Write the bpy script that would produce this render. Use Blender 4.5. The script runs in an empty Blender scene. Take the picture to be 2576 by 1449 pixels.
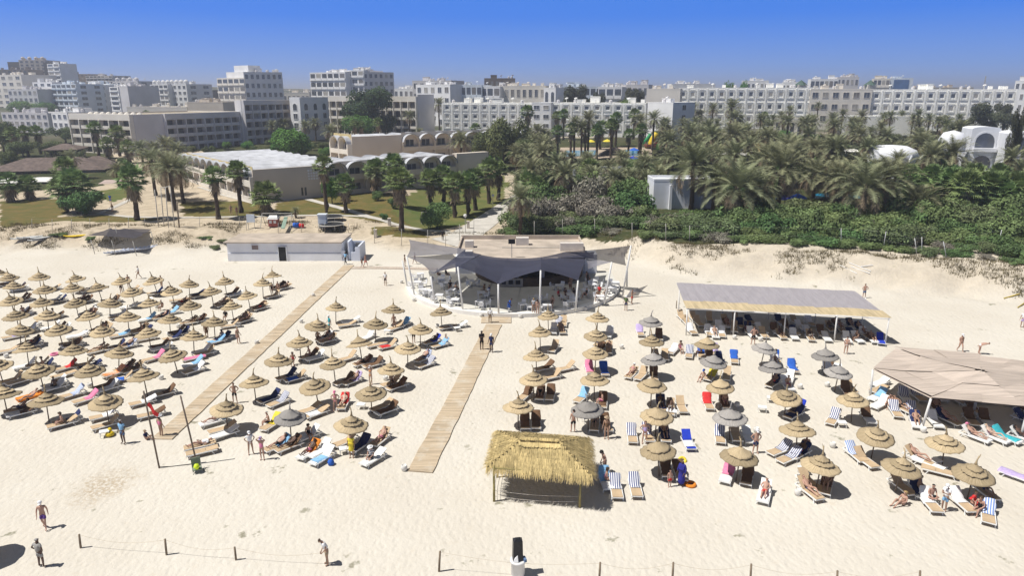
import bpy, math, random
from mathutils import Vector, Matrix, noise, Quaternion
RND = random.Random(11)
SC = bpy.context.scene
COL = SC.collection
KIDS = {}
rad = math.radians

# ------------------------------------------------------------------ camera model: picture point -> place in the world
CAM_H, FOC = 23.0, 1720.0
PITCH = math.atan(490.0 / FOC)
CP, SP = math.cos(PITCH), math.sin(PITCH)
def ray(px, py):
    a, b = (px - 1288) / FOC, (py - 724.5) / FOC
    return Vector((a, CP - b * SP, -SP - b * CP))
def at(px, py, z=0.0):
    d = ray(px, py); t = (z - CAM_H) / d.z
    return Vector((d.x * t, d.y * t, z))
def at_y(px, py, Y):
    d = ray(px, py); t = Y / d.y
    return Vector((d.x * t, Y, CAM_H + d.z * t))
def proj(p):
    dz = p[2] - CAM_H
    zc = p[1] * CP - dz * SP; yc = -(p[1] * SP + dz * CP)
    return 1288 + FOC * p[0] / zc, 724.5 + FOC * yc / zc
def sstep(a, b, x):
    t = min(1.0, max(0.0, (x - a) / (b - a))); return t * t * (3 - 2 * t)
def lerp(a, b, t): return a + (b - a) * t

# ------------------------------------------------------------------ terrain
def foot(x):
    v = lerp(100, 103, sstep(-48, -43, x)); v = lerp(v, 99, sstep(-24, -16, x))
    return lerp(v, 92 - .3 * min(x, 90), sstep(11, 24, x))
def hgt(x, y):
    f = foot(x)
    hd = lerp(lerp(2.2, 1.0, sstep(-24, -14, x)), 2.5, sstep(12, 20, x))
    w = lerp(8, 9, sstep(10, 30, x))
    s = sstep(f, f + w, y)
    z = s * (hd + max(0, min(y, 300) - f - w) * .018)
    # dune bumps
    if -3 < y - f < 16:
        k = sstep(f - 3, f + 2, y) * (1 - sstep(f + 8, f + 16, y))
        k *= .25 if -24 < x < 11 else 1
        z += k * (.55 * noise.noise((x * .23, y * .3, 0)) + .28 * noise.noise((x * .7, y * .8, 5)) + .10 * noise.noise((x * 1.7, y * 1.7, 9)))
    if y < f + 1:
        z += .05 * noise.noise((x * .12, y * .12, 3))
    if y > 320:
        z += 26 * sstep(380, 760, y) * sstep(-120, -420, x) 
    return z
def gd(px, py):
    d = ray(px, py); t = 20.0; o = Vector((0, 0, CAM_H))
    for i in range(4000):
        p = o + d * t
        if p.z <= hgt(p.x, p.y):
            lo, hi = t - max(.25, t * .004), t
            for _ in range(14):
                m = (lo + hi) / 2; q = o + d * m
                if q.z <= hgt(q.x, q.y): hi = m
                else: lo = m
            q = o + d * hi
            return Vector((q.x, q.y, hgt(q.x, q.y)))
        t += max(.25, t * .004)
        if t > 5000: break
    return o + d * 5000

# ------------------------------------------------------------------ mesh builder
class MB:
    def __init__(s): s.v, s.f, s.m, s.tint = [], [], [], None
    def quad(s, a, b, c, d, m=0):
        i = len(s.v); s.v += [tuple(a), tuple(b), tuple(c), tuple(d)]; s.f.append((i, i+1, i+2, i+3)); s.m.append(m)
    def tri(s, a, b, c, m=0):
        i = len(s.v); s.v += [tuple(a), tuple(b), tuple(c)]; s.f.append((i, i+1, i+2)); s.m.append(m)
    def hexa(s, p, m=0):                      # 8 points: bottom 0-3, top 4-7
        i = len(s.v); s.v += [tuple(q) for q in p]
        for q in ((3,2,1,0),(4,5,6,7),(0,1,5,4),(1,2,6,5),(2,3,7,6),(3,0,4,7)):
            s.f.append(tuple(i + k for k in q)); s.m.append(m)
    def box(s, c, d, m=0, M=None, rz=0, top=1.0):
        x, y, z = d[0]/2, d[1]/2, d[2]/2; P = []
        for zz, k in ((-z, 1), (z, top)):
            for sx, sy in ((-1,-1),(1,-1),(1,1),(-1,1)):
                q = Vector((sx*x*k, sy*y*k, zz))
                if rz: q = Matrix.Rotation(rz, 3, 'Z') @ q
                q += Vector(c)
                P.append(M @ q if M else q)
        s.hexa(P, m)
    def ring(s, pts):
        i = len(s.v); s.v += [tuple(p) for p in pts]; return list(range(i, i + len(pts)))
    def bridge(s, a, b, m=0, close=True):
        n = len(a)
        for k in range(n if close else n - 1):
            s.f.append((a[k], a[(k+1) % n], b[(k+1) % n], b[k])); s.m.append(m)
    def cap(s, a, m=0, flip=False):
        s.f.append(tuple(reversed(a)) if flip else tuple(a)); s.m.append(m)
    def tube(s, pts, radii, n=8, m=0, caps=True):
        pts = [Vector(p) for p in pts]
        if not isinstance(radii, (list, tuple)): radii = [radii] * len(pts)
        prev = None; X = None
        for k, p in enumerate(pts):
            t = (pts[min(k+1, len(pts)-1)] - pts[max(k-1, 0)]).normalized()
            if X is None:
                X = t.cross(Vector((0,0,1)) if abs(t.z) < .9 else Vector((1,0,0))).normalized()
            else: X = (X - t * X.dot(t)).normalized()
            Y = t.cross(X)
            r = s.ring([p + (X * math.cos(6.28319*i/n) + Y * math.sin(6.28319*i/n)) * radii[k] for i in range(n)])
            if prev: s.bridge(prev, r, m)
            elif caps: s.cap(r, m, True)
            prev = r
        if caps: s.cap(prev, m)
    def lathe(s, prof, n=16, m=0, c=(0,0,0), jit=0.0, rs=None, closed=False):
        prev = first = None
        for r, z in prof:
            P = []
            for i in range(n):
                a = 6.28319 * i / n; k = 1 + (rs.uniform(-jit, jit) if rs else 0)
                P.append((c[0] + r*k*math.cos(a), c[1] + r*k*math.sin(a), c[2] + z + (rs.uniform(-jit, jit)*.4*r if rs else 0)))
            g = s.ring(P)
            if prev: s.bridge(prev, g, m)
            else: first = g
            prev = g
        if closed: s.cap(first, m, True); s.cap(prev, m)
    def build(s, name, mats, parent=None, smooth=False, loc=None, tint=None):
        me = bpy.data.meshes.new(name); me.from_pydata(s.v, [], s.f)
        if not isinstance(mats, (list, tuple)): mats = [mats]
        for m in mats: me.materials.append(m)
        if len(mats) > 1: me.polygons.foreach_set('material_index', s.m)
        if smooth: me.polygons.foreach_set('use_smooth', [True] * len(s.f))
        if tint is not None:
            at_ = me.attributes.new('tint', 'FLOAT', 'FACE'); at_.data.foreach_set('value', tint)
        me.update()
        o = bpy.data.objects.new(name, me)
        return link(o, parent, loc)
def link(o, parent=None, loc=None):
    COL.objects.link(o)
    if parent is not None:
        o.parent = parent; KIDS.setdefault(parent.name, []).append(o)
    if loc is not None: o.location = loc
    return o
ORD = ('zeroth first second third fourth fifth sixth seventh eighth ninth tenth eleventh twelfth thirteenth fourteenth fifteenth '
       'sixteenth seventeenth eighteenth nineteenth twentieth twenty-first twenty-second twenty-third twenty-fourth twenty-fifth '
       'twenty-sixth twenty-seventh twenty-eighth twenty-ninth thirtieth thirty-first thirty-second thirty-third thirty-fourth '
       'thirty-fifth thirty-sixth thirty-seventh thirty-eighth thirty-ninth fortieth forty-first forty-second forty-third').split()
TENS = 'x x twenty thirty forty fifty sixty seventy eighty ninety'.split()
def nth(n):
    if n < 44: return ORD[n]
    t, u = divmod(n, 10)
    return (TENS[t][:-1] + 'ieth') if u == 0 else TENS[t] + '-' + ORD[u]
def tag(o, label, cat, group=None, kind=None):
    if label: o['label'] = label
    if cat: o['category'] = cat
    if group: o['group'] = group
    if kind: o['kind'] = kind
    return o
def thing(name, label, cat, loc=(0,0,0), rz=0, group=None, scale=1):
    o = bpy.data.objects.new(name, None); o.empty_display_size = .2
    link(o); o.location = loc; o.rotation_euler = (0, 0, rz)
    if scale != 1: o.scale = scale if isinstance(scale, (tuple, list)) else (scale,) * 3
    return tag(o, label, cat, group)
def dup(o, parent=None, loc=None, rz=None, label=None, group=None, scale=None):
    c = o.copy(); link(c, parent)
    for k in KIDS.get(o.name, []): dup(k, c)
    if loc is not None: c.location = loc
    if rz is not None: c.rotation_euler = (0, 0, rz)
    if scale is not None: c.scale = scale if isinstance(scale, (tuple, list)) else (scale,) * 3
    if label: c['label'] = label
    if group: c['group'] = group
    return c
def paint(o, m, slot=0):                      # a copy's own colour on shared mesh data
    o.material_slots[slot].link = 'OBJECT'; o.material_slots[slot].material = m
def kid(o, name):
    return [k for k in KIDS.get(o.name, []) if k.name.split('.')[0] == name]
def drop(o):
    for k in KIDS.get(o.name, []): drop(k)
    bpy.data.objects.remove(o)

# ------------------------------------------------------------------ materials
MATS = {}
def mat(name, col, rough=.8, var=.12, scale=2.0, bump=0.0, bscale=None, rnd=0.0, metal=0.0, spec=.3, trans=0.0, tint=0.0, detail=4, dark=None, stretch=None):
    if name in MATS: return MATS[name]
    m = bpy.data.materials.new(name); m.use_nodes = True; N = m.node_tree.nodes; L = m.node_tree.links
    b = N['Principled BSDF']; b.inputs['Roughness'].default_value = rough; b.inputs['Metallic'].default_value = metal
    b.inputs['Specular IOR Level'].default_value = spec
    tc = N.new('ShaderNodeTexCoord'); nz = N.new('ShaderNodeTexNoise'); nz.inputs['Scale'].default_value = scale; nz.inputs['Detail'].default_value = detail
    src = tc.outputs['Object']
    if stretch:
        mp = N.new('ShaderNodeMapping'); mp.inputs['Scale'].default_value = stretch; L.new(src, mp.inputs['Vector']); src = mp.outputs['Vector']
    L.new(src, nz.inputs['Vector'])
    lo = [max(0, c * (1 - var * 1.6)) for c in col] if dark is None else dark
    hi = [min(.95, c * (1 + var)) for c in col]
    mx = N.new('ShaderNodeMix'); mx.data_type = 'RGBA'
    mx.inputs[6].default_value = (*lo, 1); mx.inputs[7].default_value = (*hi, 1)
    rm = N.new('ShaderNodeMapRange'); rm.inputs[1].default_value = .3; rm.inputs[2].default_value = .7
    L.new(nz.outputs['Fac'], rm.inputs[0]); L.new(rm.outputs[0], mx.inputs[0])
    out = mx.outputs[2]
    if rnd or tint:
        hs = N.new('ShaderNodeHueSaturation'); L.new(out, hs.inputs['Color'])
        ma = N.new('ShaderNodeMath'); ma.operation = 'MULTIPLY_ADD'
        if tint:
            an = N.new('ShaderNodeAttribute'); an.attribute_name = 'tint'; L.new(an.outputs['Fac'], ma.inputs[0])
            ma.inputs[1].default_value = tint * 2; ma.inputs[2].default_value = 1 - tint
        else:
            oi = N.new('ShaderNodeObjectInfo'); L.new(oi.outputs['Random'], ma.inputs[0])
            ma.inputs[1].default_value = rnd * 2; ma.inputs[2].default_value = 1 - rnd
        L.new(ma.outputs[0], hs.inputs['Value'])
        if tint and rnd:
            oi = N.new('ShaderNodeObjectInfo'); m2 = N.new('ShaderNodeMath'); m2.operation = 'MULTIPLY_ADD'
            L.new(oi.outputs['Random'], m2.inputs[0]); m2.inputs[1].default_value = rnd; m2.inputs[2].default_value = .5 - rnd / 2
            L.new(m2.outputs[0], hs.inputs['Hue'])
        out = hs.outputs['Color']
    L.new(out, b.inputs['Base Color'])
    if bump:
        bn = N.new('ShaderNodeBump'); bn.inputs['Strength'].default_value = bump; bn.inputs['Distance'].default_value = .05
        n2 = N.new('ShaderNodeTexNoise'); n2.inputs['Scale'].default_value = bscale or scale * 6; n2.inputs['Detail'].default_value = 3
        L.new(src, n2.inputs['Vector']); L.new(n2.outputs['Fac'], bn.inputs['Height']); L.new(bn.outputs[0], b.inputs['Normal'])
    if trans:
        tr = N.new('ShaderNodeBsdfTranslucent'); L.new(out, tr.inputs['Color'])
        ms = N.new('ShaderNodeMixShader'); ms.inputs[0].default_value = trans
        L.new(b.outputs[0], ms.inputs[1]); L.new(tr.outputs[0], ms.inputs[2]); L.new(ms.outputs[0], N['Material Output'].inputs['Surface'])
    MATS[name] = m
    return m
def stripe_mat(name, c1, c2, n=9, axis=0, width=.62):
    if name in MATS: return MATS[name]
    m = mat(name, c1, .9, 0); N = m.node_tree.nodes; L = m.node_tree.links; b = N['Principled BSDF']
    tc = N.new('ShaderNodeTexCoord'); sp = N.new('ShaderNodeSeparateXYZ'); L.new(tc.outputs['Object'], sp.inputs[0])
    a = N.new('ShaderNodeMath'); a.operation = 'MULTIPLY'; a.inputs[1].default_value = n / width; L.new(sp.outputs[axis], a.inputs[0])
    f = N.new('ShaderNodeMath'); f.operation = 'FRACT'; L.new(a.outputs[0], f.inputs[0])
    g = N.new('ShaderNodeMath'); g.operation = 'GREATER_THAN'; g.inputs[1].default_value = .5; L.new(f.outputs[0], g.inputs[0])
    mx = N.new('ShaderNodeMix'); mx.data_type = 'RGBA'; mx.inputs[6].default_value = (*c1, 1); mx.inputs[7].default_value = (*c2, 1)
    L.new(g.outputs[0], mx.inputs[0]); L.new(mx.outputs[2], b.inputs['Base Color'])
    return m
def dot_mat(name, c1, c2, scale=9):
    m = mat(name, c1, .9, 0); N = m.node_tree.nodes; L = m.node_tree.links; b = N['Principled BSDF']
    tc = N.new('ShaderNodeTexCoord'); v = N.new('ShaderNodeTexVoronoi'); v.inputs['Scale'].default_value = scale; v.inputs['Randomness'].default_value = 0
    L.new(tc.outputs['Object'], v.inputs['Vector'])
    g = N.new('ShaderNodeMath'); g.operation = 'LESS_THAN'; g.inputs[1].default_value = .33; L.new(v.outputs['Distance'], g.inputs[0])
    mx = N.new('ShaderNodeMix'); mx.data_type = 'RGBA'; mx.inputs[6].default_value = (*c1, 1); mx.inputs[7].default_value = (*c2, 1)
    L.new(g.outputs[0], mx.inputs[0]); L.new(mx.outputs[2], b.inputs['Base Color'])
    return m

# ------------------------------------------------------------------ camera, sun, sky
cam = bpy.data.objects.new('camera', bpy.data.cameras.new('camera')); COL.objects.link(cam)
cam.location = (0, 0, CAM_H); cam.rotation_euler = (math.pi/2 - PITCH, 0, 0)
cam.data.sensor_width = 36; cam.data.lens = 36 * FOC / 2576; cam.data.clip_start = .5; cam.data.clip_end = 20000
SC.camera = cam
SUN_EL = rad(61); SDX, SDY = .97, .24          # shadows run this way on the ground
sl = bpy.data.lights.new('sun', 'SUN'); sl.energy = 5.0; sl.angle = rad(.5); sl.color = (1, .965, .905)
so = bpy.data.objects.new('sun', sl); COL.objects.link(so)
so.rotation_euler = Vector((SDX * math.cos(SUN_EL), SDY * math.cos(SUN_EL), -math.sin(SUN_EL))).to_track_quat('-Z', 'Y').to_euler()
W = bpy.data.worlds.new('World'); SC.world = W; W.use_nodes = True
wn, wl = W.node_tree.nodes, W.node_tree.links
sky = wn.new('ShaderNodeTexSky'); sky.sky_type = 'NISHITA'; sky.sun_disc = False
sky.sun_elevation = SUN_EL; sky.sun_rotation = math.atan2(-SDX, -SDY)
sky.altitude = 0; sky.air_density = 1.0; sky.dust_density = .25; sky.ozone_density = 1.5
# the low band of sky the picture shows: deep blue fading to lilac haze at the horizon, by elevation
wt = wn.new('ShaderNodeTexCoord'); ws = wn.new('ShaderNodeSeparateXYZ'); wl.new(wt.outputs['Generated'], ws.inputs[0])
def ramp(stops):
    r = wn.new('ShaderNodeValToRGB'); e = r.color_ramp.elements
    while len(e) < len(stops): e.new(.5)
    for k, (p, c) in enumerate(stops): e[k].position = p; e[k].color = (*c, 1)
    wl.new(ws.outputs[2], r.inputs[0]); return r.outputs[0]
low = ramp([(0.0, (.25,.40,.78)), (.035, (.15,.34,.84)), (.10, (.022,.215,.88)), (.35, (.05,.20,.70))])
sc_ = wn.new('ShaderNodeVectorMath'); sc_.operation = 'SCALE'; sc_.inputs['Scale'].default_value = 27.0; wl.new(low, sc_.inputs[0])
fac = ramp([(.13, (.92,.92,.92)), (.30, (.0,.0,.0))])
wm_ = wn.new('ShaderNodeMix'); wm_.data_type = 'RGBA'; wl.new(fac, wm_.inputs[0]); hs_ = wn.new('ShaderNodeHueSaturation'); hs_.inputs['Saturation'].default_value = .62; wl.new(sky.outputs[0], hs_.inputs['Color']); wl.new(hs_.outputs[0], wm_.inputs[6]); wl.new(sc_.outputs[0], wm_.inputs[7])
wl.new(wm_.outputs[2], wn['Background'].inputs['Color']); wn['Background'].inputs['Strength'].default_value = .035
SC.view_settings.view_transform = 'Standard'; SC.view_settings.look = 'None'; SC.view_settings.gamma = 1
SC.view_settings.exposure = .17
SC.cycles.max_bounces = 5; SC.cycles.diffuse_bounces = 3; SC.cycles.transparent_max_bounces = 6
SC.cycles.caustics_reflective = False; SC.cycles.caustics_refractive = False
# ------------------------------------------------------------------ ground sheet
def inside(poly, x, y):
    c = False; j = len(poly) - 1
    for i in range(len(poly)):
        xi, yi = poly[i]; xj, yj = poly[j]
        if (yi > y) != (yj > y) and x < (xj - xi) * (y - yi) / (yj - yi) + xi: c = not c
        j = i
    return c
def wpoly(pts):
    r = []
    for p in pts:
        q = gd(*p); r.append((q.x, q.y))
    return r
Z_LAWN = [wpoly(p) for p in (
    [(1010,500),(1075,462),(1265,462),(1275,515),(1190,562),(1105,580),(1045,575),(1000,545),(985,520)],
    [(255,478),(330,470),(335,492),(285,508),(250,500)],
    [(860,450),(1010,470),(1060,455),(1270,440),(1280,470),(1060,480)])]
Z_DRY = [wpoly(p) for p in (
    [(0,505),(160,500),(175,535),(120,555),(0,575)],
    [(690,512),(880,478),(1015,490),(1050,575),(960,560),(840,540),(700,545)],
    [(455,508),(640,505),(700,540),(560,548),(460,542)],
    [(0,548),(110,548),(260,540),(420,552),(300,560),(150,556),(0,575)],
    [(930,575),(985,570),(1060,578),(1080,600),(1000,595),(940,592)])]
Z_SCRUB = [wpoly(p) for p in (
    [(1275,520),(1420,480),(2576,460),(2576,690),(2400,665),(2130,638),(1900,625),(1700,612),(1480,600),(1330,598)],
    [(0,300),(190,300),(330,440),(250,470),(60,480),(0,500)],
    [(620,300),(1100,320),(1300,360),(1300,440),(1250,430),(1000,352),(860,372),(800,398),(620,405),(480,372),(470,340)],
    [(1290,360),(2576,330),(2576,480),(1290,520)])]
def zones(x, y):
    a = any(inside(p, x, y) for p in Z_LAWN); b = any(inside(p, x, y) for p in Z_DRY); c = any(inside(p, x, y) for p in Z_SCRUB)
    return (1.0 if a else 0.0, 1.0 if b else 0.0, 1.0 if c else 0.0, sstep(250, 330, y))
ys = [-80 + 3 * i for i in range(47)] + [61 + .62 * i for i in range(130)]
while ys[-1] < 9000: ys.append(ys[-1] + max(1.2, (ys[-1] - 138) * .03))
NC = 340
gv, gf, gz, gdune = [], [], [], []
for j, y in enumerate(ys):
    hw = max(75, .92 * y + 45)
    for i in range(NC + 1):
        x = (2 * i / NC - 1) * hw
        gv.append((x, y, hgt(x, y))); gdune.append(sstep(foot(x) - .5, foot(x) + 5, y)); gz += zones(x, y) if 95 < y < 420 else (0, 0, 0, sstep(250, 330, y))
for j in range(len(ys) - 1):
    for i in range(NC):
        k = j * (NC + 1) + i; gf.append((k, k + 1, k + NC + 2, k + NC + 1))
me = bpy.data.meshes.new('ground'); me.from_pydata(gv, [], gf)
ca = me.color_attributes.new('zone', 'FLOAT_COLOR', 'POINT'); ca.data.foreach_set('color', gz)
da = me.attributes.new('dune', 'FLOAT', 'POINT'); da.data.foreach_set('value', gdune)
me.polygons.foreach_set('use_smooth', [True] * len(gf)); me.update()
ground = link(bpy.data.objects.new('ground', me)); ground['kind'] = 'structure'
def ground_material():
    m = bpy.data.materials.new('sand_ground'); m.use_nodes = True; N = m.node_tree.nodes; L = m.node_tree.links
    b = N['Principled BSDF']; b.inputs['Roughness'].default_value = .95; b.inputs['Specular IOR Level'].default_value = .1
    tc = N.new('ShaderNodeTexCoord'); P = tc.outputs['Object']
    def nz(scale, detail=4, rough=.6, dist=0, vec=None):
        n = N.new('ShaderNodeTexNoise'); n.inputs['Scale'].default_value = scale; n.inputs['Detail'].default_value = detail
        n.inputs['Roughness'].default_value = rough; n.inputs['Distortion'].default_value = dist; L.new(vec or P, n.inputs['Vector']); return n.outputs['Fac']
    def mp(v, a, c, lo=0, hi=1):
        r = N.new('ShaderNodeMapRange'); r.inputs[1].default_value = a; r.inputs[2].default_value = c; r.inputs[3].default_value = lo; r.inputs[4].default_value = hi
        L.new(v, r.inputs[0]); return r.outputs[0]
    def mix(f, a, c):
        r = N.new('ShaderNodeMix'); r.data_type = 'RGBA'
        if isinstance(f, float): r.inputs[0].default_value = f
        else: L.new(f, r.inputs[0])
        for s, v in ((6, a), (7, c)):
            if isinstance(v, tuple): r.inputs[s].default_value = (*v, 1)
            else: L.new(v, r.inputs[s])
        return r.outputs[2]
    def mth(op, a, c=None):
        r = N.new('ShaderNodeMath'); r.operation = op
        for s, v in ((0, a), (1, c)):
            if v is None: continue
            if isinstance(v, (int, float)): r.inputs[s].default_value = v
            else: L.new(v, r.inputs[s])
        return r.outputs[0]
    sand = mix(mp(nz(.09, 5), .3, .7), (.565, .52, .445), (.63, .592, .52))
    sand = mix(mp(nz(1.1, 6, .7), .58, .72, 0, .3), sand, (.50, .42, .31))
    dn = N.new('ShaderNodeAttribute'); dn.attribute_name = 'dune'
    dsand = mix(mp(nz(.55, 6, .7, .6), .42, .62), (.52, .43, .31), (.36, .29, .20))
    gx = N.new('ShaderNodeSeparateXYZ'); L.new(P, gx.inputs[0])
    sand = mix(mth('MULTIPLY', dn.outputs['Fac'], mp(gx.outputs[0], -5, 18, .85, .5)), sand, dsand)
    sp = N.new('ShaderNodeSeparateColor'); at_ = N.new('ShaderNodeAttribute'); at_.attribute_name = 'zone'; L.new(at_.outputs['Color'], sp.inputs[0])
    edge = mp(nz(.45, 5, .65), .3, .7, -.42, .42)
    def zone(o, soft=.2): return mp(mth('ADD', o, edge), .5 - soft, .5 + soft)
    geo = N.new('ShaderNodeSeparateXYZ'); L.new(P, geo.inputs[0])
    c = sand
    dry = mix(mp(nz(.5, 5), .35, .65), (.17, .125, .045), (.10, .105, .032))
    c = mix(zone(sp.outputs[1]), c, dry)
    lawn = mix(mp(nz(.22, 5), .35, .65), (.092, .122, .036), (.165, .15, .056))
    c = mix(zone(sp.outputs[0]), c, lawn)
    scrub = mix(mp(nz(.4, 5), .35, .65), (.035, .05, .018), (.08, .075, .035))
    c = mix(zone(sp.outputs[2]), c, scrub)
    town = mix(mp(nz(.03, 5), .4, .6), (.16, .14, .11), (.06, .075, .04))
    c = mix(at_.outputs['Alpha'], c, town)
    # darker footprint-marked patch of sand low on the left of the beach
    pq = at(262, 1222); dx = mth('SUBTRACT', geo.outputs[0], pq.x); dy = mth('SUBTRACT', geo.outputs[1], pq.y)
    dd = mth('SQRT', mth('ADD', mth('POWER', mth('MULTIPLY', dx, .75), 2), mth('POWER', mth('MULTIPLY', dy, .62), 2)))
    c = mix(mth('MULTIPLY', mp(mth('ADD', dd, mp(nz(1.2, 5), .2, .8, -.8, .8)), .5, 1.6, .75, 0), mp(nz(5, 3), .4, .55)), c, (.40, .32, .22))
    L.new(c, b.inputs['Base Color'])
    # footprints: real relief lit by the sun
    mpn = N.new('ShaderNodeMapping'); mpn.inputs['Scale'].default_value = (1.25, .75, 1); mpn.inputs['Rotation'].default_value = (0, 0, .5); L.new(P, mpn.inputs['Vector'])
    v = N.new('ShaderNodeTexVoronoi'); v.inputs['Scale'].default_value = 2.7; v.feature = 'SMOOTH_F1'; L.new(mpn.outputs[0], v.inputs['Vector'])
    hh = mth('ADD', mth('MULTIPLY', mp(v.outputs['Distance'], .12, .5), .55), mth('MULTIPLY', nz(4.6, 4, .6, .4), .9))
    hh = mth('ADD', hh, mth('MULTIPLY', nz(.7, 3), .6))
    bn = N.new('ShaderNodeBump'); bn.inputs['Strength'].default_value = .40; bn.inputs['Distance'].default_value = .11
    L.new(hh, bn.inputs['Height']); L.new(bn.outputs[0], b.inputs['Normal'])
    return m
me.materials.append(ground_material())

def strip(name, pts, width, m, lift=.03, seg=1.0, thick=.0, label=None, cat=None, kind='structure', loc_offset=None):
    """a ribbon laid over the terrain along world points"""
    P = []
    for a, b in zip(pts, pts[1:]):
        a, b = Vector(a[:2]), Vector(b[:2]); n = max(1, int((b - a).length / seg))
        P += [a.lerp(b, k / n) for k in range(n)]
    P.append(Vector(pts[-1][:2])); mb = MB(); rows = []
    for i, p in enumerate(P):
        t = (P[min(i+1, len(P)-1)] - P[max(i-1, 0)]).normalized(); nrm = Vector((-t.y, t.x))
        w = width(i / max(1, len(P)-1)) if callable(width) else width
        row = []
        if thick: w *= 1 + .05*noise.noise((i*.45, 3.1, pts[0][0])); p = p + nrm*.05*noise.noise((i*.3, 8.2, pts[0][0]))
        for k in (-1, -.33, .33, 1):
            q = p + nrm * k * w / 2; row.append((q.x, q.y, max(hgt(q.x, q.y), hgt(p.x, p.y) if thick else -9) + lift))
        if thick:
            row = [(row[0][0], row[0][1], row[0][2] - thick)] + row + [(row[-1][0], row[-1][1], row[-1][2] - thick)]
        rows.append(mb.ring(row))
    for a, b in zip(rows, rows[1:]): mb.bridge(b, a, 0, False)
    if thick:
        mb.cap(rows[0], 0); mb.cap(rows[-1], 0, True)
    o = mb.build(name, m)
    return tag(o, label, cat, kind=kind)
M_PATH = mat('pale_concrete', (.52, .49, .44), .9, .1, .6)
M_PINK = mat('pink_concrete', (.45, .36, .32), .9, .1, .6)
strip('path', [gd(1118, 612), gd(1165, 594), gd(1200, 572), gd(1245, 540), gd(1282, 512), gd(1330, 480)], lambda t: lerp(5.6, 3.4, t), M_PATH, .06)
strip('path', [gd(1165, 596), gd(1120, 583), gd(1060, 578), gd(985, 562), gd(925, 545), gd(860, 524), gd(800, 508), gd(770, 500)], 1.5, M_PATH, .05)
strip('path', [gd(925, 545), gd(830, 541), gd(700, 543), gd(560, 546), gd(450, 548), gd(330, 546), gd(248, 538), gd(290, 520), gd(335, 498)], 1.1, M_PATH, .05)
strip('path', [gd(500, 470), gd(560, 490), gd(640, 512)], 1.0, M_PATH, .05)
strip('forecourt', [gd(255, 458), gd(330, 455)], 7, M_PINK, .05)
# timber boardwalks: things of their own on the sand
M_DECK = mat('weathered_deck_timber', (.50, .40, .28), .85, .2, .7, .3, 20, stretch=(.4, 6, 1))
M_DECK2 = mat('greyed_deck_timber', (.48, .40, .33), .85, .14, 1.0, .3, 20, stretch=(6, .4, 1))
def drift(m):                    # wind-blown sand lying over the boards in tongues
    N = m.node_tree.nodes; L = m.node_tree.links; b = N['Principled BSDF']; src = b.inputs['Base Color'].links[0].from_socket
    tc = N.new('ShaderNodeTexCoord'); n = N.new('ShaderNodeTexNoise'); n.inputs['Scale'].default_value = .55; n.inputs['Detail'].default_value = 6; n.inputs['Roughness'].default_value = .7; L.new(tc.outputs['Object'], n.inputs['Vector'])
    r = N.new('ShaderNodeMapRange'); r.inputs[1].default_value = .5; r.inputs[2].default_value = .7; r.inputs[4].default_value = .8; L.new(n.outputs['Fac'], r.inputs[0])
    x = N.new('ShaderNodeMix'); x.data_type = 'RGBA'; L.new(r.outputs[0], x.inputs[0]); L.new(src, x.inputs[6]); x.inputs[7].default_value = (.60, .55, .46, 1); L.new(x.outputs[2], b.inputs['Base Color'])
drift(M_DECK); drift(M_DECK2)
def boardwalk(pts, w, label, m, name='boardwalk'):
    o = strip(name, pts, w, m, .08, .5, .08, label, 'boardwalk', kind=None); o['group'] = 'timber boardwalks on the beach'
    return o
boardwalk([at(407, 1107), at(702, 833), at(800, 741), at(878, 668)], 1.45, 'long roll-out timber boardwalk running from two flagpoles up to the white beach hut', M_DECK)
boardwalk([at(1056, 1189), at(1136, 1033), at(1243, 817)], 1.62, 'timber boardwalk leading straight from the open sand up to the beach bar', M_DECK)
boardwalk([at(1211, 806), at(1286, 806)], 1.9, 'short square timber landing at the foot of the bar terrace', M_DECK)
boardwalk([at(886, 674), at(990, 675), at(1100, 677)], 1.1, 'grey timber cross walk between the white hut and the beach bar', M_DECK2)
# poolside paving and pool water
M_PAVE = mat('pool_paving', (.42, .34, .26), .9, .12, .5)
M_WATER = mat('pool_water', (.02, .28, .50), .08, .06, 1.5, .1, 3, spec=.5)
def flat_poly(name, pts, m, lift, kind='structure'):
    mb = MB(); mb.cap(mb.ring([(p.x, p.y, p.z + lift) for p in pts])); o = mb.build(name, m); o['kind'] = kind; return o
zp = max(hgt(*gd(*p).xy) for p in ((1395,402),(1640,402),(1640,372),(1400,372)))
flat_poly('pool_deck', [at(1405, 399, zp), at(1640, 399, zp), at(1640, 371, zp), at(1410, 371, zp)], M_PAVE, .08)
flat_poly('pool_water', [at(1412, 394, zp), at(1500, 394, zp), at(1502, 378, zp), at(1422, 379, zp)], M_WATER, .10)
flat_poly('pool_water', [at(1572, 392, zp), at(1612, 392, zp), at(1612, 377, zp), at(1572, 377, zp)], M_WATER, .10)
z2 = gd(2100, 512).z
flat_poly('pool_water', [at(2040, 503, z2), at(2165, 503, z2), at(2160, 491, z2), at(2040, 491, z2)], M_WATER, .35)
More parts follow.
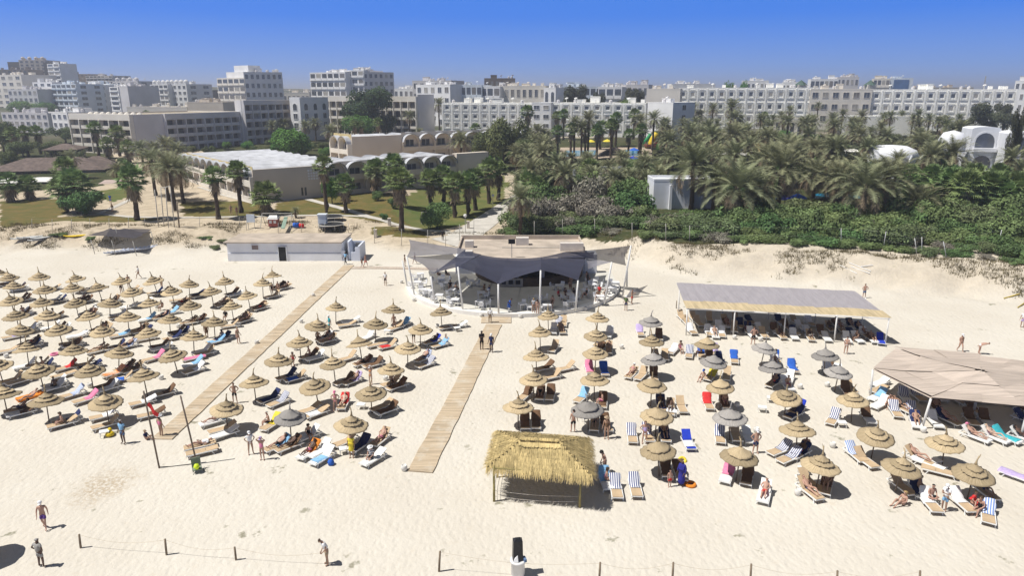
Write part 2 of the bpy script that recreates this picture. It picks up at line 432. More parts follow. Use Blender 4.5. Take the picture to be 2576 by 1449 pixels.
# ------------------------------------------------------------------ people
SKINS = {k: mat('skin_' + k, c, .55, .08, 3) for k, c in dict(tan=(.38,.235,.165), pale=(.56,.40,.31), dark=(.12,.07,.05), red=(.46,.28,.21)).items()}
M_EYE = mat('eye_dark', (.02,.015,.01), .3, 0)
HAIRS = {k: mat('hair_' + k, c, .6, .2, 8) for k, c in dict(black=(.012,.01,.009), brown=(.06,.035,.02), fair=(.42,.30,.14), grey=(.35,.33,.31)).items()}
CLOTH = {}
def cloth(c):
    pal = dict(white=(.80,.80,.80), black=(.015,.015,.018), navy=(.02,.03,.10), blue=(.03,.12,.50), sky=(.25,.48,.72), denim=(.12,.19,.33), red=(.62,.04,.04),
        grey=(.33,.32,.30), purple=(.13,.06,.26), pink=(.70,.22,.36), orange=(.75,.25,.03), green=(.10,.16,.06), turquoise=(.05,.42,.48), beige=(.40,.30,.20), yellow=(.75,.60,.06), lilac=(.50,.40,.66), brown=(.16,.09,.05), robe=(.03,.03,.24), cobalt=(.02,.05,.48))
    if c == 'stripes': return stripe_mat('cloth_stripes', (.75,.75,.75), (.04,.05,.10), 7, 2, .8)
    return mat('cloth_' + c, pal[c], .9, .1, 6)
BASE = dict(pel=(0,0,.93), spi=(0,.01,1.08), che=(0,.0,1.27), nec=(0,.01,1.43), hb=(0,-.005,1.52), hm=(0,-.02,1.60), ht=(0,-.01,1.67),
    sh=(.165,.01,1.39), el=(.215,.03,1.12), wr=(.235,-.05,.88), hip=(.085,0,.88), kn=(.095,-.02,.49), an=(.095,.02,.09), toe=(.12,-.15,.035))
RADII = dict(pel=.135, spi=.115, che=.138, nec=.062, hb=.068, hm=.092, ht=.066, sh=.060, el=.041, wr=.029, hip=.092, kn=.058, an=.038, toe=.034)
def J(**k):
    d = {}
    for n, p in BASE.items():
        if n in ('sh','el','wr','hip','kn','an','toe'):
            d[n+'L'] = Vector(p); d[n+'R'] = Vector((-p[0], p[1], p[2]))
        else: d[n] = Vector(p)
    for n, p in k.items():
        if n in d: d[n] = Vector(p)
        else: d[n+'L'] = Vector(p); d[n+'R'] = Vector((-p[0], p[1], p[2]))
    return d
def lean(d, deg, pivot='pel', dz=0, dy=0):
    """tip the upper body forward (towards -Y) about the hips"""
    M = Matrix.Rotation(rad(deg), 3, 'X'); o = d[pivot].copy()
    for n in ('spi','che','nec','hb','hm','ht','shL','shR','elL','elR','wrL','wrR'): d[n] = o + M @ (d[n] - o)
    return d
POSES = {}
POSES['stand'] = J()
POSES['stance'] = J(anL=(.13,-.04,.09), knL=(.12,-.06,.49), toeL=(.17,-.2,.035), wrR=(-.27,-.02,.9), wrL=(.2,-.16,.92))
POSES['hips'] = J(el=(.33,.07,1.15), wr=(.19,-.03,1.0), an=(.14,.02,.09), kn=(.12,-.02,.49), toe=(.18,-.14,.035))
POSES['phone'] = J(el=(.20,-.05,1.12), wr=(.06,-.27,1.22), hm=(0,-.05,1.585), ht=(0,-.06,1.655))
POSES['walk'] = J(knL=(.09,-.20,.52), anL=(.09,-.26,.13), toeL=(.10,-.43,.06), knR=(-.09,.05,.48), anR=(-.09,.30,.14), toeR=(-.10,.17,.04), elL=(.23,.10,1.13), wrL=(.24,.10,.89), elR=(-.23,-.06,1.13), wrR=(-.22,-.22,.95))
POSES['armsup'] = J(elR=(-.30,-.06,1.52), wrR=(-.14,-.10,1.66), elL=(.30,-.03,1.45), wrL=(.20,-.14,1.62))
POSES['bend'] = lean(J(an=(.12,.03,.09), wr=(.2,-.1,.86)), 72)
POSES['stoop'] = lean(J(wr=(.10,-.22,.95), hm=(0,-.06,1.58), ht=(0,-.09,1.64)), 22)
def drop_pose(d, dz):
    for n in d: d[n] = d[n] + Vector((0, 0, dz))
    return d
def seated(seat, lean_deg=0, **k):
    d = J()
    dz = seat + .10 - d['pel'].z
    for n in list(d):
        if not n[:2] in ('kn','an','to'): d[n] = d[n] + Vector((0, 0, dz))
    for s, q in (('L',1),('R',-1)):
        d['kn'+s] = Vector((.11*q, -.44, max(.46, seat+.06))); d['an'+s] = Vector((.11*q, -.46, .09)); d['toe'+s] = Vector((.13*q, -.63, .035))
        d['el'+s] = Vector((.24*q, -.04, seat+.30)); d['wr'+s] = Vector((.15*q, -.28, seat+.20))
    if lean_deg: lean(d, lean_deg)
    for n, p in k.items(): d[n] = Vector(p)
    return d
POSES['sit'] = seated(.36, 8)
POSES['chair'] = seated(.45, -4)
POSES['crosslegged'] = seated(.36, 4, knL=(.30,-.26,.46), knR=(-.30,-.26,.46), anL=(-.08,-.34,.42), anR=(.08,-.38,.42), toeL=(-.22,-.40,.40), toeR=(.22,-.42,.40))
POSES['sand'] = seated(.02, -8, knL=(.10,-.38,.42), knR=(-.12,-.40,.40), anL=(.10,-.70,.08), anR=(-.10,-.72,.08), toeL=(.12,-.87,.05), toeR=(-.12,-.88,.05))
def recline(th, seat=.34):
    d = J(); M = Matrix.Rotation(rad(th) - rad(90), 3, 'X'); o = Vector((0, .12, seat + .11))
    pel = d['pel'].copy()
    for n in ('pel','spi','che','nec','hb','hm','ht','shL','shR'): d[n] = o + M @ (d[n] - pel)
    for s, q in (('L',1),('R',-1)):
        d['hip'+s] = o + Vector((.085*q, -.04, 0)); d['kn'+s] = Vector((.11*q, -.36, seat + (.30 if q > 0 else .14))); d['an'+s] = Vector((.10*q, -.72 if q > 0 else -.80, seat + .05)); d['toe'+s] = Vector((.12*q, (-.80 if q > 0 else -.85), seat + .18))
        sh = d['sh'+s]; d['el'+s] = sh + Vector((.09*q, -.24, -.10)); d['wr'+s] = Vector((.13*q, .02, seat + .24))
    return d
POSES['recline'] = recline(42); POSES['lie'] = recline(8)
ARMCH = ('sh','el','wr'); LEGCH = ('hip','kn','an','toe')
EDGES = [('pel','spi'),('spi','che'),('che','nec'),('nec','hb'),('hb','hm'),('hm','ht')]
for s in 'LR':
    EDGES += [('che','sh'+s),('sh'+s,'el'+s),('el'+s,'wr'+s),('pel','hip'+s),('hip'+s,'kn'+s),('kn'+s,'an'+s),('an'+s,'toe'+s)]
def rof(n): return RADII.get(n) or RADII[n[:-1]]
def skin_mesh(name, V, E, RR, sub=1, root=0, smooth=True):
    me = bpy.data.meshes.new(name); me.from_pydata([tuple(v) for v in V], E, [])
    o = bpy.data.objects.new(name, me); COL.objects.link(o)
    sk = o.modifiers.new('s', 'SKIN'); sk.use_smooth_shade = smooth; sk.branch_smoothing = .3
    for i, r in enumerate(RR):
        d = me.skin_vertices[0].data[i]; d.radius = r if isinstance(r, tuple) else (r, r); d.use_root = (i == root)
    if sub: ss = o.modifiers.new('u', 'SUBSURF'); ss.levels = sub; ss.render_levels = sub
    bpy.context.view_layer.update()
    dg = bpy.context.evaluated_depsgraph_get()
    out = bpy.data.meshes.new_from_object(o.evaluated_get(dg)); out.name = name
    bpy.data.objects.remove(o); bpy.data.meshes.remove(me)
    return out
def body_mesh(pose):
    d = POSES[pose]; names = list(d); V = [d[n] for n in names]; RR = [rof(n) * (1.12 if n in ('pel','che') else 1) for n in names]
    E = [(names.index(a), names.index(b)) for a, b in EDGES]
    fwd = (d['hm'] - d['hb']).cross(d['shL'] - d['shR'])
    if fwd.length < 1e-6: fwd = Vector((0,-1,0))
    fwd.normalize()
    up = (d['ht'] - d['hb']).normalized()
    if pose not in ('lie','recline') and fwd.y > 0: fwd = -fwd
    if pose in ('lie','recline') and fwd.z < 0: fwd = -fwd
    side = up.cross(fwd).normalized()
    def add(parent, p, r):
        V.append(p); RR.append(r); E.append((parent, len(V)-1)); return len(V)-1
    hm = names.index('hm')
    for q in (1, -1): add(hm, d['hm'] + side * q * .098 - fwd * .01, .018)              # ears
    add(hm, d['hm'] + fwd * .105 - up * .015, .016)                                       # nose
    add(names.index('hb'), d['hb'] + fwd * .075 + up * .02, .03)                          # chin
    for s in 'LR':                                                                        # hands: palm, four fingers, thumb
        w = d['wr'+s]; dr = (w - d['el'+s]).normalized(); sd = dr.cross(Vector((1,0,0)) if abs(dr.x) < .7 else Vector((0,0,1))).normalized()
        pn = dr.cross(sd)
        pm = add(names.index('wr'+s), w + dr * .075, (.036, .018))
        for k, ln in enumerate((.070, .082, .076, .058)):
            b = add(pm, w + dr * .115 + sd * (k - 1.5) * .021, .0095); c = add(b, V[b] + dr * ln * .55 + pn * .012, .0085); add(c, V[c] + dr * ln * .45 + pn * .022, .007)
        t = add(pm, w + dr * .065 + sd * .045, .0105); add(t, V[t] + dr * .045 + sd * .018 + pn * .01, .009)
    me = skin_mesh('person', V, E, RR, 1, names.index('pel'))
    me.materials.append(SKINS['tan']); me.materials.append(M_EYE)
    # eyes: two small dark almonds set in the face
    mb = MB(); n0 = len(me.vertices)
    for q in (1, -1):
        c = d['hm'] + fwd * .082 + side * q * .036 + up * .012
        mb.tube([c - fwd * .012, c, c + fwd * .010], [.014, .017, .006], 6)
    vv = [v.co[:] for v in me.vertices] + mb.v; ff = [tuple(p.vertices) for p in me.polygons]; nb = len(ff); ff += [tuple(i + n0 for i in f) for f in mb.f]
    m2 = bpy.data.meshes.new('person'); m2.from_pydata(vv, [], ff); m2.materials.append(SKINS['tan']); m2.materials.append(M_EYE)
    m2.polygons.foreach_set('material_index', [0] * nb + [1] * (len(ff) - nb)); m2.polygons.foreach_set('use_smooth', [True] * len(ff)); m2.update()
    bpy.data.meshes.remove(me)
    return m2, up, fwd, side
BODY, GARM = {}, {}
def body(pose):
    if pose not in BODY: BODY[pose] = body_mesh(pose)
    return BODY[pose]
def garment(pose, kind):
    key = (pose, kind)
    if key in GARM: return GARM[key]
    d = POSES[pose]; _, up, fwd, side = body(pose); V, E, RR = [], [], []
    def P(p, r, par=None):
        V.append(Vector(p)); RR.append(r)
        if par is not None: E.append((par, len(V)-1))
        return len(V)-1
    def mid(a, b, t): return d[a].lerp(d[b], t)
    if kind in ('shorts','briefs','trousers'):
        r = P(mid('pel','spi',.25), .142); b = P(d['pel'], .158, r)
        for s in 'LR':
            h = P(d['hip'+s], .104, b)
            if kind == 'briefs': P(mid('hip'+s,'kn'+s,.10), .094, h)
            else:
                k = P(mid('hip'+s,'kn'+s,.72), .092, h)
                if kind == 'trousers': a = P(d['kn'+s], .074, k); P(mid('kn'+s,'an'+s,.92), .060, a)
    elif kind in ('shirt','onepiece','dress'):
        f = 1.16 if kind != 'onepiece' else 1.07
        b = P(d['pel'], .150 * (f if kind != 'onepiece' else 1.06)); s_ = P(d['spi'], .125 * f, b); c = P(d['che'], .148 * f, s_)
        if kind == 'onepiece':
            for s in 'LR': P(d['hip'+s], .10, b); P(mid('che','sh'+s,.7) + up*.02, .05, c)
        else:
            P(mid('che','nec',.75), .085, c)
            for s in 'LR':
                h = P(d['sh'+s], .078, c); P(mid('sh'+s,'el'+s,.62), .062, h)
        if kind == 'dress':
            k = (d['knL'] + d['knR']) / 2; P(d['pel'].lerp(k, .5), .20, b); P(k, .21, len(V)-1)
    elif kind == 'bra':
        c = d['che'] - up * .0
        V, E, RR = [c - up * .055, c + up * .055], [(0, 1)], [.152, .150]
    elif kind == 'robe':
        b = P(d['pel'], .20); s_ = P(d['spi'], .175, b); c = P(d['che'], .180, s_); n = P(d['nec'], .10, c); P(d['hm'] - fwd*.02, .118, n)
        k = P((d['knL'] + d['knR']) / 2, .23, b); P((d['anL'] + d['anR']) / 2, .25, k)
        for s in 'LR': h = P(d['sh'+s], .095, c); e = P(d['el'+s], .085, h); P(mid('el'+s,'wr'+s,.9), .075, e)
    elif kind in ('hair','longhair'):
        V = [d['hm'] - fwd*.024 - up*.03, d['hm'] - fwd*.020 + up*.035, d['ht'] - fwd*.012 + up*.012]; E = [(0,1),(1,2)]; RR = [.092, .102, .072]
        if kind == 'longhair': V += [d['hb'] - fwd*.06, d['nec'] - fwd*.085]; E += [(0,3),(3,4)]; RR += [.075, .06]
    if kind in ('cap','hat'):
        mb = MB(); c = d['hm'] + up * .015; top = d['ht'] + up * .075
        mb.tube([c, c + up*.05, top - up*.02, top], [.108, .108, .085, .03], 12)
        if kind == 'hat': mb.tube([c + up*.01, c + up*.025], [.21, .20], 14)
        else: mb.box((0,0,0), (.15, .12, .012), M=Matrix.Translation(c + fwd*.14 + up*.012) @ Matrix((side, fwd, up)).transposed().to_4x4())
        me = bpy.data.meshes.new(kind); me.from_pydata(mb.v, [], mb.f); me.polygons.foreach_set('use_smooth', [True]*len(mb.f)); me.update()
    else: me = skin_mesh(kind, V, E, RR, 1, 0)
    me.materials.append(cloth('white')); GARM[key] = me
    return me
GN = dict(longhair='hair', bra='bikini_top', onepiece='swimsuit', briefs='swim_briefs', hair='hair', shorts='shorts', shirt='shirt', trousers='trousers', robe='robe', dress='dress', cap='cap', hat='sun_hat')
def person(loc, rz, pose, label, wear=(), skin='tan', hair='brown', long=False, h=1.0, group=None):
    me, *_ = body(pose)
    o = bpy.data.objects.new('person', me); link(o); o.location = loc; o.rotation_euler = (0, 0, rad(rz)); o.scale = (h, h, h)
    if skin != 'tan': paint(o, SKINS[skin])
    kinds = [k for k, c in wear]
    items = list(wear)
    if hair and 'robe' not in kinds: items.append(('longhair' if long else 'hair', None))
    for k, c in items:
        g = bpy.data.objects.new(GN[k], garment(pose, k)); link(g, o); paint(g, HAIRS[hair] if c is None else cloth(c))
    return tag(o, label, 'person', group)
# ------------------------------------------------------------------ straw parasols
def straw(name, col, dark):
    m = mat(name, col, .9, .2, 3); N = m.node_tree.nodes; L = m.node_tree.links; b = N['Principled BSDF']
    tc = N.new('ShaderNodeTexCoord'); sp = N.new('ShaderNodeSeparateXYZ'); L.new(tc.outputs['Object'], sp.inputs[0])
    an = N.new('ShaderNodeMath'); an.operation = 'ARCTAN2'; L.new(sp.outputs[1], an.inputs[0]); L.new(sp.outputs[0], an.inputs[1])
    cb = N.new('ShaderNodeCombineXYZ'); L.new(an.outputs[0], cb.inputs[0]); L.new(sp.outputs[2], cb.inputs[2])
    mpn = N.new('ShaderNodeMapping'); mpn.inputs['Scale'].default_value = (14, 1, 3); L.new(cb.outputs[0], mpn.inputs['Vector'])
    nz = N.new('ShaderNodeTexNoise'); nz.inputs['Scale'].default_value = 1.6; nz.inputs['Detail'].default_value = 5; L.new(mpn.outputs[0], nz.inputs['Vector'])
    oi = N.new('ShaderNodeObjectInfo')
    mx = N.new('ShaderNodeMix'); mx.data_type = 'RGBA'; mx.inputs[6].default_value = (*dark, 1); mx.inputs[7].default_value = (*col, 1)
    rm = N.new('ShaderNodeMapRange'); rm.inputs[1].default_value = .35; rm.inputs[2].default_value = .62; L.new(nz.outputs['Fac'], rm.inputs[0]); L.new(rm.outputs[0], mx.inputs[0])
    hs = N.new('ShaderNodeHueSaturation'); ma = N.new('ShaderNodeMath'); ma.operation = 'MULTIPLY_ADD'; ma.inputs[1].default_value = .50; ma.inputs[2].default_value = .70
    L.new(oi.outputs['Random'], ma.inputs[0]); L.new(ma.outputs[0], hs.inputs['Value']); L.new(mx.outputs[2], hs.inputs['Color']); L.new(hs.outputs[0], b.inputs['Base Color'])
    bn = N.new('ShaderNodeBump'); bn.inputs['Strength'].default_value = .6; bn.inputs['Distance'].default_value = .02; L.new(nz.outputs['Fac'], bn.inputs['Height']); L.new(bn.outputs[0], b.inputs['Normal'])
    return m
M_STRAW = straw('tan_straw', (.51, .405, .255), (.33, .255, .15)); M_GREYST = straw('grey_straw', (.38, .355, .33), (.25, .235, .215))
M_POLE = mat('parasol_pole', (.17, .13, .10), .8, .15, 4)
def tier(r0, z0, r1, z1, rs, th=.03, n=40, sag=.06):
    mb = MB(); prof = []
    for k in range(6):
        t = k / 5; prof.append((lerp(r0, r1, t), lerp(z0, z1, t) - sag * math.sin(math.pi * t)))
    prof = [(r0 - .02, z0 - th)] + prof + [(r1, z1 - th)]
    base = len(mb.v); mb.lathe(prof, n, closed=False)
    # ragged rim
    jit = [rs.uniform(-.05, .03) for _ in range(n)]; drp = [rs.uniform(-.055, .03) for _ in range(n)]
    for ring in (0, 1, 2):
        for i in range(n):
            x, y, z = mb.v[base + ring*n + i]; k = 1 + jit[i] * (1 if ring < 2 else .4) / r0 ; mb.v[base + ring*n + i] = (x*k, y*k, z + drp[i] * (1 if ring < 2 else .4))
    return mb
PAR = []
def make_parasol(seed, tiers=3):
    rs = random.Random(seed); root = thing('straw_parasol', 'x', 'parasol')
    mb = MB(); mb.tube([(0,0,-.2),(0.02,0,1.0),(0,0,2.36)], [.045,.04,.03], 8); mb.build('pole', M_POLE, root, True)
    tl = [(1.15,1.66,.40,2.05),(.72,1.95,.26,2.16),(.44,2.13,.04,2.42)] if tiers == 3 else [(1.13,1.68,.45,2.09),(.74,1.99,.04,2.42)]
    for k, (r0, z0, r1, z1) in enumerate(tl):
        tier(r0, z0, r1, z1, rs).build('canopy_tier', M_STRAW, root, True)
    mb = MB(); a = rs.uniform(0, 6.28); bx, by = .10 * math.cos(a), .10 * math.sin(a)
    mb.tube([(0,0,2.34),(0,0,2.50),(bx*.3,by*.3,2.70),(bx,by,2.90)], [.10,.06,.034,.05], 7)
    for q in range(7):
        b = a + rs.uniform(-1, 1); mb.tube([(bx*.8,by*.8,2.82),(bx + .09*math.cos(b), by + .09*math.sin(b), 3.0 + rs.uniform(-.05,.03))], [.012,.004], 3)
    mb.build('straw_tuft', M_STRAW, root, True)
    return root
PROTO3 = [make_parasol(k) for k in range(6)]; PROTO2 = [make_parasol(9 + k, 2) for k in range(2)]
WEST = [  # rows from the back of the beach to the front
 [(-8,686),(22,699),(99,698),(190,702),(305,707),(386,708),(476,714),(565,711),(661,714),(686,694)],
 [(34,722),(112,727),(182,727),(247,727),(331,736),(432,736),(531,736),(622,743)],
 [(27,757),(105,763),(189,762),(277,763),(376,762),(479,770),(582,772)],
 [(40,796),(119,796),(222,797),(321,798),(427,803),(539,811)],
 [(51,831),(147,832),(257,835),(372,838),(487,848)],
 [(67,880),(185,882),(300,890),(434,894)],
 [(-6,921),(97,933),(226,936),(361,947)],
 [(8,989),(116,1007),(266,1012)]]
MID = [[(845,774),(798,821),(754,862),(701,909),(639,960),(570,1030)], [(989,778),(945,818),(904,868),(838,918),(792,972),(730,1051)], [(1109,786),(1058,828),(1026,875),(983,928),(933,989),(883,1070)]]
EAST = [[(1379,797),(1358,839),(1348,898),(1342,956),(1304,1021)], [(1503,804),(1499,846),(1498,891),(1496,953),(1478,1029)], [(1637,811),(1639,861),(1644,905),(1640,972),(1653,1044),(1656,1136)],
 [(1778,868),(1794,913),(1812,977),(1837,1051),(1860,1149)], [(1923,878),(1944,927),(1978,997),(2006,1081),(2064,1173)], [(2076,896),(2109,938),(2146,1009),(2203,1099),(2268,1176)], [(2378,1114),(2448,1196)]]
GREY = {(1478,1029),(1637,811),(1644,905),(1794,913),(1837,1051),(1923,878),(1944,927),(2076,896),(2109,938),(730,1051)}
TWO = {(1640,972),(1653,1044),(1656,1136),(1778,868),(1812,977),(1860,1149),(904,868)}
SINK = rad(5)
def add_parasol(p, ref, label_tail, field):
    g = p in GREY; two = g or p in TWO
    src = (PROTO2 if two else PROTO3)[RND.randrange(2 if two else 6)]
    w = at(p[0], p[1], 1.70); n = 'grey two-tiered' if g else ('tan two-tiered' if two else 'tan three-tiered')
    o = dup(src, None, (w.x, w.y, hgt(w.x, w.y) - RND.uniform(0, .08)), None, f'{n} straw parasol, {label_tail}', 'straw parasols on the beach')
    lx = RND.uniform(-.075, .075) + .09 * (1 if p[0] > 1900 else (-1 if p[0] < 800 else 0)); ly = RND.uniform(-.075, .075)
    if p == (904, 868): lx, ly = -.22, -.06
    o.rotation_euler = (ly, lx, RND.uniform(0, 6.28)); o.rotation_mode = 'XYZ'
    # the rim stays over the picture point when the pole leans
    M = Matrix.Rotation(0, 3, 'Z')
    off = o.rotation_euler.to_matrix() @ Vector((0, 0, 1.7)); o.location.x -= off.x; o.location.y -= off.y
    if g:
        for k in KIDS[o.name]:
            if not k.name.startswith('pole'): paint(k, M_GREYST)
    k_ = RND.uniform(.94, 1.05); o.scale = (k_, k_, RND.uniform(.96, 1.06))
    PAR.append((o, p, ref, w))
    return o
NUM = 'zero one two three four five six seven eight nine'.split()
for r, row in enumerate(WEST):
    vis = [q for q in row]
    for i, p in enumerate(row):
        add_parasol(p, f'the {ORD[i+1]} parasol in left-field row {NUM[r+1]}', f'{ORD[i+1]} from left in the {ORD[r+1]} row, left field', 'w')
for r, row in enumerate(MID):
    for i, p in enumerate(row):
        add_parasol(p, f'the {ORD[i+1]} parasol down middle file {NUM[r+1]}', f'{ORD[i+1]} down the {ORD[r+1]} file between the boardwalks', 'm')
for r, row in enumerate(EAST):
    for i, p in enumerate(row):
        add_parasol(p, f'the {ORD[i+1]} parasol down right-field file {NUM[r+1]}', f'{ORD[i+1]} down the {ORD[r+1]} file right of the boardwalks', 'e')
add_parasol((-74, 1340), 'the parasol beyond the edge', 'alone near the grey-shirted man, only its shadow showing', 'w')
for q in PROTO3 + PROTO2: drop(q)

# ------------------------------------------------------------------ sun loungers and towels
M_WFRAME = mat('white_plastic', (.78, .78, .76), .45, .04, 2, spec=.4); M_TAN = mat('beige_sling', (.52, .39, .25), .85, .08, 2); M_WSEAT = mat('white_sling', (.80, .79, .76), .6, .05, 2)
TOW = {}
def towel_mat(c):
    if c == 'striped': return stripe_mat('towel_striped', (.74, .74, .75), (.06, .08, .20), 5, 0, .64)
    if c == 'pale striped': return stripe_mat('towel_pale_striped', (.70, .72, .76), (.16, .26, .55), 5, 0, .64)
    if c == 'orange spotted': return dot_mat('towel_spotted', (.72, .25, .07), (.8, .75, .7), 9)
    return cloth(dict([('bright blue','blue'),('light blue','sky'),('white','white'),('red','red'),('pink','pink'),('navy','navy'),('orange','orange'),('turquoise','turquoise'),('lilac','lilac'),('yellow','yellow'),('cobalt','cobalt'),('dark','brown'),('grey','grey')])[c])
def lprof(s, th):
    if s < 1.2: return -.98 + s, .325 + .02 * math.cos(s * 3)
    return .22 + (s - 1.2) * math.cos(th), .32 + (s - 1.2) * math.sin(th)
def slab(mb, s0, s1, th, w, t=.05, n=6, m=0):
    prev = None
    for k in range(n + 1):
        y, z = lprof(lerp(s0, s1, k / n), th); r = mb.ring([(-w, y, z - t), (-w, y, z), (w, y, z), (w, y, z - t)])
        if prev: mb.bridge(prev, r, m)
        else: mb.cap(r, m)
        prev = r
    mb.cap(prev, m, True)
def make_lounger(th):
    root = thing('sun_lounger', 'x', 'sun lounger')
    mb = MB(); slab(mb, 0, 1.19, th, .30); mb.build('seat', M_TAN, root)
    mb = MB(); slab(mb, 1.21, 1.98, th, .30, .05, 4); mb.build('backrest', M_TAN, root)
    mb = MB()
    for q in (-.33, .33):
        mb.box((q, -.05, .265), (.05, 1.9, .075))
    for y in (-.97, .87): mb.box((0, y, .265), (.61, .05, .07))
    if th > .2:
        y, z = lprof(1.8, th)
        for q in (-.27, .27): mb.tube([(q, y - .02, z - .05), (q, min(.8, y + .25), .28)], .016, 5)
    mb.build('frame', M_WFRAME, root)
    for q in (-.32, .32):
        for y, dy in ((-.72, -.16), (.55, .16)):
            mb = MB(); mb.tube([(q, y, .26), (q * 1.06, y + dy, .0)], [.030, .026], 5); mb.build('leg', M_WFRAME, root)
    return root
LTH = dict(up=rad(42), mid=rad(24), flat=rad(3))
LPROTO = {k: make_lounger(v) for k, v in LTH.items()}
def make_small_lounger(th):                     # far rows: too small for parts
    mb = MB(); slab(mb, 0, 1.98, th, .30, .05, 8, 0)
    for q in (-.33, .33):
        mb.box((q, -.05, .265), (.05, 1.9, .075), 1)
        for y, dy in ((-.72, -.16), (.55, .16)): mb.tube([(q, y, .26), (q * 1.06, y + dy, .0)], [.030, .026], 4, 1)
    o = mb.build('sun_lounger', [M_TAN, M_WFRAME]); tag(o, 'x', 'sun lounger'); return o
SPROTO = {k: make_small_lounger(v) for k, v in LTH.items()}
TOWELS = {}
def towel_mesh(th, part, seed):
    key = (th, part, seed)
    if key in TOWELS: return TOWELS[key]
    rs = random.Random(seed); mb = MB(); a, b = dict(back=(.85, 1.97), full=(.15, 1.95), seat=(.2, 1.1))[part]
    sk = rs.uniform(-.06, .06); prev = None; n = 9
    for k in range(n + 1):
        y, z = lprof(lerp(a, b, k / n), LTH[th]); o = sk * (k / n - .5); w = .29 + rs.uniform(-.02, .03)
        r = mb.ring([(-w - .045 + o, y, z - .10 + rs.uniform(-.02,.02)), (-w + o, y, z + .012), (-w*.33 + o, y, z + .014 + rs.uniform(0,.012)), (w*.33 + o, y, z + .014 + rs.uniform(0,.012)), (w + o, y, z + .012), (w + .045 + o, y, z - .08 + rs.uniform(-.03,.03))])
        r2 = mb.ring([(x, yy, zz + .012) for x, yy, zz in (mb.v[i] for i in r)])
        if prev:
            mb.bridge(prev[1], r2, 0, False); mb.bridge(r, prev[0], 0, False)
        prev = (r, r2)
    me = bpy.data.meshes.new('beach_towel'); me.from_pydata(mb.v, [], mb.f); me.polygons.foreach_set('use_smooth', [True] * len(mb.f)); me.materials.append(cloth('white')); me.update()
    TOWELS[key] = me; return me
PEND = {}
def later(o, px, first, rest):
    """label = first + rest; when several read alike they are told apart by their order from the left"""
    PEND.setdefault((first, rest), []).append((px, o))
LOUNGERS = []
def near_ref(w):
    return min(PAR, key=lambda q: (q[0].location.xy - w.xy).length)
def side_word(w, q):
    d = w.xy - q[0].location.xy
    if d.length < .35: return 'under'
    if abs(d.x) > abs(d.y) * .8: return 'left of' if d.x < 0 else 'right of'
    return 'behind' if d.y > 0 else 'in front of'
def lounger(px, py, a=0, col='tan', tow=None, back='up', part='back', place=None, z=.3):
    w = at(px, py, z); w.z = hgt(w.x, w.y)
    far = py < 800
    o = dup((SPROTO if far else LPROTO)[back], None, w, -rad(a) + RND.uniform(-.05, .05))
    if col != 'tan':
        m = {'white': M_WSEAT, 'blue': cloth('cobalt')}[col]
        if far: paint(o, m, 0)
        else:
            for k in KIDS[o.name]:
                if k.name.split('.')[0] in ('seat', 'backrest'): paint(k, m)
    if place is None:
        q = near_ref(w); place = side_word(w, q) + ' ' + q[2]
    first = {'tan': 'beige', 'white': 'white', 'blue': 'blue'}[col] + (' flat' if back == 'flat' else '') + ' lounger'
    o['group'] = 'sun loungers on the beach'; later(o, px, first + (f' with {tow} towel' if tow else ''), place)
    if tow:
        t = bpy.data.objects.new('beach_towel', towel_mesh(back, part, RND.randrange(4))); link(t); t.location = w + Vector((0,0,.004)); t.rotation_euler = o.rotation_euler
        paint(t, towel_mat(tow)); tag(t, None, 'towel', 'towels spread on the loungers'); later(t, px, f'{tow} towel on lounger', place)
    LOUNGERS.append((o, px, py, w, place, back))
    return o
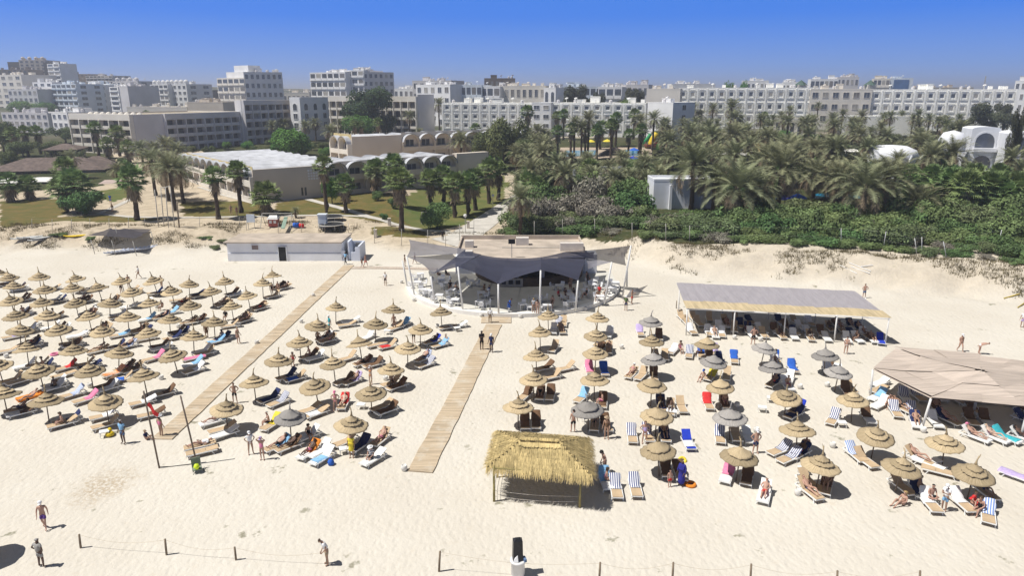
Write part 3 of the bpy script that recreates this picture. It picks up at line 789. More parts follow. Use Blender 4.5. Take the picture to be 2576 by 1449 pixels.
EX = [  # px, py, heading, colour, towel, backrest, part
 (184,990,38,'tan','pale striped','up','back'),(218,1003,38,'tan','pink','up','back'),(160,941,38,'tan',None,'flat','back'),(168,923,38,'tan','red','up','back'),
 (288,938,38,'tan','orange spotted','up','full'),(308,952,60,'tan','bright blue','up','seat'),(66,918,40,'white',None,'up','back'),(390,899,38,'tan','pink','up','back'),
 (487,899,50,'tan','pink','flat','full'),(487,913,45,'white','light blue','up','back'),(490,930,40,'tan','white','up','back'),(545,857,45,'tan','light blue','up','full'),(560,850,40,'tan','navy','up','full'),
 (247,881,45,'tan',None,'mid','back'),(322,869,40,'tan','pale striped','up','back'),(292,872,42,'tan','navy','up','back'),(195,843,50,'white','white','mid','full'),(130,822,45,'white',None,'up','back'),(302,841,50,'tan','light blue','mid','back'),
 (368,850,50,'tan',None,'flat','back'),(436,848,45,'tan','navy','up','back'),(392,735,55,'tan','bright blue','up','back'),(450,754,60,'tan',None,'flat','back'),(325,770,50,'white',None,'mid','back'),(372,801,45,'white','light blue','up','back'),(408,797,45,'tan','navy','up','back'),(430,785,45,'white','light blue','up','full'),
 (478,810,50,'tan',None,'up','back'),(500,806,45,'tan','dark','up','back'),(580,818,60,'tan',None,'up','back'),(34,845,45,'tan','lilac','mid','back'),(22,880,45,'tan',None,'mid','back'),
 (263,1044,50,'tan','white','up','back'),(268,1066,48,'tan',None,'up','back'),(172,1056,50,'tan','navy','up','back'),(158,1064,50,'tan',None,'mid','back'),(502,1120,60,'tan',None,'flat','back'),(508,1134,58,'tan',None,'flat','back'),(538,1059,50,'white',None,'mid','back'),(566,1090,48,'white',None,'mid','back'),(560,1078,48,'tan',None,'mid','back'),(382,1040,55,'tan','dark','mid','back'),(360,1010,50,'tan','white','mid','back'),
 (702,1010,38,'tan','striped','up','back'),(680,1001,42,'tan','navy','up','full'),(864,1015,2,'tan','red','up','back'),(977,870,55,'tan','red','up','seat'),(948,866,58,'tan',None,'flat','back'),(926,846,25,'white',None,'up','back'),(1108,866,50,'tan','light blue','up','back'),(1088,858,48,'tan','cobalt','up','back'),
 (1066,900,40,'tan','pale striped','up','back'),(1072,915,45,'tan','striped','up','back'),(1154,818,62,'white',None,'mid','back'),(1128,822,62,'tan',None,'flat','back'),(874,816,62,'tan',None,'mid','back'),(884,806,62,'white',None,'mid','back'),(1014,814,30,'tan','light blue','up','back'),(997,822,40,'tan',None,'up','back'),
 (745,950,50,'tan','bright blue','up','seat'),(722,945,45,'tan','navy','up','back'),(888,957,40,'tan','lilac','up','back'),(868,958,40,'tan','dark','up','back'),(1000,970,48,'tan','dark','up','full'),(985,962,45,'tan',None,'up','back'),(798,1038,42,'tan','white','mid','seat'),(778,1030,42,'tan',None,'mid','back'),
 (700,1120,42,'tan','light blue','up','back'),(728,1121,44,'tan','dark','up','back'),(778,1136,24,'white','orange','up','back'),(813,1150,30,'white','light blue','up','seat'),(806,1133,30,'white',None,'up','back'),(940,1152,36,'white',None,'mid','back'),(872,1108,40,'tan',None,'up','back'),(958,1104,25,'tan',None,'up','back'),(684,1066,22,'tan','yellow','up','back'),(905,1120,30,'tan','navy','up','full'),
 (875,900,45,'tan',None,'up','back'),(915,912,50,'tan','dark','up','full'),(940,916,50,'tan','dark','up','full'),
 (1402,816,20,'tan','striped','up','back'),(1418,812,8,'tan',None,'up','back'),(1423,926,62,'tan',None,'up','back'),(1388,947,60,'tan',None,'up','back'),(1370,925,60,'tan','dark','up','back'),(1483,928,0,'tan','pink','up','full'),(1520,932,2,'tan','bright blue','up','full'),
 (1610,835,6,'tan','lilac','up','back'),(1658,845,12,'tan','dark','up','full'),(1588,940,32,'tan',None,'mid','back'),(1613,944,32,'tan',None,'up','back'),(1645,945,10,'tan','dark','up','back'),(1693,880,30,'tan','white','mid','full'),(1734,889,16,'tan','striped','up','back'),(1764,889,12,'tan','bright blue','up','back'),(1798,884,8,'tan','lilac','up','back'),(1847,902,12,'tan','bright blue','up','back'),
 (1788,945,30,'tan','yellow','mid','back'),(1828,944,22,'tan',None,'up','back'),(1781,1014,2,'tan','red','up','back'),(1823,1012,5,'tan','dark','up','full'),(1714,1022,4,'tan',None,'up','back'),(1686,1028,14,'tan','white','up','seat'),(1663,1018,6,'tan','navy','up','full'),(1463,998,28,'tan','light blue','up','back'),(1516,1010,8,'tan','dark','up','full'),(1322,992,30,'tan','dark','up','back'),(1798,840,6,'white','white','up','back'),
 (1590,1095,6,'tan','striped','up','back'),(1630,1092,4,'tan','striped','up','back'),(1672,1092,4,'tan','navy','up','full'),(1731,1111,-3,'blue','white','up','seat'),(1811,1096,16,'tan','striped','up','back'),(1550,1229,2,'tan','striped','up','back'),(1598,1226,0,'tan','striped','up','back'),(1524,1209,-4,'white','light blue','up','back'),
 (1830,1193,28,'white','pink','up','back'),(1923,1241,28,'white',None,'up','back'),(1880,1198,25,'tan','dark','up','full'),(1962,1131,58,'tan','striped','up','back'),(1986,1150,58,'tan','striped','up','back'),(2012,1138,55,'tan','navy','up','back'),(2036,1212,-14,'tan',None,'up','back'),(2036,1234,-18,'tan',None,'up','back'),(2078,1222,30,'tan','dark','up','back'),
 (2152,1142,-4,'tan','pale striped','up','back'),(2176,1156,-12,'tan',None,'up','back'),(2096,1053,36,'tan','striped','up','back'),(2004,1028,45,'tan','cobalt','up','back'),(1998,1040,50,'tan','navy','up','full'),(2310,1150,-32,'tan',None,'up','back'),(2364,1184,-55,'tan',None,'flat','back'),(2336,1164,-40,'white',None,'flat','back'),(2309,1228,16,'white','navy','up','full'),(2339,1263,3,'tan','white','up','back'),(2419,1263,-4,'tan','white','up','back'),(2486,1293,30,'tan','pale striped','up','back'),(2560,1196,-40,'white','lilac','flat','full'),
 (2213,1016,55,'white',None,'up','back'),(2253,1034,12,'tan','striped','up','back'),(2296,1036,12,'tan','striped','up','back'),(2215,962,60,'white',None,'mid','back'),(2212,978,60,'tan',None,'flat','back'),(2208,997,55,'white','light blue','up','back'),(2452,1096,-30,'white',None,'up','back'),(2500,1098,-30,'white',None,'up','back'),(2530,1098,-28,'white','turquoise','up','full'),(2574,1100,-35,'white',None,'up','back'),
 (1952,902,10,'tan','bright blue','up','back'),(1994,925,8,'tan','bright blue','up','full'),(1985,952,30,'white',None,'up','back'),(1945,962,45,'tan','navy','up','back'),(2084,918,40,'tan','dark','up','back'),(2130,982,10,'tan','dark','up','full'),(1505,862,20,'tan','navy','up','back')]
for e in EX: lounger(*e)
# unlisted loungers standing in the shade of each parasol: a pair side by side under the shadow
def clear_of(w, d=.62): return all((w.xy - l[3].xy).length > d for l in LOUNGERS)
for o, p, ref, w0 in list(PAR)[:-1]:
    west = p[0] < 1250
    a = (RND.uniform(36, 52) if west else RND.uniform(-4, 20)) * (1 if p[0] < 2200 else -1.2)
    b = o.location.xy; n = 0; hd = Vector((math.sin(rad(a)), math.cos(rad(a)))); sd = Vector((hd.y, -hd.x))
    if sum((w0.xy + Vector((.5,.2)) - l[3].xy).length < 1.7 for l in LOUNGERS) >= 2: continue
    for k in (.40, -.40):
        c = b + Vector((.90, .32)) + sd * k + hd * RND.uniform(-.25, .2)
        w = Vector((c.x, c.y, 0)); q = proj((w.x, w.y, .3))
        if clear_of(w, .66) and -30 < q[0] < 2600 and (n == 0 or RND.random() < .8):
            n += 1; lounger(q[0], q[1], a + RND.uniform(-6, 6), 'tan' if RND.random() < .8 else 'white', RND.choice([None, None, None, None, 'dark', 'navy', None, 'dark', 'dark', 'white']), RND.choice(['up', 'up', 'mid']), RND.choice(['back', 'full']))
# ------------------------------------------------------------------ things standing on the beach
M_WHITE = mat('whitewash', (.74, .75, .78), .85, .05, .5, .15, 6); M_GALV = mat('galvanised_post', (.42, .40, .36), .6, .1, 3); M_WOODP = mat('driftwood_post', (.22, .17, .12), .9, .2, 4)
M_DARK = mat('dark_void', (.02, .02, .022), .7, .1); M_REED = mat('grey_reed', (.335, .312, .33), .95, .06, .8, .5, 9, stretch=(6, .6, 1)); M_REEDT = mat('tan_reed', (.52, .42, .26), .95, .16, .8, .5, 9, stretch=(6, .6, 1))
M_MATR = mat('pinkish_reed_mat', (.52, .44, .375), .95, .10, .9, .5, 9, stretch=(7, .6, 1)); M_NET = mat('dark_shade_net', (.055, .05, .06), .9, .2, 1.5)
M_ROOFS = mat('dusty_flat_roof', (.47, .40, .33), .95, .16, .5, .2, 4)
M_WMETAL = mat('white_painted_pole', (.72, .71, .69), .5, .05, 2)
def wpost(name, base, top, r, m, label, cat, group=None, parent=None):
    mb = MB(); b = Vector(base); t = Vector(top)
    mb.tube([Vector((0,0,-.15)), (t - b) * .5, t - b], [r, r, r * .9], 8); o = mb.build(name, m, parent, True, b)
    return tag(o, label, cat, group) if label else o
def at_h(px, py, base):   # height over a base point read from the picture
    return at_y(px, py, base.y)
# --- white beach hut
A, B = at(575, 656), at(858, 659); z1 = at_h(572, 609, A).z
hut = thing('beach_hut', 'low whitewashed beach hut with flat sandy roof at the top of the boardwalk', 'hut', ((A.x + B.x)/2, A.y, 0))
def hp(x, y, z): return Vector((x - hut.location.x, y - hut.location.y, z))
zr = z1; back = at(606, 588, zr).y
mb = MB(); xa, xb = A.x, B.x
mb.box(hp((xa+xb)/2, (A.y + back)/2, zr/2 - .1), (xb - xa, back - A.y, zr - .1)); mb.box(hp((xa+xb)/2, A.y - .06, .55), (xb - xa - .02, .14, 1.1))
mb.build('wall', M_WHITE, hut)
mb = MB(); mb.box(hp((xa+xb)/2 - .1, (A.y + back)/2 - .1, zr - .03), (xb - xa + .5, back - A.y + .5, .18)); mb.build('roof', M_ROOFS, hut)
dx = at(712, 657).x
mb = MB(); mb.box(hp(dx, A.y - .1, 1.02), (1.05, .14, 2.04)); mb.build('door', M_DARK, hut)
mb = MB()
for q in (-.58, .58): mb.box(hp(dx + q, A.y - .12, 1.05), (.11, .2, 2.1))
mb.box(hp(dx, A.y - .12, 2.12), (1.27, .2, .08)); mb.build('door_frame', M_WHITE, hut)
wx = at_h(642, 622, A)
mb = MB(); mb.box(hp(wx.x, A.y - .02, wx.z), (.9, .1, .62)); w_ = mb.build('window', mat('dusty_shutter', (.22, .17, .16), .7, .1), hut)
mb = MB()
for q in (-.5, .5): mb.box(hp(wx.x + q, A.y - .03, wx.z), (.08, .14, .74))
for q in (-.36, .36): mb.box(hp(wx.x, A.y - .03, wx.z + q), (.92, .14, .08))
mb.build('frame', M_WHITE, w_)
# annex with a stepped front and an inner court, its shade tinted into the whitewash
xc = at(904, 659).x; y0 = A.y - .1; y1 = at(928, 641).y; za = at_h(904, 619, Vector((0, y0, 0))).z
mb = MB()
mb.box(hp((xb + .6), (y0 + y1)/2 + .9, 1.25), (.22, y1 - y0 - 1.8, 2.5))
mb.box(hp(xc - .12, (y0 + y1)/2, za/2), (.24, y1 - y0, za)); mb.box(hp((xb + xc)/2 + .2, y1 - .12, za/2), (xc - xb - .7, .24, za))
mb.box(hp(xc - .75, y0 + .12, .62), (1.02, .24, 1.24)); mb.box(hp(xc - .45, y0 + .12, 1.6), (.42, .24, .72)); mb.box(hp(xb + .35, y0 + .2, .45), (.9, .3, .9)); mb.box(hp(xb + .2, y0 + .2, 1.2), (.45, .3, .6))
mb.box(hp(xb + .95, y0 + 1.4, 1.35), (.16, 2.2, 2.7))
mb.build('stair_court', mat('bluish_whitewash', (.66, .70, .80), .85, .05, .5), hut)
mb = MB(); mb.box(hp(xb + 1.7, y1 - .5, 1.3), (.75, .42, 1.3)); mb.box(hp(xb + 1.7, y1 - .73, 1.55), (.5, .06, .5)); mb.build('water_heater', mat('grey_appliance', (.16, .16, .17), .5), hut)
# --- kayak shade net with moulded plastic boats
P = [gd(239, 640), gd(291, 642), gd(344, 644), gd(389, 618), gd(300, 608)]
net = thing('shade_net', 'dark sagging shade net on thin posts over a rack of white pedalos', 'shade', P[1])
tops = [(221,592),(262,590),(330,597),(380,576),(270,577)]
for b in P:
    wpost('post', b - P[1], b - P[1] + Vector((-.25, 0, 2.25)), .05, M_GALV, None, None, None, net)
zt = 2.3 + P[1].z
cor = [at(222, 591, zt), at(344, 599, zt), at(381, 577, zt), at(285, 573, zt)]
mb = MB(); g = 10; rows = []
for i in range(g + 1):
    r = []
    for j in range(g + 1):
        u, v = i / g, j / g
        p = cor[0]*(1-u)*(1-v) + cor[1]*u*(1-v) + cor[2]*u*v + cor[3]*(1-u)*v - P[1]
        p.z += .16 * noise.noise((u*3, v*3, 1)) - .5 * u*(1-u)*v*(1-v)*4
        p.x += .3 * noise.noise((u*6, v*6, 4)) * (1 if i in (0, g) or j in (0, g) else 0)
        r.append(p)
    rows.append(mb.ring(r))
for a, b in zip(rows, rows[1:]): mb.bridge(a, b, 0, False)
mb.build('net_canopy', M_NET, net)
def make_board(L=3.6, w=.42, label='x'):
    mb = MB(); prof = []
    for k in range(9):
        t = k / 8; prof.append((max(.03, w * math.sin(math.pi * (.04 + .92 * t)) ** .6), .16 + .18 * (2*t - 1) ** 4, (t - .5) * L))
    prev = None
    for wd, z, y in prof:
        r = mb.ring([(-wd, y, z), (-wd*.7, y, z - .14), (wd*.7, y, z - .14), (wd, y, z), (wd*.55, y, z + .06), (-wd*.55, y, z + .06)])
        if prev: mb.bridge(prev, r)
        else: mb.cap(r)
        prev = r
    mb.cap(prev, 0, True)
    return mb
M_BOARD = mat('pale_boat_plastic', (.55, .56, .55), .5, .12, 1); M_PEDAL = mat('shaded_boat_plastic', (.45, .48, .56), .5, .15, 1); M_YELL = mat('yellow_plastic', (.72, .52, .02), .5, .1, 1)  # shaded_boat_plastic: white hulls with the net's shade put into the colour
bo = make_board().build('kayak', M_BOARD); tag(bo, 'x', 'kayak')
for i, (px, py) in enumerate([(62,601),(77,598),(93,597),(112,599),(104,604)]):
    w = gd(px, py); o = dup(bo, None, w, rad(-52 + 4*i), f'long white hull, {ORD[i+1]} of the boats lying on the dune by the fence', 'white hulls on the dune')
w = gd(193, 595); o = dup(bo, None, w, rad(-65), 'yellow kayak lying on the grassy dune beside the white hulls'); paint(o, M_YELL)
for i in range(9):
    w = gd(288 + 10.5 * i, 637 - 1.3 * i); w2 = Vector((w.x, w.y, hgt(w.x, w.y) + .05))
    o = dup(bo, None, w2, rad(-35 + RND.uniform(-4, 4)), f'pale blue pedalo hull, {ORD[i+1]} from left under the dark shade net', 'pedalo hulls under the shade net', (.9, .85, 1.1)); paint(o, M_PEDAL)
drop(bo)
# --- long reed shelter
zt = 2.45
FB = [at(1726, 844), at(1844, 847), at(1971, 850), at(2098, 861), at(2226, 868)]
FT = [at_h(1729, 776, FB[0]), at_h(1849, 781, FB[1]), at_h(1977, 786, FB[2]), at_h(2106, 793, FB[3]), at_h(2237, 799, FB[4])]
zf = sum(p.z for p in FT) / 5
bl, br = at(1702, 711, zf + .5), at(2150, 732, zf + .5); fl, fr = at(1727, 775, zf), at(2240, 800, zf)
sh = thing('reed_shelter', 'long open beach shelter with grey reed roof and tan reed front edge', 'shelter', (FB[2].x, FB[2].y, 0)); O = sh.location.copy()
def roof_patch(mb, a, b, c, d, nu, nv, amp, rs, base=Vector((0,0,0))):
    rows = []
    for i in range(nu + 1):
        r = []
        for j in range(nv + 1):
            u, v = i / nu, j / nv; p = a*(1-u)*(1-v) + b*u*(1-v) + c*u*v + d*(1-u)*v - base
            p.z += amp * rs.uniform(-1, 1); r.append(p)
        rows.append(mb.ring(r))
    for x, y in zip(rows, rows[1:]): mb.bridge(x, y, 0, False)
rs = random.Random(3); k = .77
ml, mr = bl.lerp(fl, k), br.lerp(fr, k)
mb = MB(); roof_patch(mb, ml, mr, br, bl, 40, 8, .025, rs, O); roof_patch(mb, ml - Vector((0,0,.08)), mr - Vector((0,0,.08)), br - Vector((0,0,.08)), bl - Vector((0,0,.08)), 12, 3, .0, rs, O); mb.build('reed_roof', M_REED, sh)
mb = MB()
for i in range(9):                                   # tan mats overlapping along the front
    a, b = i / 9 - .004, (i + 1) / 9 + .006; d = .05 * rs.uniform(.3, 1)
    roof_patch(mb, fl.lerp(fr, a) + Vector((0, rs.uniform(-.15,.1), d)), fl.lerp(fr, b) + Vector((0, rs.uniform(-.15,.1), d)), ml.lerp(mr, b) + Vector((0, rs.uniform(0,.5), d + .02)), ml.lerp(mr, a) + Vector((0, rs.uniform(0,.5), d + .02)), 4, 2, .01, rs, O)
mb.build('reed_fringe', M_REEDT, sh)
for i, (b, t) in enumerate(zip(FB, FT)):
    wpost('post', b - O, Vector((t.x, b.y, zf)) - O, .07, M_WMETAL, None, None, None, sh)
    bb = b + (bl - fl) * Vector((.75, .75, 0)); bb.z = 0
    wpost('post', bb - O, Vector((bb.x + (t.x - b.x), bb.y, zf + .3)) - O, .06, M_WMETAL, None, None, None, sh)
mb = MB(); mb.tube([fl - O - Vector((0,0,.08)), fr - O - Vector((0,0,.08))], .05, 6); mb.tube([bl - O - Vector((0,0,.08)), br - O - Vector((0,0,.08))], .05, 6); mb.build('roof_beam', M_WMETAL, sh)
for i, (px, py) in enumerate([(1701,770),(1712,790),(1722,806),(1733,825)]):
    w = at(px, py + 6); wpost('fence_post', w, w + Vector((0,0,.9)), .05, M_WOODP, f'short dark post, {ORD[i+1]} from back beside the long reed shelter', 'post', 'short posts beside the reed shelter')
n = 0
for r in range(4):                                   # loungers packed in its shade
    for i in range(13):
        a, b = FB[0].lerp(FB[4], (i + .5) / 13), FB[0].lerp(FB[4], (i + .5) / 13)
        w = a + Vector((RND.uniform(-.3,.3), .6 + r * 1.45 + RND.uniform(-.2,.2), 0)); n += 1
        q = proj((w.x, w.y, .3))
        if RND.random() < .8: lounger(q[0], q[1], RND.uniform(-8, 14), RND.choice(['tan','white','tan']), RND.choice([None, 'navy', 'dark', 'white', None]), RND.choice(['up','mid','up']), 'back', f'in row {NUM[r+1]} under the long reed shelter')
lounger(2215, 856, 20, 'blue', None, 'up', 'back', 'at the open end of the long reed shelter')
# --- big faceted mat pavilion on the right
E0 = [at(2189, 1000), at(2319, 1078), at(2565, 1107)]; EP = [at_h(2196, 930, E0[0]), at_h(2341, 1002, E0[1]), at_h(2580, 1024, E0[2])]
ze = sum(p.z for p in EP) / 3
EP = [at(2196, 930, ze), at(2342, 1003, ze), at(2588, 1026, ze), at(2790, 985, ze + .1), at(2720, 930, ze + .3), at(2463, 897, ze + .4), at(2255, 879, ze + .25)]
cen = at(2470, 935, ze + 1.0)
pv = thing('mat_pavilion', 'large faceted beach pavilion roofed with overlapping pinkish reed mats', 'pavilion', (cen.x, cen.y, 0)); O = pv.location.copy()
mb = MB()
for a, b in zip(EP, EP[1:] + EP[:1]):
    n = 6; rows = []
    for i in range(n + 1):
        t = i / n; rows.append([a.lerp(b, j / 8).lerp(cen, t) - O + Vector((0, 0, -.22 * math.sin(math.pi * t) + .02 * rs.uniform(-1, 1))) for j in range(9)])
    rr = [mb.ring(r) for r in rows]
    for x, y in zip(rr, rr[1:]): mb.bridge(x, y, 0, False)
mb.build('roof', M_MATR, pv)
mb = MB(); mt_ = []
for a, b in zip(EP, EP[1:] + EP[:1]):                # single mats lapped over the facets
    for lay in range(3):
        t0, t1 = lay * .30 - .02 + rs.uniform(-.03,.03), lay * .30 + .32 + rs.uniform(0,.06)
        m_ = max(1, int((b - a).length * (1 - lay * .3) / 2.2))
        for j in range(m_):
            u0, u1 = (j + rs.uniform(-.1, .06)) / m_, (j + 1.06 + rs.uniform(-.04, .08)) / m_; u0, u1 = max(0, u0), min(1, u1)
            h0 = .07 + .06 * rs.random(); n0 = len(mb.f); tilt = rs.uniform(-.012, .012)
            def pt(u, t, h): return a.lerp(b, u).lerp(cen, t) - O + Vector((0, 0, -.22 * math.sin(math.pi * t) + h))
            roof_patch(mb, pt(u0, t0, h0 + .03), pt(u1, t0 + tilt, h0 + .05), pt(u1, t1 + tilt, h0 + .02), pt(u0, t1, h0), 3, 3, .012, rs); tv = rs.random(); mt_ += [tv] * (len(mb.f) - n0)
mb.build('reed_mats', mat('pale_reed_mat', (.51, .43, .365), .95, .12, .7, .5, 9, stretch=(.6, 7, 1), tint=.12), pv, tint=mt_)
#, pv)
for e, t in zip(E0, EP[:3]): wpost('post', e - O, Vector((t.x, t.y, ze - .02)) - O, .085, M_WMETAL, None, None, None, pv)
for t in EP[3:]: wpost('post', Vector((t.x, t.y, 0)) - O, t - O, .08, M_WMETAL, None, None, None, pv)
wpost('post', Vector((cen.x, cen.y, 0)) - O, cen - O, .09, M_WMETAL, None, None, None, pv)
c0 = Vector((cen.x, cen.y, 0))
for r in range(4):
    for i in range(9):
        x, y = -5.2 + i * 1.3, -3.6 + r * 2.0
        w = c0 + Vector((x + RND.uniform(-.2,.2), y + RND.uniform(-.25,.25), 0)); q = proj((w.x, w.y, .3))
        if (x / 6.2) ** 2 + (y / 4.6) ** 2 < 1 and clear_of(w, .9) and q[0] < 2590 and RND.random() < .85:
            lounger(q[0], q[1], RND.uniform(-30, 20), RND.choice(['tan','white']), RND.choice([None,'navy','dark','striped','light blue']), 'up', 'back', f'in row {NUM[r+1]} under the mat pavilion')
# --- square thatched hut near the water's edge
zE = 2.15
Fl, Fr, Br, Bl = at(1224, 1176, zE), at(1489, 1203, zE), at(1483, 1102, zE), at(1249, 1084, zE)
pb = at(1243, 1262); pr = at(1458, 1277)
R0, R1 = at(1307, 1109, 3.35), at(1407, 1114, 3.35)
hp_ = (Fl + Fr + Br + Bl) / 4; O = Vector((hp_.x, hp_.y, 0))
hut2 = thing('thatched_hut', 'square open hut with shaggy golden thatched hip roof on bamboo posts', 'hut', O)
M_TH = mat('golden_thatch', (.53, .41, .19), .9, .2, 2, tint=.35); M_TH2 = mat('golden_thatch_base', (.40, .32, .15), .95, .2, 3)
mb = MB()
for q in ((Fl,Fr,R1,R0),(Fr,Br,R1,R1),(Br,Bl,R0,R1),(Bl,Fl,R0,R0)):
    if q[2] == q[3]: mb.tri(*[p - O for p in q[:3]])
    else: mb.quad(*[p - O for p in q])
base_roof = mb.build('roof_base', M_TH2, hut2)
mb = MB(); tn = []; rs = random.Random(8)
for q in ((Fl,Fr,R1,R0),(Fr,Br,R1,R1),(Br,Bl,R0,R1),(Bl,Fl,R0,R0)):
    a, b, c, d = [p - O for p in q]; nrm = (b - a).cross(d - a).normalized()
    if nrm.z < 0: nrm = -nrm
    rowsn = 9
    for r in range(rowsn + 1):
        t = r / rowsn; e0, e1 = a.lerp(d, t), b.lerp(c, t); wdt = (e1 - e0).length; cnt = int(wdt / .017) + 4
        dn = ((a + b) / 2 - (c + d) / 2).normalized()
        for k in range(cnt):
            u = rs.random(); p = e0.lerp(e1, u) + nrm * (.05 + rs.uniform(0, .03)); L = rs.uniform(.38, .60) if r else rs.uniform(.25, .52)
            sd = (b - a).normalized(); w = rs.uniform(.012, .028); sk = sd * rs.uniform(-.10, .10)
            droop = Vector((0, 0, -rs.uniform(.02, .12) if r else -rs.uniform(.05, .22)))
            tip = p + dn * L * .82 + sk + droop + nrm * .03; top = p - dn * .2
            mb.quad(top - sd*w, tip - sd*w*.3, tip + sd*w*.3, top + sd*w); tn.append(min(1, max(0, rs.gauss(.5 + .12 * math.sin(r * 2.4), .22))))
# ridge bundle
for k in range(420):
    u = rs.random(); p = (R0.lerp(R1, u) - O) + Vector((rs.uniform(-.1,.1), 0, .07)); s_ = rs.choice((-1, 1)); L = rs.uniform(.3, .45)
    tip = p + Vector((rs.uniform(-.08,.08), s_ * L, -L * .55)); sd = Vector((.04, 0, 0)); mb.quad(p - sd, tip - sd*.5, tip + sd*.5, p + sd); tn.append(rs.uniform(.5, 1))
mb.build('thatch', M_TH, hut2, tint=tn)
M_BAMB = mat('bamboo', (.30, .25, .10), .6, .15, 3)
pl_ = [pb, pr, Vector((pr.x - .1, pr.y + 2.6, 0)), Vector((pb.x + .1, pb.y + 2.6, 0))]
for b in pl_:
    mb = MB(); mb.tube([Vector((0,0,-.2)), (0,0,.75), (0,0,.78), (0,0,.81), (0,0,2.3)], [.075,.07,.088,.07,.065], 8); mb.build('post', M_BAMB, hut2, True, b - O)
mb = MB()
for i, b in enumerate(pl_):
    c = pl_[(i + 1) % 4]; mb.tube([b - O + Vector((0,0,2.2)), c - O + Vector((0,0,2.2))], .05, 6)
mb.build('roof_beam', M_BAMB, hut2)
for k, z in enumerate((.35, .72)):                   # cords strung between its posts
    mb = MB()
    for i in (0, 2, 3):
        a, b = pl_[i], pl_[(i + 1) % 4]
        mb.tube([a.lerp(b, t / 8) - O + Vector((0, 0, z - .12 * math.sin(math.pi * t / 8))) for t in range(9)], .012, 4)
    mb.build('cord', mat('pale_cord', (.6, .55, .48), .9), hut2)
# --- flagpoles, flag, line
M_FLAG = cloth('red')
fa, fb = at(401, 1178), at(496, 1168); ta, tb = at_h(361, 984, fa), at_h(454, 996, fb)
wpost('flagpole', fa, ta, .055, M_POLE, 'tall leaning wooden pole with a furled red flag near its top', 'flagpole', 'wooden flagpoles')
wpost('flagpole', fb, tb, .055, M_POLE, 'tall leaning bare wooden pole standing beside the low green chair', 'flagpole', 'wooden flagpoles')
mb = MB(); ft = fa.lerp(ta, .80)
pts = [Vector((.05, 0, .32)), Vector((.2, .03, .1)), Vector((.36, -.03, -.28)), Vector((.55, .05, -.5))]
rr = []
for i, p in enumerate(pts): rr.append(mb.ring([p + Vector((0, .03*(-1)**i, .22 - .03*i)), p + Vector((.12, 0, 0)), p + Vector((0, -.03, -.22))]))
for a, b in zip(rr, rr[1:]): mb.bridge(a, b, 0, False)
tag(mb.build('red_flag', M_FLAG, None, False, ft), 'limp red warning flag hanging from the left wooden pole', 'flag')
mb = MB(); mb.tube([fa.lerp(fb, t / 10) + Vector((0, 0, .10 - .1 * math.sin(math.pi * t / 10))) for t in range(11)], .022, 5)
tag(mb.build('ground_rope', mat('dark_rope', (.10, .09, .08), .9)), 'thin dark rope lying between the feet of the two wooden poles', 'rope')
w = at(497, 1188)
ch = thing('beach_chair', 'low folding chair with lime green ball beside the bare wooden pole', 'chair', w, rad(30))
mb = MB(); mb.box((0, 0, .26), (.55, .5, .05)); mb.build('seat', mat('sage_canvas', (.22, .26, .20), .9), ch)
mb = MB(); mb.box((0, .36, .55), (.55, .05, .62)); mb.build('backrest', MATS['sage_canvas'], ch)
mb = MB()
for q in (-.27, .27): mb.tube([(q, -.25, 0), (q, .3, .45)], .018, 5); mb.tube([(q, .3, 0), (q, -.2, .35)], .018, 5)
mb.build('frame', M_GALV, ch)
mb = MB(); mb.lathe([(.02,-.19),(.12,-.15),(.19,0),(.12,.15),(.02,.19)], 12); tag(mb.build('beach_ball', mat('lime_ball', (.62, .80, .03), .4, .05), None, True, w + Vector((.05, -.12, .46))), 'small lime green ball on the low folding chair', 'ball')
# --- foreground post and rope fences
FPL = [(203,1380,1345),(419,1397,1357),(594,1410,1377),(824,1423,1388)]; FPR = [(1104,1438,1388),(1507,1466,1416),(1691,1466,1416),(1887,1470,1420),(2104,1486,1437),(2312,1486,1437)]
M_ROPE = mat('pale_rope', (.45, .38, .28), .9)
for nm, lst in (('left', FPL), ('right', FPR)):
    pr_ = []
    for i, (px, by, ty) in enumerate(lst):
        b = at(px, by); t = at_h(px + (-4 if nm == 'left' else 3), ty, b); pr_.append((b, t))
        wpost('fence_post', b, t, .055, M_WOODP, f'weathered wooden stake, {ORD[i+1]} from left in the {nm} rope fence nearest the viewer', 'post', 'stakes of the rope fences')
    for i in range(len(pr_) - 1):
        a, c = pr_[i][1], pr_[i+1][1]; mb = MB(); mb.tube([a.lerp(c, t / 12) + Vector((0, 0, -.05 - .32 * math.sin(math.pi * t / 12))) for t in range(13)], .008, 4)
        tag(mb.build('fence_rope', M_ROPE), f'sagging thin rope, {ORD[i+1]} span from left of the {nm} rope fence', 'rope', 'ropes of the rope fences')
# --- litter bin with a tall black box
w = at(1303, 1446)
lb = thing('litter_bin', 'white round bin with tall black plastic liner standing on the open sand', 'bin', w)
mb = MB(); mb.lathe([(.30,0),(.34,.05),(.33,.75),(.40,.80),(.40,.88),(.30,.88)], 20, closed=True); mb.build('pot', M_WMETAL, lb, True)
mb = MB(); mb.box((-.02, .02, 1.42), (.50, .40, 1.12), 0, None, rad(8), .9); mb.box((-.02, .02, 2.02), (.44, .34, .10), 0, None, rad(8), .5); mb.build('liner', mat('black_plastic', (.022, .022, .024), .35, .2, 3, .4, 8), lb)
mb = MB(); mb.box((.33, -.12, .98), (.12, .3, .16), 0, None, .3); mb.build('blue_bag', cloth('denim'), lb)
mb = MB(); mb.quad((-.24,-.24,.9),(.02,-.27,.9),(-.02,-.22,1.28),(-.16,-.2,1.1)); mb.build('white_bag', cloth('white'), lb)
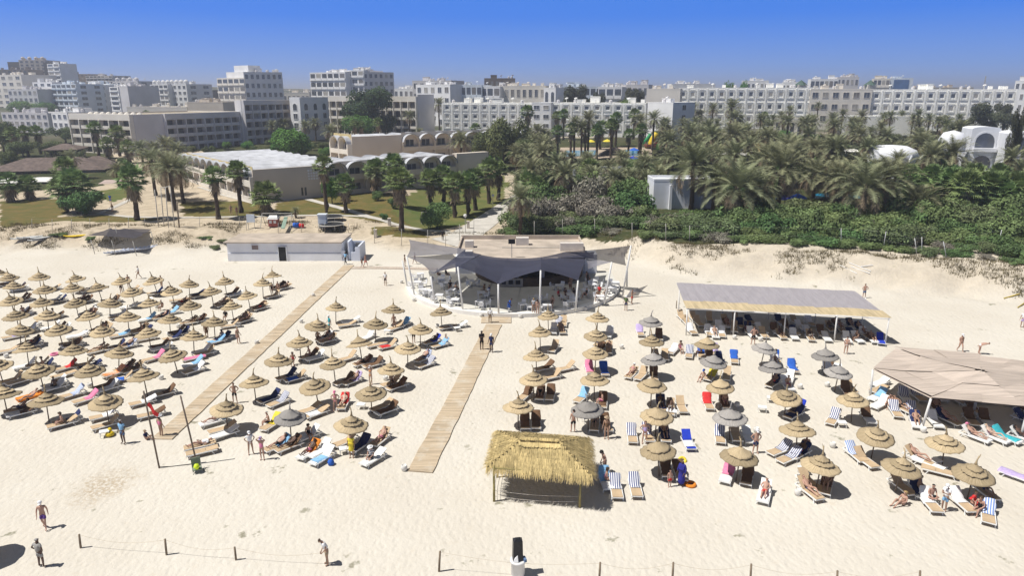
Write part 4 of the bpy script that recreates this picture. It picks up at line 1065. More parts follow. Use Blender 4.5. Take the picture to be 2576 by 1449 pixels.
# --- white sand pots used as ashtrays / bins
mb = MB(); mb.lathe([(.11,0),(.17,.04),(.21,.20),(.19,.36),(.15,.40),(.15,.34),(.02,.33)], 14); pot = mb.build('sand_pot', mat('white_pot', (.70, .68, .64), .7, .1, 3), None, True); tag(pot, 'x', 'pot')
POTS = [(1017,1184,'beside the end of the middle boardwalk'),(788,746,''),(758,812,''),(646,866,''),(1010,712,''),(1041,758,''),(1211,797,''),(1309,800,''),(1473,781,''),(1563,877,''),(1847,853,''),(2012,978,''),(1912,858,''),(240,773,''),(395,776,''),(101,820,''),(449,825,''),(17,900,''),(54,955,''),(227,975,''),(406,955,''),(970,957,''),(1902,1088,''),(2094,1126,''),(2006,1246,''),(2322,1088,''),(1854,1024,''),(1100,825,''),(744,881,''),(2080,973,'')]
for px, py, d in POTS:
    w = at(px, py); o = dup(pot, None, w, 0, None, 'white pots in the sand')
    if d: o['label'] = 'small white sand pot ' + d
    else: q = near_ref(w); later(o, px, 'small white sand pot', side_word(w, q).replace('under', 'beside') + ' ' + q[2])
drop(pot)
st = thing('side_table', 'x', 'table')
mb = MB(); mb.box((0,0,.40), (.62,.52,.05)); mb.build('table_top', M_WFRAME, st)
for x in (-.25,.25):
    for y in (-.2,.2):
        mb = MB(); mb.tube([(x,y,.38),(x*1.1,y*1.1,0)], .022, 5); mb.build('leg', M_WFRAME, st)
for px, py in [(974,831),(908,1017),(1918,1024),(865,1128),(2022,1178),(2118,1062),(1693,1034),(1940,1000),(2354,1158),(1476,1050),(262,1085),(1150,640+184)]:
    w = at(px, py, .4); w.z = 0; q = near_ref(w); o = dup(st, None, w, RND.uniform(-.5,.5), None, 'white side tables on the sand'); later(o, px, 'small white plastic side table', side_word(w, q) + ' ' + q[2])
for k in KIDS[st.name]: bpy.data.objects.remove(k)
KIDS[st.name] = []; bpy.data.objects.remove(st)
# --- inflatables and bags
def ring_float(px, py, m, R, r, label, tilt=0):
    w = at(px, py); mb = MB(); mb.lathe([(R + r*math.cos(a*6.2832/8), r + r*math.sin(a*6.2832/8)) for a in range(9)], 18); o = mb.build('swim_ring', m, None, True, w); o.rotation_euler = (tilt, 0, 0); tag(o, label, 'swim ring')
ring_float(1736, 1222, cloth('orange'), .27, .10, 'orange swim ring lying beside the woman in the blue robe'); ring_float(1716, 1160, cloth('yellow'), .2, .09, 'yellow swim ring behind the woman in the blue robe', .6); ring_float(138, 893, cloth('pink'), .3, .09, 'pink swim ring on the sand in the left field')
w = at(277, 1097); du = thing('inflatable_duck', 'yellow inflatable duck on the sand beside the blue-shirted man', 'inflatable', w, rad(200))
mb = MB(); mb.lathe([(.02,0),(.24,.05),(.30,.16),(.22,.28),(.1,.32)], 12); mb.tube([(0,-.16,.26),(0,-.2,.40),(0,-.2,.52)], [.12,.15,.08], 8); mb.build('body', M_YELL, du, True)
mb = MB(); mb.tube([(0,-.32,.42),(0,-.42,.41)], [.06,.02], 6); mb.build('beak', cloth('orange'), du)
w = at(75, 1001); mb = MB(); mb.box((0,0,.1), (.75,1.7,.18)); mb.box((0,.8,.2),(.75,.3,.2)); o = mb.build('air_mattress', cloth('orange'), None, False, w); o.rotation_euler = (0,0,-.7); tag(o, 'orange air mattress at the foot of a left-field parasol', 'air mattress')
w = at(390, 1046); 
for px, py, c, lab in [(1765,886,'blue','big blue beach bag leaning on a lounger behind the pale parasol'),(1524,1213,'cobalt','blue beach bag at the foot of the pale lounger beside the thatched hut'),(833,1170,'blue','small blue bag lying on sand in front of the white loungers'),(566,1056,'sky','blue towel roll draped against a parasol pole beside the left boardwalk'),(1714,1192,'orange','orange armbands hanging by the woman in the blue robe'),(1995,915,'blue','blue folded pushchair behind grey parasols')]:
    w = at(px, py); mb = MB(); mb.lathe([(.12,0),(.2,.05),(.22,.25),(.12,.4),(.03,.44)], 10, jit=.12, rs=RND); mb.tube([(-.1,0,.36),(-.05,0,.56),(.05,0,.56),(.1,0,.36)], .015, 4)
    tag(mb.build('beach_bag', cloth(c), None, True, w), lab, 'bag')
# --- poles lying on the dune at right, and the sticks
for i, (a, b) in enumerate([((2135,662),(2190,684)),((2140,672),(2188,690)),((2112,668),(2155,690)),((2165,672),(2196,668)),((2525,752),(2565,741)),((2560,775),(2580,762))]):
    p, q = gd(*a), gd(*b); mb = MB(); mb.tube([Vector((0,0,.08)), q - p + Vector((0,0,.10))], .06, 6)
    tag(mb.build('loose_pole', M_WMETAL if i < 4 else mat('yellow_pole', (.5,.38,.08), .7), None, False, p), f'{"pale" if i < 4 else "yellowish"} pole, {ORD[i+1] if i < 4 else ORD[i-3]} of those lying on the dune slope', 'pole', 'loose poles on the dune')
# ------------------------------------------------------------------ beach bar: round terrace, kiosk, sails, furniture
def z1p(x, y): return 997 + x * .2510, 579.3 + y * .2510
TZ = .42
BC = Vector((.1, 82.2, 0)); BR = 13.1
M_TERR = mat('pale_terrace', (.60, .58, .52), .8, .07, .4); M_TRIM = mat('white_terrace_edge', (.76, .74, .70), .8, .05, .5)
tr = thing('bar_terrace', 'round paved terrace of the beach bar with a low white curved edge', 'terrace', BC)
mb = MB(); arc = []
for k in range(61):
    a = math.pi + math.pi * k / 60; arc.append((math.cos(a), math.sin(a)))
pts = [(BR*x, BR*y) for x, y in arc] + [(BR, 5), (-BR, 5)]
mb.cap(mb.ring([(x*.985, y*.985, TZ) for x, y in pts])); mb.build('floor', M_TERR, tr)
mb = MB(); r = []
for rr_, z in ((BR + .02, -.3), (BR + .02, TZ + .03), (BR - .75, TZ + .03), (BR - .75, TZ - .05)):
    r.append(mb.ring([(rr_*x, rr_*y, z) for x, y in arc]))
for a, b in zip(r, r[1:]): mb.bridge(b, a, 0, False)
mb.build('curved_edge', M_TRIM, tr)
bz = 3.35
ks = thing('bar_kiosk', 'flat-roofed bar building with curved dark serving counter behind blue sails', 'bar', (2.2, 86.5, 0)); O = ks.location.copy()
xl, xr_ = at(1163, 640, bz).x - .8, at(1470, 640, bz).x + .3
yb = at(1300, 601, bz).y
mb = MB(); mb.box(Vector(((xl+xr_)/2, (86.5+yb)/2, bz/2 - .1)) - O, (xr_-xl, yb-86.5, bz - .2))
xw = at(1142, 702, TZ).x
mb.box(Vector(((xw + xl)/2 + 1.6, 87.3, 1.3)) - O, (xl - xw + 3.2, 2.6, 2.6)); xe = at(1508, 702, TZ).x
mb.box(Vector(((xe + xr_)/2, 87.6, 1.45)) - O, (xe - xr_, 2.4, 2.9)); mb.build('wall', M_WHITE, ks)
CR = 7.2
mb = MB(); arc2 = [(math.cos(math.pi + math.pi*k/40), math.sin(math.pi + math.pi*k/40)) for k in range(41)]
roofpts = [(CR*x, CR*y*.95, bz) for x, y in arc2] + [(xr_ - O.x, 0, bz), (xr_ - O.x, yb - O.y, bz), (xl - O.x, yb - O.y, bz), (xl - O.x, 0, bz)]
mb.cap(mb.ring(roofpts)); lo = [(x, y, z - .3) for x, y, z in roofpts]; a = mb.ring(roofpts); b = mb.ring(lo); mb.bridge(b, a); mb.cap(mb.ring(lo), 0, True); mb.build('roof', M_ROOFS, ks)
mb = MB()
mb.box((( xl + xr_)/2 - O.x, yb - O.y - .1, bz + .28), (xr_ - xl, .2, .56)); mb.box((xl - O.x + .1, (yb - O.y)/2, bz + .2), (.2, yb - O.y, .4)); mb.box((xr_ - O.x - .1, (yb - O.y)/2, bz + .2), (.2, yb - O.y, .4))
mb.build('parapet', M_ROOFS, ks)
for (px, py, sx, sz) in ((1314, 606, 1.7, 1.0), (1438, 620, 3.0, 1.0), (1181, 612, 1.1, .9), (1180, 632, .9, .6)):
    w = at(px, py, bz + .5); mb = MB(); mb.box(Vector((w.x, w.y, bz + sz/2)) - O, (sx, 1.0, sz)); mb.build('roof_tank', mat('dusty_white', (.60,.55,.50), .9, .1, 1), ks)
w = at(1428, 608, bz); mb = MB(); mb.tube([Vector((w.x - 9, w.y - 3.9, bz + .06)) - O, Vector((w.x, w.y - 3.9, bz + .06)) - O], .05, 6); mb.build('roof_pipe', M_GALV, ks)
# curved counter and a near-black wall standing in for the shade inside
M_CTR = mat('counter_wood', (.10, .065, .04), .6, .2, 2)
mb = MB(); r1 = mb.ring([(CR*.97*x, CR*.93*y, .3) for x, y in arc2]); r2 = mb.ring([(CR*.97*x, CR*.93*y, 1.45) for x, y in arc2]); r3 = mb.ring([(CR*.85*x, CR*.82*y, 1.45) for x, y in arc2])
mb.bridge(r1, r2, 0, False); mb.bridge(r2, r3, 0, False); mb.build('counter', M_CTR, ks)
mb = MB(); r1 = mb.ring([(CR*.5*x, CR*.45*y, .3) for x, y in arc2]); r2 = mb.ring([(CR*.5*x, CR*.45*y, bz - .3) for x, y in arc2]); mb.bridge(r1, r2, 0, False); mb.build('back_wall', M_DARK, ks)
for k in (8, 17, 23, 32):
    x, y = arc2[k]; mb = MB(); mb.box((CR*.93*x, CR*.88*y, 1.8), (.34,.34,2.9)); mb.build('column', mat('grey_column', (.42,.41,.42), .8), ks)
p0 = at(*z1p(1147, 620), .5)
mb = MB(); mb.box(Vector((p0.x, O.y - CR*.95, .98)) - O, (2.9, .16, .95)); pn = mb.build('serving_panel', mat('pale_panel', (.40,.36,.30), .7), ks)
for q in (-.85, 0, .85):
    mb = MB(); mb.box(Vector((p0.x + q, O.y - CR*.95 - .09, 1.05)) - O, (.55, .06, .5)); mb.build('window', M_DARK, pn)
# masts
MAST = [((60,305),(112,562)),((105,265),(183,648)),((345,462),(390,735)),((617,368),(667,795)),((1022,540),(1025,835)),((1447,402),(1437,830)),((1822,503),(1795,795)),((2160,318),(2085,725)),((2352,152),(2270,640)),((2312,362),(2312,552))]
MT = []
for i, (t, b) in enumerate(MAST):
    bw = at(*z1p(*b), TZ); tw = at_h(*z1p(*t), bw); MT.append(tw)
    wpost('sail_mast', bw, tw, .10, M_WMETAL, f'white leaning sail mast, {ORD[i+1]} from left around the terrace rim', 'mast', 'masts of the shade sails')
bw = at(*z1p(1157, 275), bz); tw = at_h(*z1p(1157, 112), bw)
lp = thing('flood_light', 'square floodlight on a thin post on the bar roof', 'floodlight', bw)
mb = MB(); mb.tube([(0,0,0), tw - bw], .05, 6); mb.build('post', M_GALV, lp)
mb = MB(); mb.box(tw - bw, (.85, .25, .55)); mb.build('lamp_head', M_DARK, lp)
M_SAIL = mat('navy_sail', (.040, .042, .068), .85, .12, .4); M_SAILG = mat('grey_sail', (.17, .165, .19), .85, .12, .5)
def mesh_cloth(m, k):      # woven shade cloth lets part of the sun through its holes
    N = m.node_tree.nodes; L = m.node_tree.links; t = N.new('ShaderNodeBsdfTransparent'); x = N.new('ShaderNodeMixShader'); x.inputs[0].default_value = k
    L.new(N['Principled BSDF'].outputs[0], x.inputs[1]); L.new(t.outputs[0], x.inputs[2]); L.new(x.outputs[0], N['Material Output'].inputs['Surface'])
mesh_cloth(M_SAIL, .09); mesh_cloth(M_SAILG, .2); mesh_cloth(M_NET, .12)
def rp(x, y, z=3.6): return at(*z1p(x, y), z)
def sail(c, m, label, pull=.10, sag=.35, sides=1.0):
    mb = MB(); g = 14; cen = sum(c, Vector()) / 4; rows = []
    for i in range(g + 1):
        r = []
        for j in range(g + 1):
            u, v = i / g, j / g; p = c[0]*(1-u)*(1-v) + c[1]*u*(1-v) + c[2]*u*v + c[3]*(1-u)*v
            e = pull * (4*u*(1-u)*(2*v-1)**2 + sides*4*v*(1-v)*(2*u-1)**2); p = p.lerp(cen, e); p.z -= sag * 16*u*(1-u)*v*(1-v) * .5
            r.append(p - cen)
        rows.append(mb.ring(r))
    for a, b in zip(rows, rows[1:]): mb.bridge(a, b, 0, False)
    tag(mb.build('shade_sail', m, None, True, cen), label, 'shade sail', 'shade sails of the bar')
sail([rp(830,240), rp(1125,278), MT[4], MT[3]], M_SAIL, 'navy shade sail left of centre, above the serving panel side of the counter', sides=0)
sail([rp(1115,277,3.62), rp(1460,268,3.62), MT[5], MT[4]], M_SAIL, 'navy shade sail at the centre of the bar, over the counter', sides=0)
sail([rp(1450,268,3.64), rp(1900,268,3.3), MT[6], MT[5]], M_SAIL, 'navy shade sail over the right side of the counter', sides=0)
sail([rp(690,190,3.9), rp(850,240,3.66), MT[3], MT[2] + Vector((.2,0,.3))], M_SAIL, 'navy shade sail over the seats at the left of the counter', .06)
sail([MT[1], rp(560,228,3.5), rp(700,300,3.0), MT[2] + Vector((.15,0,.25))], M_SAILG, 'grey shade sail stretched low over the leftmost tables', .16)
sail([rp(125,92,4.4), rp(690,188,3.9), rp(720,236,3.6), MT[1]], M_SAILG, 'pale grey twisted shade sail at the far left of the bar', .08)  # paler grey stands for sun through the cloth, put into its colour
sail([rp(1685,215,3.9), MT[8], MT[9] + Vector((-.1,0,.1)), rp(1905,280,3.4)], M_SAILG, 'grey mottled shade sail flaring up at the right of the bar', .12)
sail([rp(1680,218,3.92), rp(1990,215,3.6), rp(1980,280,3.45), rp(1455,270,3.66)], M_SAIL, 'narrow navy shade sail on the right edge of the bar roof', .05)
sail([rp(1900,285,3.3), rp(2000,290,3.2), MT[7], rp(1920,390,2.4)], M_SAILG, 'small grey shade sail hanging at the right corner of the bar', .1)
a, b, c, d = at(*z1p(2345,600),.9), at(*z1p(2525,548),1.3), at(*z1p(2425,655),.1), at(*z1p(2270,690),.2)
sail([a, b, c, d], M_SAILG, 'low grey net stretched near the ground at the right end of the terrace', .16, .1)
# white tables and chairs
M_WF = mat('white_resin', (.74, .74, .75), .5, .04, 2)
mb = MB(); mb.box((0,0,.73), (.86,.86,.05)); mb.box((0,0,.68),(.7,.7,.06))
for x in (-.36,.36):
    for y in (-.36,.36): mb.tube([(x,y,.7),(x*1.08,y*1.08,0)], .028, 5)
tbl = mb.build('cafe_table', M_WF); tag(tbl, 'x', 'table')
mb = MB(); mb.box((0,0,.44), (.5,.48,.05)); mb.hexa([(-.25,.2,.46),(.25,.2,.46),(.25,.25,.46),(-.25,.25,.46),(-.24,.30,.9),(.24,.30,.9),(.24,.34,.9),(-.24,.34,.9)])
for x in (-.22,.22):
    mb.tube([(x,-.2,.44),(x*1.15,-.24,0)], .024, 5); mb.tube([(x,.2,.44),(x*1.15,.27,0)], .024, 5); mb.box((x*1.12,0,.64),(.05,.42,.03)); mb.tube([(x*1.12,-.18,.64),(x*1.1,-.2,.44)], .02, 4)
chr_ = mb.build('cafe_chair', M_WF); tag(chr_, 'x', 'chair')
TBL = [(240,432),(215,515),(262,590),(450,478),(510,522),(430,645),(590,690),(565,592),(850,618),(835,708),(1265,732),(1512,748),(1745,640),(1895,592),(1748,708),(1972,540),(2172,572),(2200,520),(2045,655),(1630,548),(1420,655),(740,500),(1980,500),(330,600)]
CH = []
TW = []
for i, t in enumerate(sorted(TBL)):
    w = at(*z1p(*t), TZ + .73); w.z = TZ
    o = dup(tbl, None, w, RND.uniform(-.35, .35), f'white square table, {ORD[i+1]} from left on the bar terrace', 'white bar tables'); TW.append(w)
    a0 = RND.uniform(0, 6.28)
    for q in range(RND.choice((2, 2, 3, 4))):
        a = a0 + q * 1.5708 + RND.uniform(-.25, .25); r = RND.uniform(.72, .9); c = w + Vector((r*math.cos(a), r*math.sin(a), 0))
        if (c.xy - BC.xy).length < BR - .2: CH.append((c, a - math.pi/2 + RND.uniform(-.3,.3), i))
per = {}
for c, rz, i in sorted(CH, key=lambda q: proj(q[0])[0]):
    per[i] = per.get(i, 0) + 1
    dup(chr_, None, c, rz, f'white resin chair, {ORD[per[i]]} from left at the {ORD[i+1]} terrace table from left', 'white bar chairs')
bpy.data.objects.remove(tbl); bpy.data.objects.remove(chr_)
# ------------------------------------------------------------------ people in the open
S = lambda *a: a
PEOPLE = [  # px, foot py, facing (0 = towards the viewer), pose, label, clothing, skin, hair, long hair, height
 (106,1428,165,'hips','standing man in grey shirt and grey shorts, hand on hip, low on the left sand',[('shirt','grey'),('shorts','grey')],'dark','grey',0,1.0),
 (114,1330,25,'walk','walking man in white cap and purple swim shorts, bare-chested, low on the left sand',[('shorts','purple'),('cap','white')],'red','grey',0,1.0),
 (824,1421,-60,'stoop','stooping person in white shirt beside a stake of the left rope fence',[('shirt','white'),('shorts','beige')],'tan','brown',0,1.0),
 (312,1116,-10,'stance','man in pale blue shirt and denim shorts beside the yellow inflatable duck',[('shirt','sky'),('shorts','denim')],'dark','grey',0,1.05),
 (407,1099,160,'stand','woman in white hat with a pink wrap standing on the end of the left boardwalk',[('onepiece','pink'),('hat','white')],'tan','brown',1,.98),
 (369,1106,80,'sand','child in dark top sitting on sand at the foot of the red-flag pole',[('shirt','navy'),('cap','beige')],'tan','brown',0,.8),
 (632,1143,30,'hips','woman in white cap, white T-shirt and bare legs walking in front of the beige loungers',[('shirt','white'),('briefs','white'),('cap','white')],'tan','brown',0,.98),
 (661,1157,0,'armsup','woman in pink swimsuit and lilac cap shading her eyes, beside the white-capped woman',[('onepiece','pink'),('cap','lilac')],'red','brown',0,.97),
 (592,1014,10,'hips','bare-chested man in black shorts standing alone right of the left boardwalk',[('shorts','black')],'tan','brown',0,1.0),
 (350,701,-70,'walk','striding man in white shirt alone on sand behind the back row of parasols',[('shirt','white'),('shorts','beige')],'tan','black',0,1.0),
 (870,665,-30,'walk','man in pale blue shirt and dark trousers stepping out of the white beach hut',[('shirt','sky'),('trousers','black')],'dark','grey',0,1.05),
 (920,671,60,'walk','bare-chested man walking beside the white hut annex',[('shorts','red')],'red','brown',0,1.0),
 (911,674,50,'walk','child walking beside the man next to the white hut annex',[('shorts','white')],'tan','fair',0,.72),
 (970,718,-10,'stance','man in white T-shirt and black shorts crossing the sand left of the bar',[('shirt','white'),('shorts','black')],'tan','brown',0,1.02),
 (1114,605,180,'stand','man all in black walking up the concrete path behind the bar',[('shirt','black'),('shorts','black')],'dark','black',0,1.03),
 (1019,670,90,'stand','woman in swimsuit standing behind the leftmost white mast of the bar',[('onepiece','brown')],'tan','brown',1,.98),
 (1044,664,-90,'walk','man in beige shorts passing under the grey sail left of the bar',[('shorts','beige')],'tan','brown',0,1.0),
 (1212,881,10,'phone','tall man all in black reading a sheet on the middle boardwalk',[('shirt','black'),('shorts','black')],'dark','black',0,1.14),
 (1236,886,-15,'stance','man in white cap and navy T-shirt standing at the edge of the middle boardwalk',[('shirt','navy'),('shorts','navy'),('cap','white')],'dark','black',0,1.06),
 (1233,813,175,'stance','man in white T-shirt and beige trousers on the square timber landing',[('shirt','white'),('trousers','beige')],'dark','grey',0,1.02),
 (1280,786,80,'stoop','waiter in blue tunic and white trousers near the front rim of the terrace',[('dress','blue'),('trousers','white')],'dark','black',0,1.0),
 (1342,787,180,'stance','woman in a striped top standing at the terrace rim by a mast',[('shirt','stripes'),('briefs','black')],'tan','fair',0,.98),
 (1352,790,170,'stand','woman in dark bikini beside the one in the striped top',[('bra','black'),('briefs','black')],'red','brown',1,.97),
 (1574,781,-15,'stance','person in white cap and green top with navy shorts right of the terrace',[('shirt','green'),('shorts','navy'),('cap','white')],'tan','grey',0,1.0),
 (1589,764,60,'phone','bare-chested man in bright red shorts right of the terrace',[('shorts','red')],'tan','black',0,1.03),
 (1894,867,180,'hips','bare-chested man in black shorts facing into the long reed shelter',[('shorts','black')],'red','brown',0,1.08),
 (2127,891,150,'stance','woman in white bikini bottoms standing in front of the long reed shelter',[('briefs','white')],'red','brown',0,1.02),
 (2414,885,0,'walk','woman in bikini and white cap walking behind the mat pavilion',[('bra','brown'),('briefs','brown'),('cap','white')],'red','brown',0,1.02),
 (2462,891,70,'bend','person bending over behind the mat pavilion',[('briefs','white')],'red','brown',0,1.0),
 (2173,750,180,'hips','bare-chested man in denim shorts standing behind the long reed shelter',[('shorts','denim')],'red','brown',0,1.03),
 (2570,824,-20,'stance','person in white top standing alone at the far right of the sand',[('shirt','white'),('shorts','lilac')],'tan','grey',0,1.05),
 (845,1035,0,'hips','woman in bikini and pink cap beside the red-towelled lounger',[('bra','pink'),('briefs','pink'),('cap','pink')],'red','brown',0,.98),
 (933,968,-10,'armsup','woman in orange bikini with white cap between two middle parasol files',[('bra','orange'),('briefs','orange'),('cap','white')],'pale','fair',0,.98),
 (830,834,-60,'walk','man in turquoise shirt and white cap beside the second parasol of a middle file',[('shirt','turquoise'),('shorts','turquoise'),('cap','white')],'pale','grey',0,1.0),
 (992,830,20,'stance','bare-backed person under the top parasol of the middle file',[('briefs','black')],'tan','black',0,1.0),
 (1041,862,0,'stand','bare-chested man behind the third parasol of the last middle file',[('shorts','black')],'tan','black',0,1.0),
 (600,864,70,'stance','woman in beige swimsuit at the right end of the left field',[('onepiece','beige')],'red','fair',0,.98),
 (408,726,-20,'stand','person in beige beside a back-row parasol in the left field',[('shirt','beige'),('shorts','beige')],'tan','brown',0,1.0),
 (325,724,20,'stand','person half hidden by a back-row parasol in the left field',[('shorts','grey')],'tan','brown',0,1.0),
 (306,737,0,'stance','man in dark trunks under a back-row parasol in the left field',[('shorts','black')],'tan','black',0,1.0),
 (685,745,10,'stand','woman in dark swimsuit in shade of the highest left-field parasol',[('onepiece','black')],'tan','brown',1,1.0),
 (701,742,-10,'stance','man in dark shorts in shade of the highest left-field parasol',[('shorts','brown')],'tan','black',0,1.0),
 (521,850,30,'stand','person in brown wrap standing by the last parasol of left-field row five',[('dress','brown')],'tan','brown',0,.98),
 (1442,1088,190,'stance','man with sunburnt back and black trunks under a grey parasol behind the thatched hut',[('shorts','black')],'red','black',0,1.05),
 (1525,1104,-10,'stance','tanned woman in sun hat and brown swimsuit right of a grey parasol',[('onepiece','brown'),('hat','beige')],'tan','fair',0,1.0),
 (1521,1190,-70,'stoop','woman in brown bikini behind the right corner of the thatched hut',[('bra','brown'),('briefs','brown')],'red','black',1,1.0),
 (1621,1116,0,'hips','woman in pink swimsuit between striped loungers',[('onepiece','lilac')],'red','brown',0,1.0),
 (1684,1226,10,'stand','small child in red shorts beside the woman in the blue robe',[('shorts','red')],'red','brown',0,.70),
 (1713,1222,-40,'stance','woman covered in a navy blue robe stooping beside a parasol',[('robe','robe')],'dark',None,0,1.02),
 (1899,1141,0,'hips','man in white cap and navy trunks right of a grey parasol',[('shorts','navy'),('cap','white')],'red','grey',0,1.03),
 (2373,1286,-60,'phone','man in white T-shirt and pale blue shorts standing between two loungers',[('shirt','white'),('shorts','sky'),('cap','white')],'tan','grey',0,1.03),
 (2026,1138,160,'sit','bare-backed man seated on a striped-towel lounger, facing away',[('shorts','black')],'red','brown',0,1.0),
 (279,513,10,'stance','walker in bright blue on the garden path at far left',[('shirt','blue'),('shorts','blue')],'tan','black',0,1.1),
 (284,536,-30,'walk','walker in brown on the garden path bend at far left',[('shirt','brown'),('shorts','brown')],'tan','black',0,1.05),
 (582,540,30,'walk','left one of two bathers walking on the garden path below the fan palms',[('shorts','beige')],'red','brown',0,1.05),
 (597,544,30,'walk','right one of two bathers walking on the garden path below the fan palms',[('briefs','red'),('bra','red')],'red','brown',0,1.05),
 (885,1152,0,'stand','person wrapped in yellow and black standing by the last middle-file parasol',[('dress','yellow')],'tan','black',0,1.0),
 (1768,955,-40,'sand','woman in blue cap sitting on sand left of a tan parasol',[('onepiece','beige'),('cap','blue')],'red','fair',0,1.0),
 (2270,1270,-70,'sand','woman sitting on the sand at the foot of a navy-towelled lounger',[('briefs','beige'),('bra','beige')],'red','fair',1,1.0),
]
SEATED = [  # px, py of the seat, facing, pose, label, clothing, skin, hair, long
 (2343,1246,0,'crosslegged','bare-chested man sitting cross-legged on the lounger beside the white-shirted man',[('shorts','black')],'red','black',0),
 (2466,1276,-60,'sit','woman seated on the edge of the pale striped lounger, leaning to her neighbour',[('onepiece','black')],'red','brown',1),
 (2446,1262,40,'sit','person in coral top sitting between the two front loungers at right',[('dress','red')],'red','fair',0),
 (935,1146,-25,'sit','woman in striped shirt and white sun hat sitting on a white lounger',[('shirt','stripes'),('hat','white'),('shorts','black')],'red','grey',0),
 (676,1058,-60,'sit','bare-backed person sitting on a yellow-towelled lounger',[('shorts','black')],'red','grey',0),
 (1711,875,10,'sit','woman in pink swimsuit sitting upright on a white lounger near the reed shelter',[('onepiece','pink')],'red','brown',1),
 (737,905,10,'sit','woman in red swimsuit seated under the fourth parasol of the first middle file',[('onepiece','red')],'tan','brown',1),
 (800,848,10,'sit','person in brown seated on a lounger beneath the second middle-file parasol',[('shorts','brown')],'tan','brown',0),
 (408,770,-10,'sit','person seated behind the sixth parasol of left-field row three',[('shorts','brown')],'tan','black',0),
 (1124,858,-50,'sit','pale person seated on a blue-towelled lounger left of the middle boardwalk',[('shorts','sky')],'pale','brown',0),
 (568,795,0,'sit','dark-haired person seated behind the last parasol of left-field row four',[('shirt','black')],'tan','black',0),
 (2240,1012,-60,'sit','tanned man seated at the left edge of the mat pavilion',[('shorts','brown')],'red','black',0),
]
LYING = [  # px, py, heading of the lounger, pose
 (1588,940,32,'recline','woman in pink bikini and white cap reclining on a lounger right of the pink towel',[('bra','pink'),('briefs','pink'),('cap','white')],'red','fair',0),
 (864,1015,2,'recline','woman in pale pink swimsuit reclining on the red-towelled lounger',[('onepiece','pink')],'pale','fair',0),
 (502,1120,60,'lie','sunburnt person in white top lying on a flat lounger beside the bare wooden pole',[('shirt','white'),('briefs','black')],'red','brown',0),
 (538,1059,50,'recline','bather in white reclining on a white lounger left of a middle-field parasol',[('onepiece','white')],'red','brown',0),
 (1923,1241,28,'recline','sunburnt person in coral shorts reclining on a white lounger low in the right field',[('shorts','red')],'red','brown',0),
 (2310,1150,-32,'recline','bather with blue hat reclining behind a right-field parasol',[('briefs','white')],'red','brown',0),
 (2452,1096,-30,'recline','pink-capped woman reclining on a white lounger before the mat pavilion',[('onepiece','black'),('cap','pink')],'red','brown',0),
 (2500,1098,-30,'recline','pale woman reclining on the second white lounger before the mat pavilion',[('onepiece','pink')],'pale','fair',0),
 (2036,1234,-18,'recline','bather in blue trunks reclining beside a parasol shadow low at right',[('briefs','blue')],'red','brown',0),
 (888,957,40,'recline','woman reclining on a lilac-towelled lounger in the middle field',[('onepiece','black')],'tan','black',0),
 (915,912,50,'recline','man reclining on a dark-towelled lounger in the middle field',[('shorts','black')],'tan','black',0),
 (75,1003,35,'recline','woman in pink top lounging on the orange air mattress',[('onepiece','pink')],'red','brown',0),
]
for px, py, rz, pose, lab, wear, sk, hr, lg, h in PEOPLE:
    w = gd(px, py) if py < 660 else at(px, py, TZ if 1020 < px < 1560 and 690 < py < 792 else 0)
    ang = rz + math.degrees(math.atan2(-w.x, w.y)) * 0
    person(w, rz, pose, lab, wear, sk, hr, bool(lg), h)
for px, py, rz, pose, lab, wear, sk, hr, lg in SEATED:
    w = at(px, py, .45); w.z = 0; person(w, rz, pose, lab, wear, sk, hr, bool(lg), .98)
for px, py, hd, pose, lab, wear, sk, hr, lg in LYING:
    w = at(px, py, .3); w.z = .02; person(w, -hd, pose, lab, wear, sk, hr, bool(lg), .97)
# seated at the bar
BARP = [((415,440),'brown'),((500,440),'black'),((540,560),'black'),((600,590),'black'),((930,610),'navy'),((880,600),'brown'),((1625,650),'red'),((1695,640),'brown'),((1740,560),'brown'),((1905,640),'black'),((2035,610),'red'),((2020,660),'brown'),((2105,625),'black'),((1565,720),'brown'),((1910,470),'navy'),((1780,640),'black')]
for i, (t, c) in enumerate(sorted(BARP)):
    w = at(*z1p(*t), TZ + .55); w.z = TZ; n = min(range(len(TW)), key=lambda k: (TW[k] - w).length)
    person(w, RND.uniform(-180, 180), 'chair', f'guest in {c} seated on the bar terrace, {ORD[i+1]} guest from left', [('shirt' if i % 3 else 'onepiece', c), ('shorts', 'black')], RND.choice(['tan','red']), RND.choice(['black','brown']), i % 2 == 0, 1.0, 'guests seated at the bar')
w = at(*z1p(1915, 560), TZ); person(w, 60, 'stance', 'waiter in black standing at the right side of the bar kiosk', [('shirt','black'),('trousers','black')], 'dark', 'black')
w = at(*z1p(1750, 590), TZ); person(w, -30, 'phone', 'tanned woman in brown bikini standing inside the bar shade', [('bra','brown'),('briefs','brown')], 'tan', 'black', True)
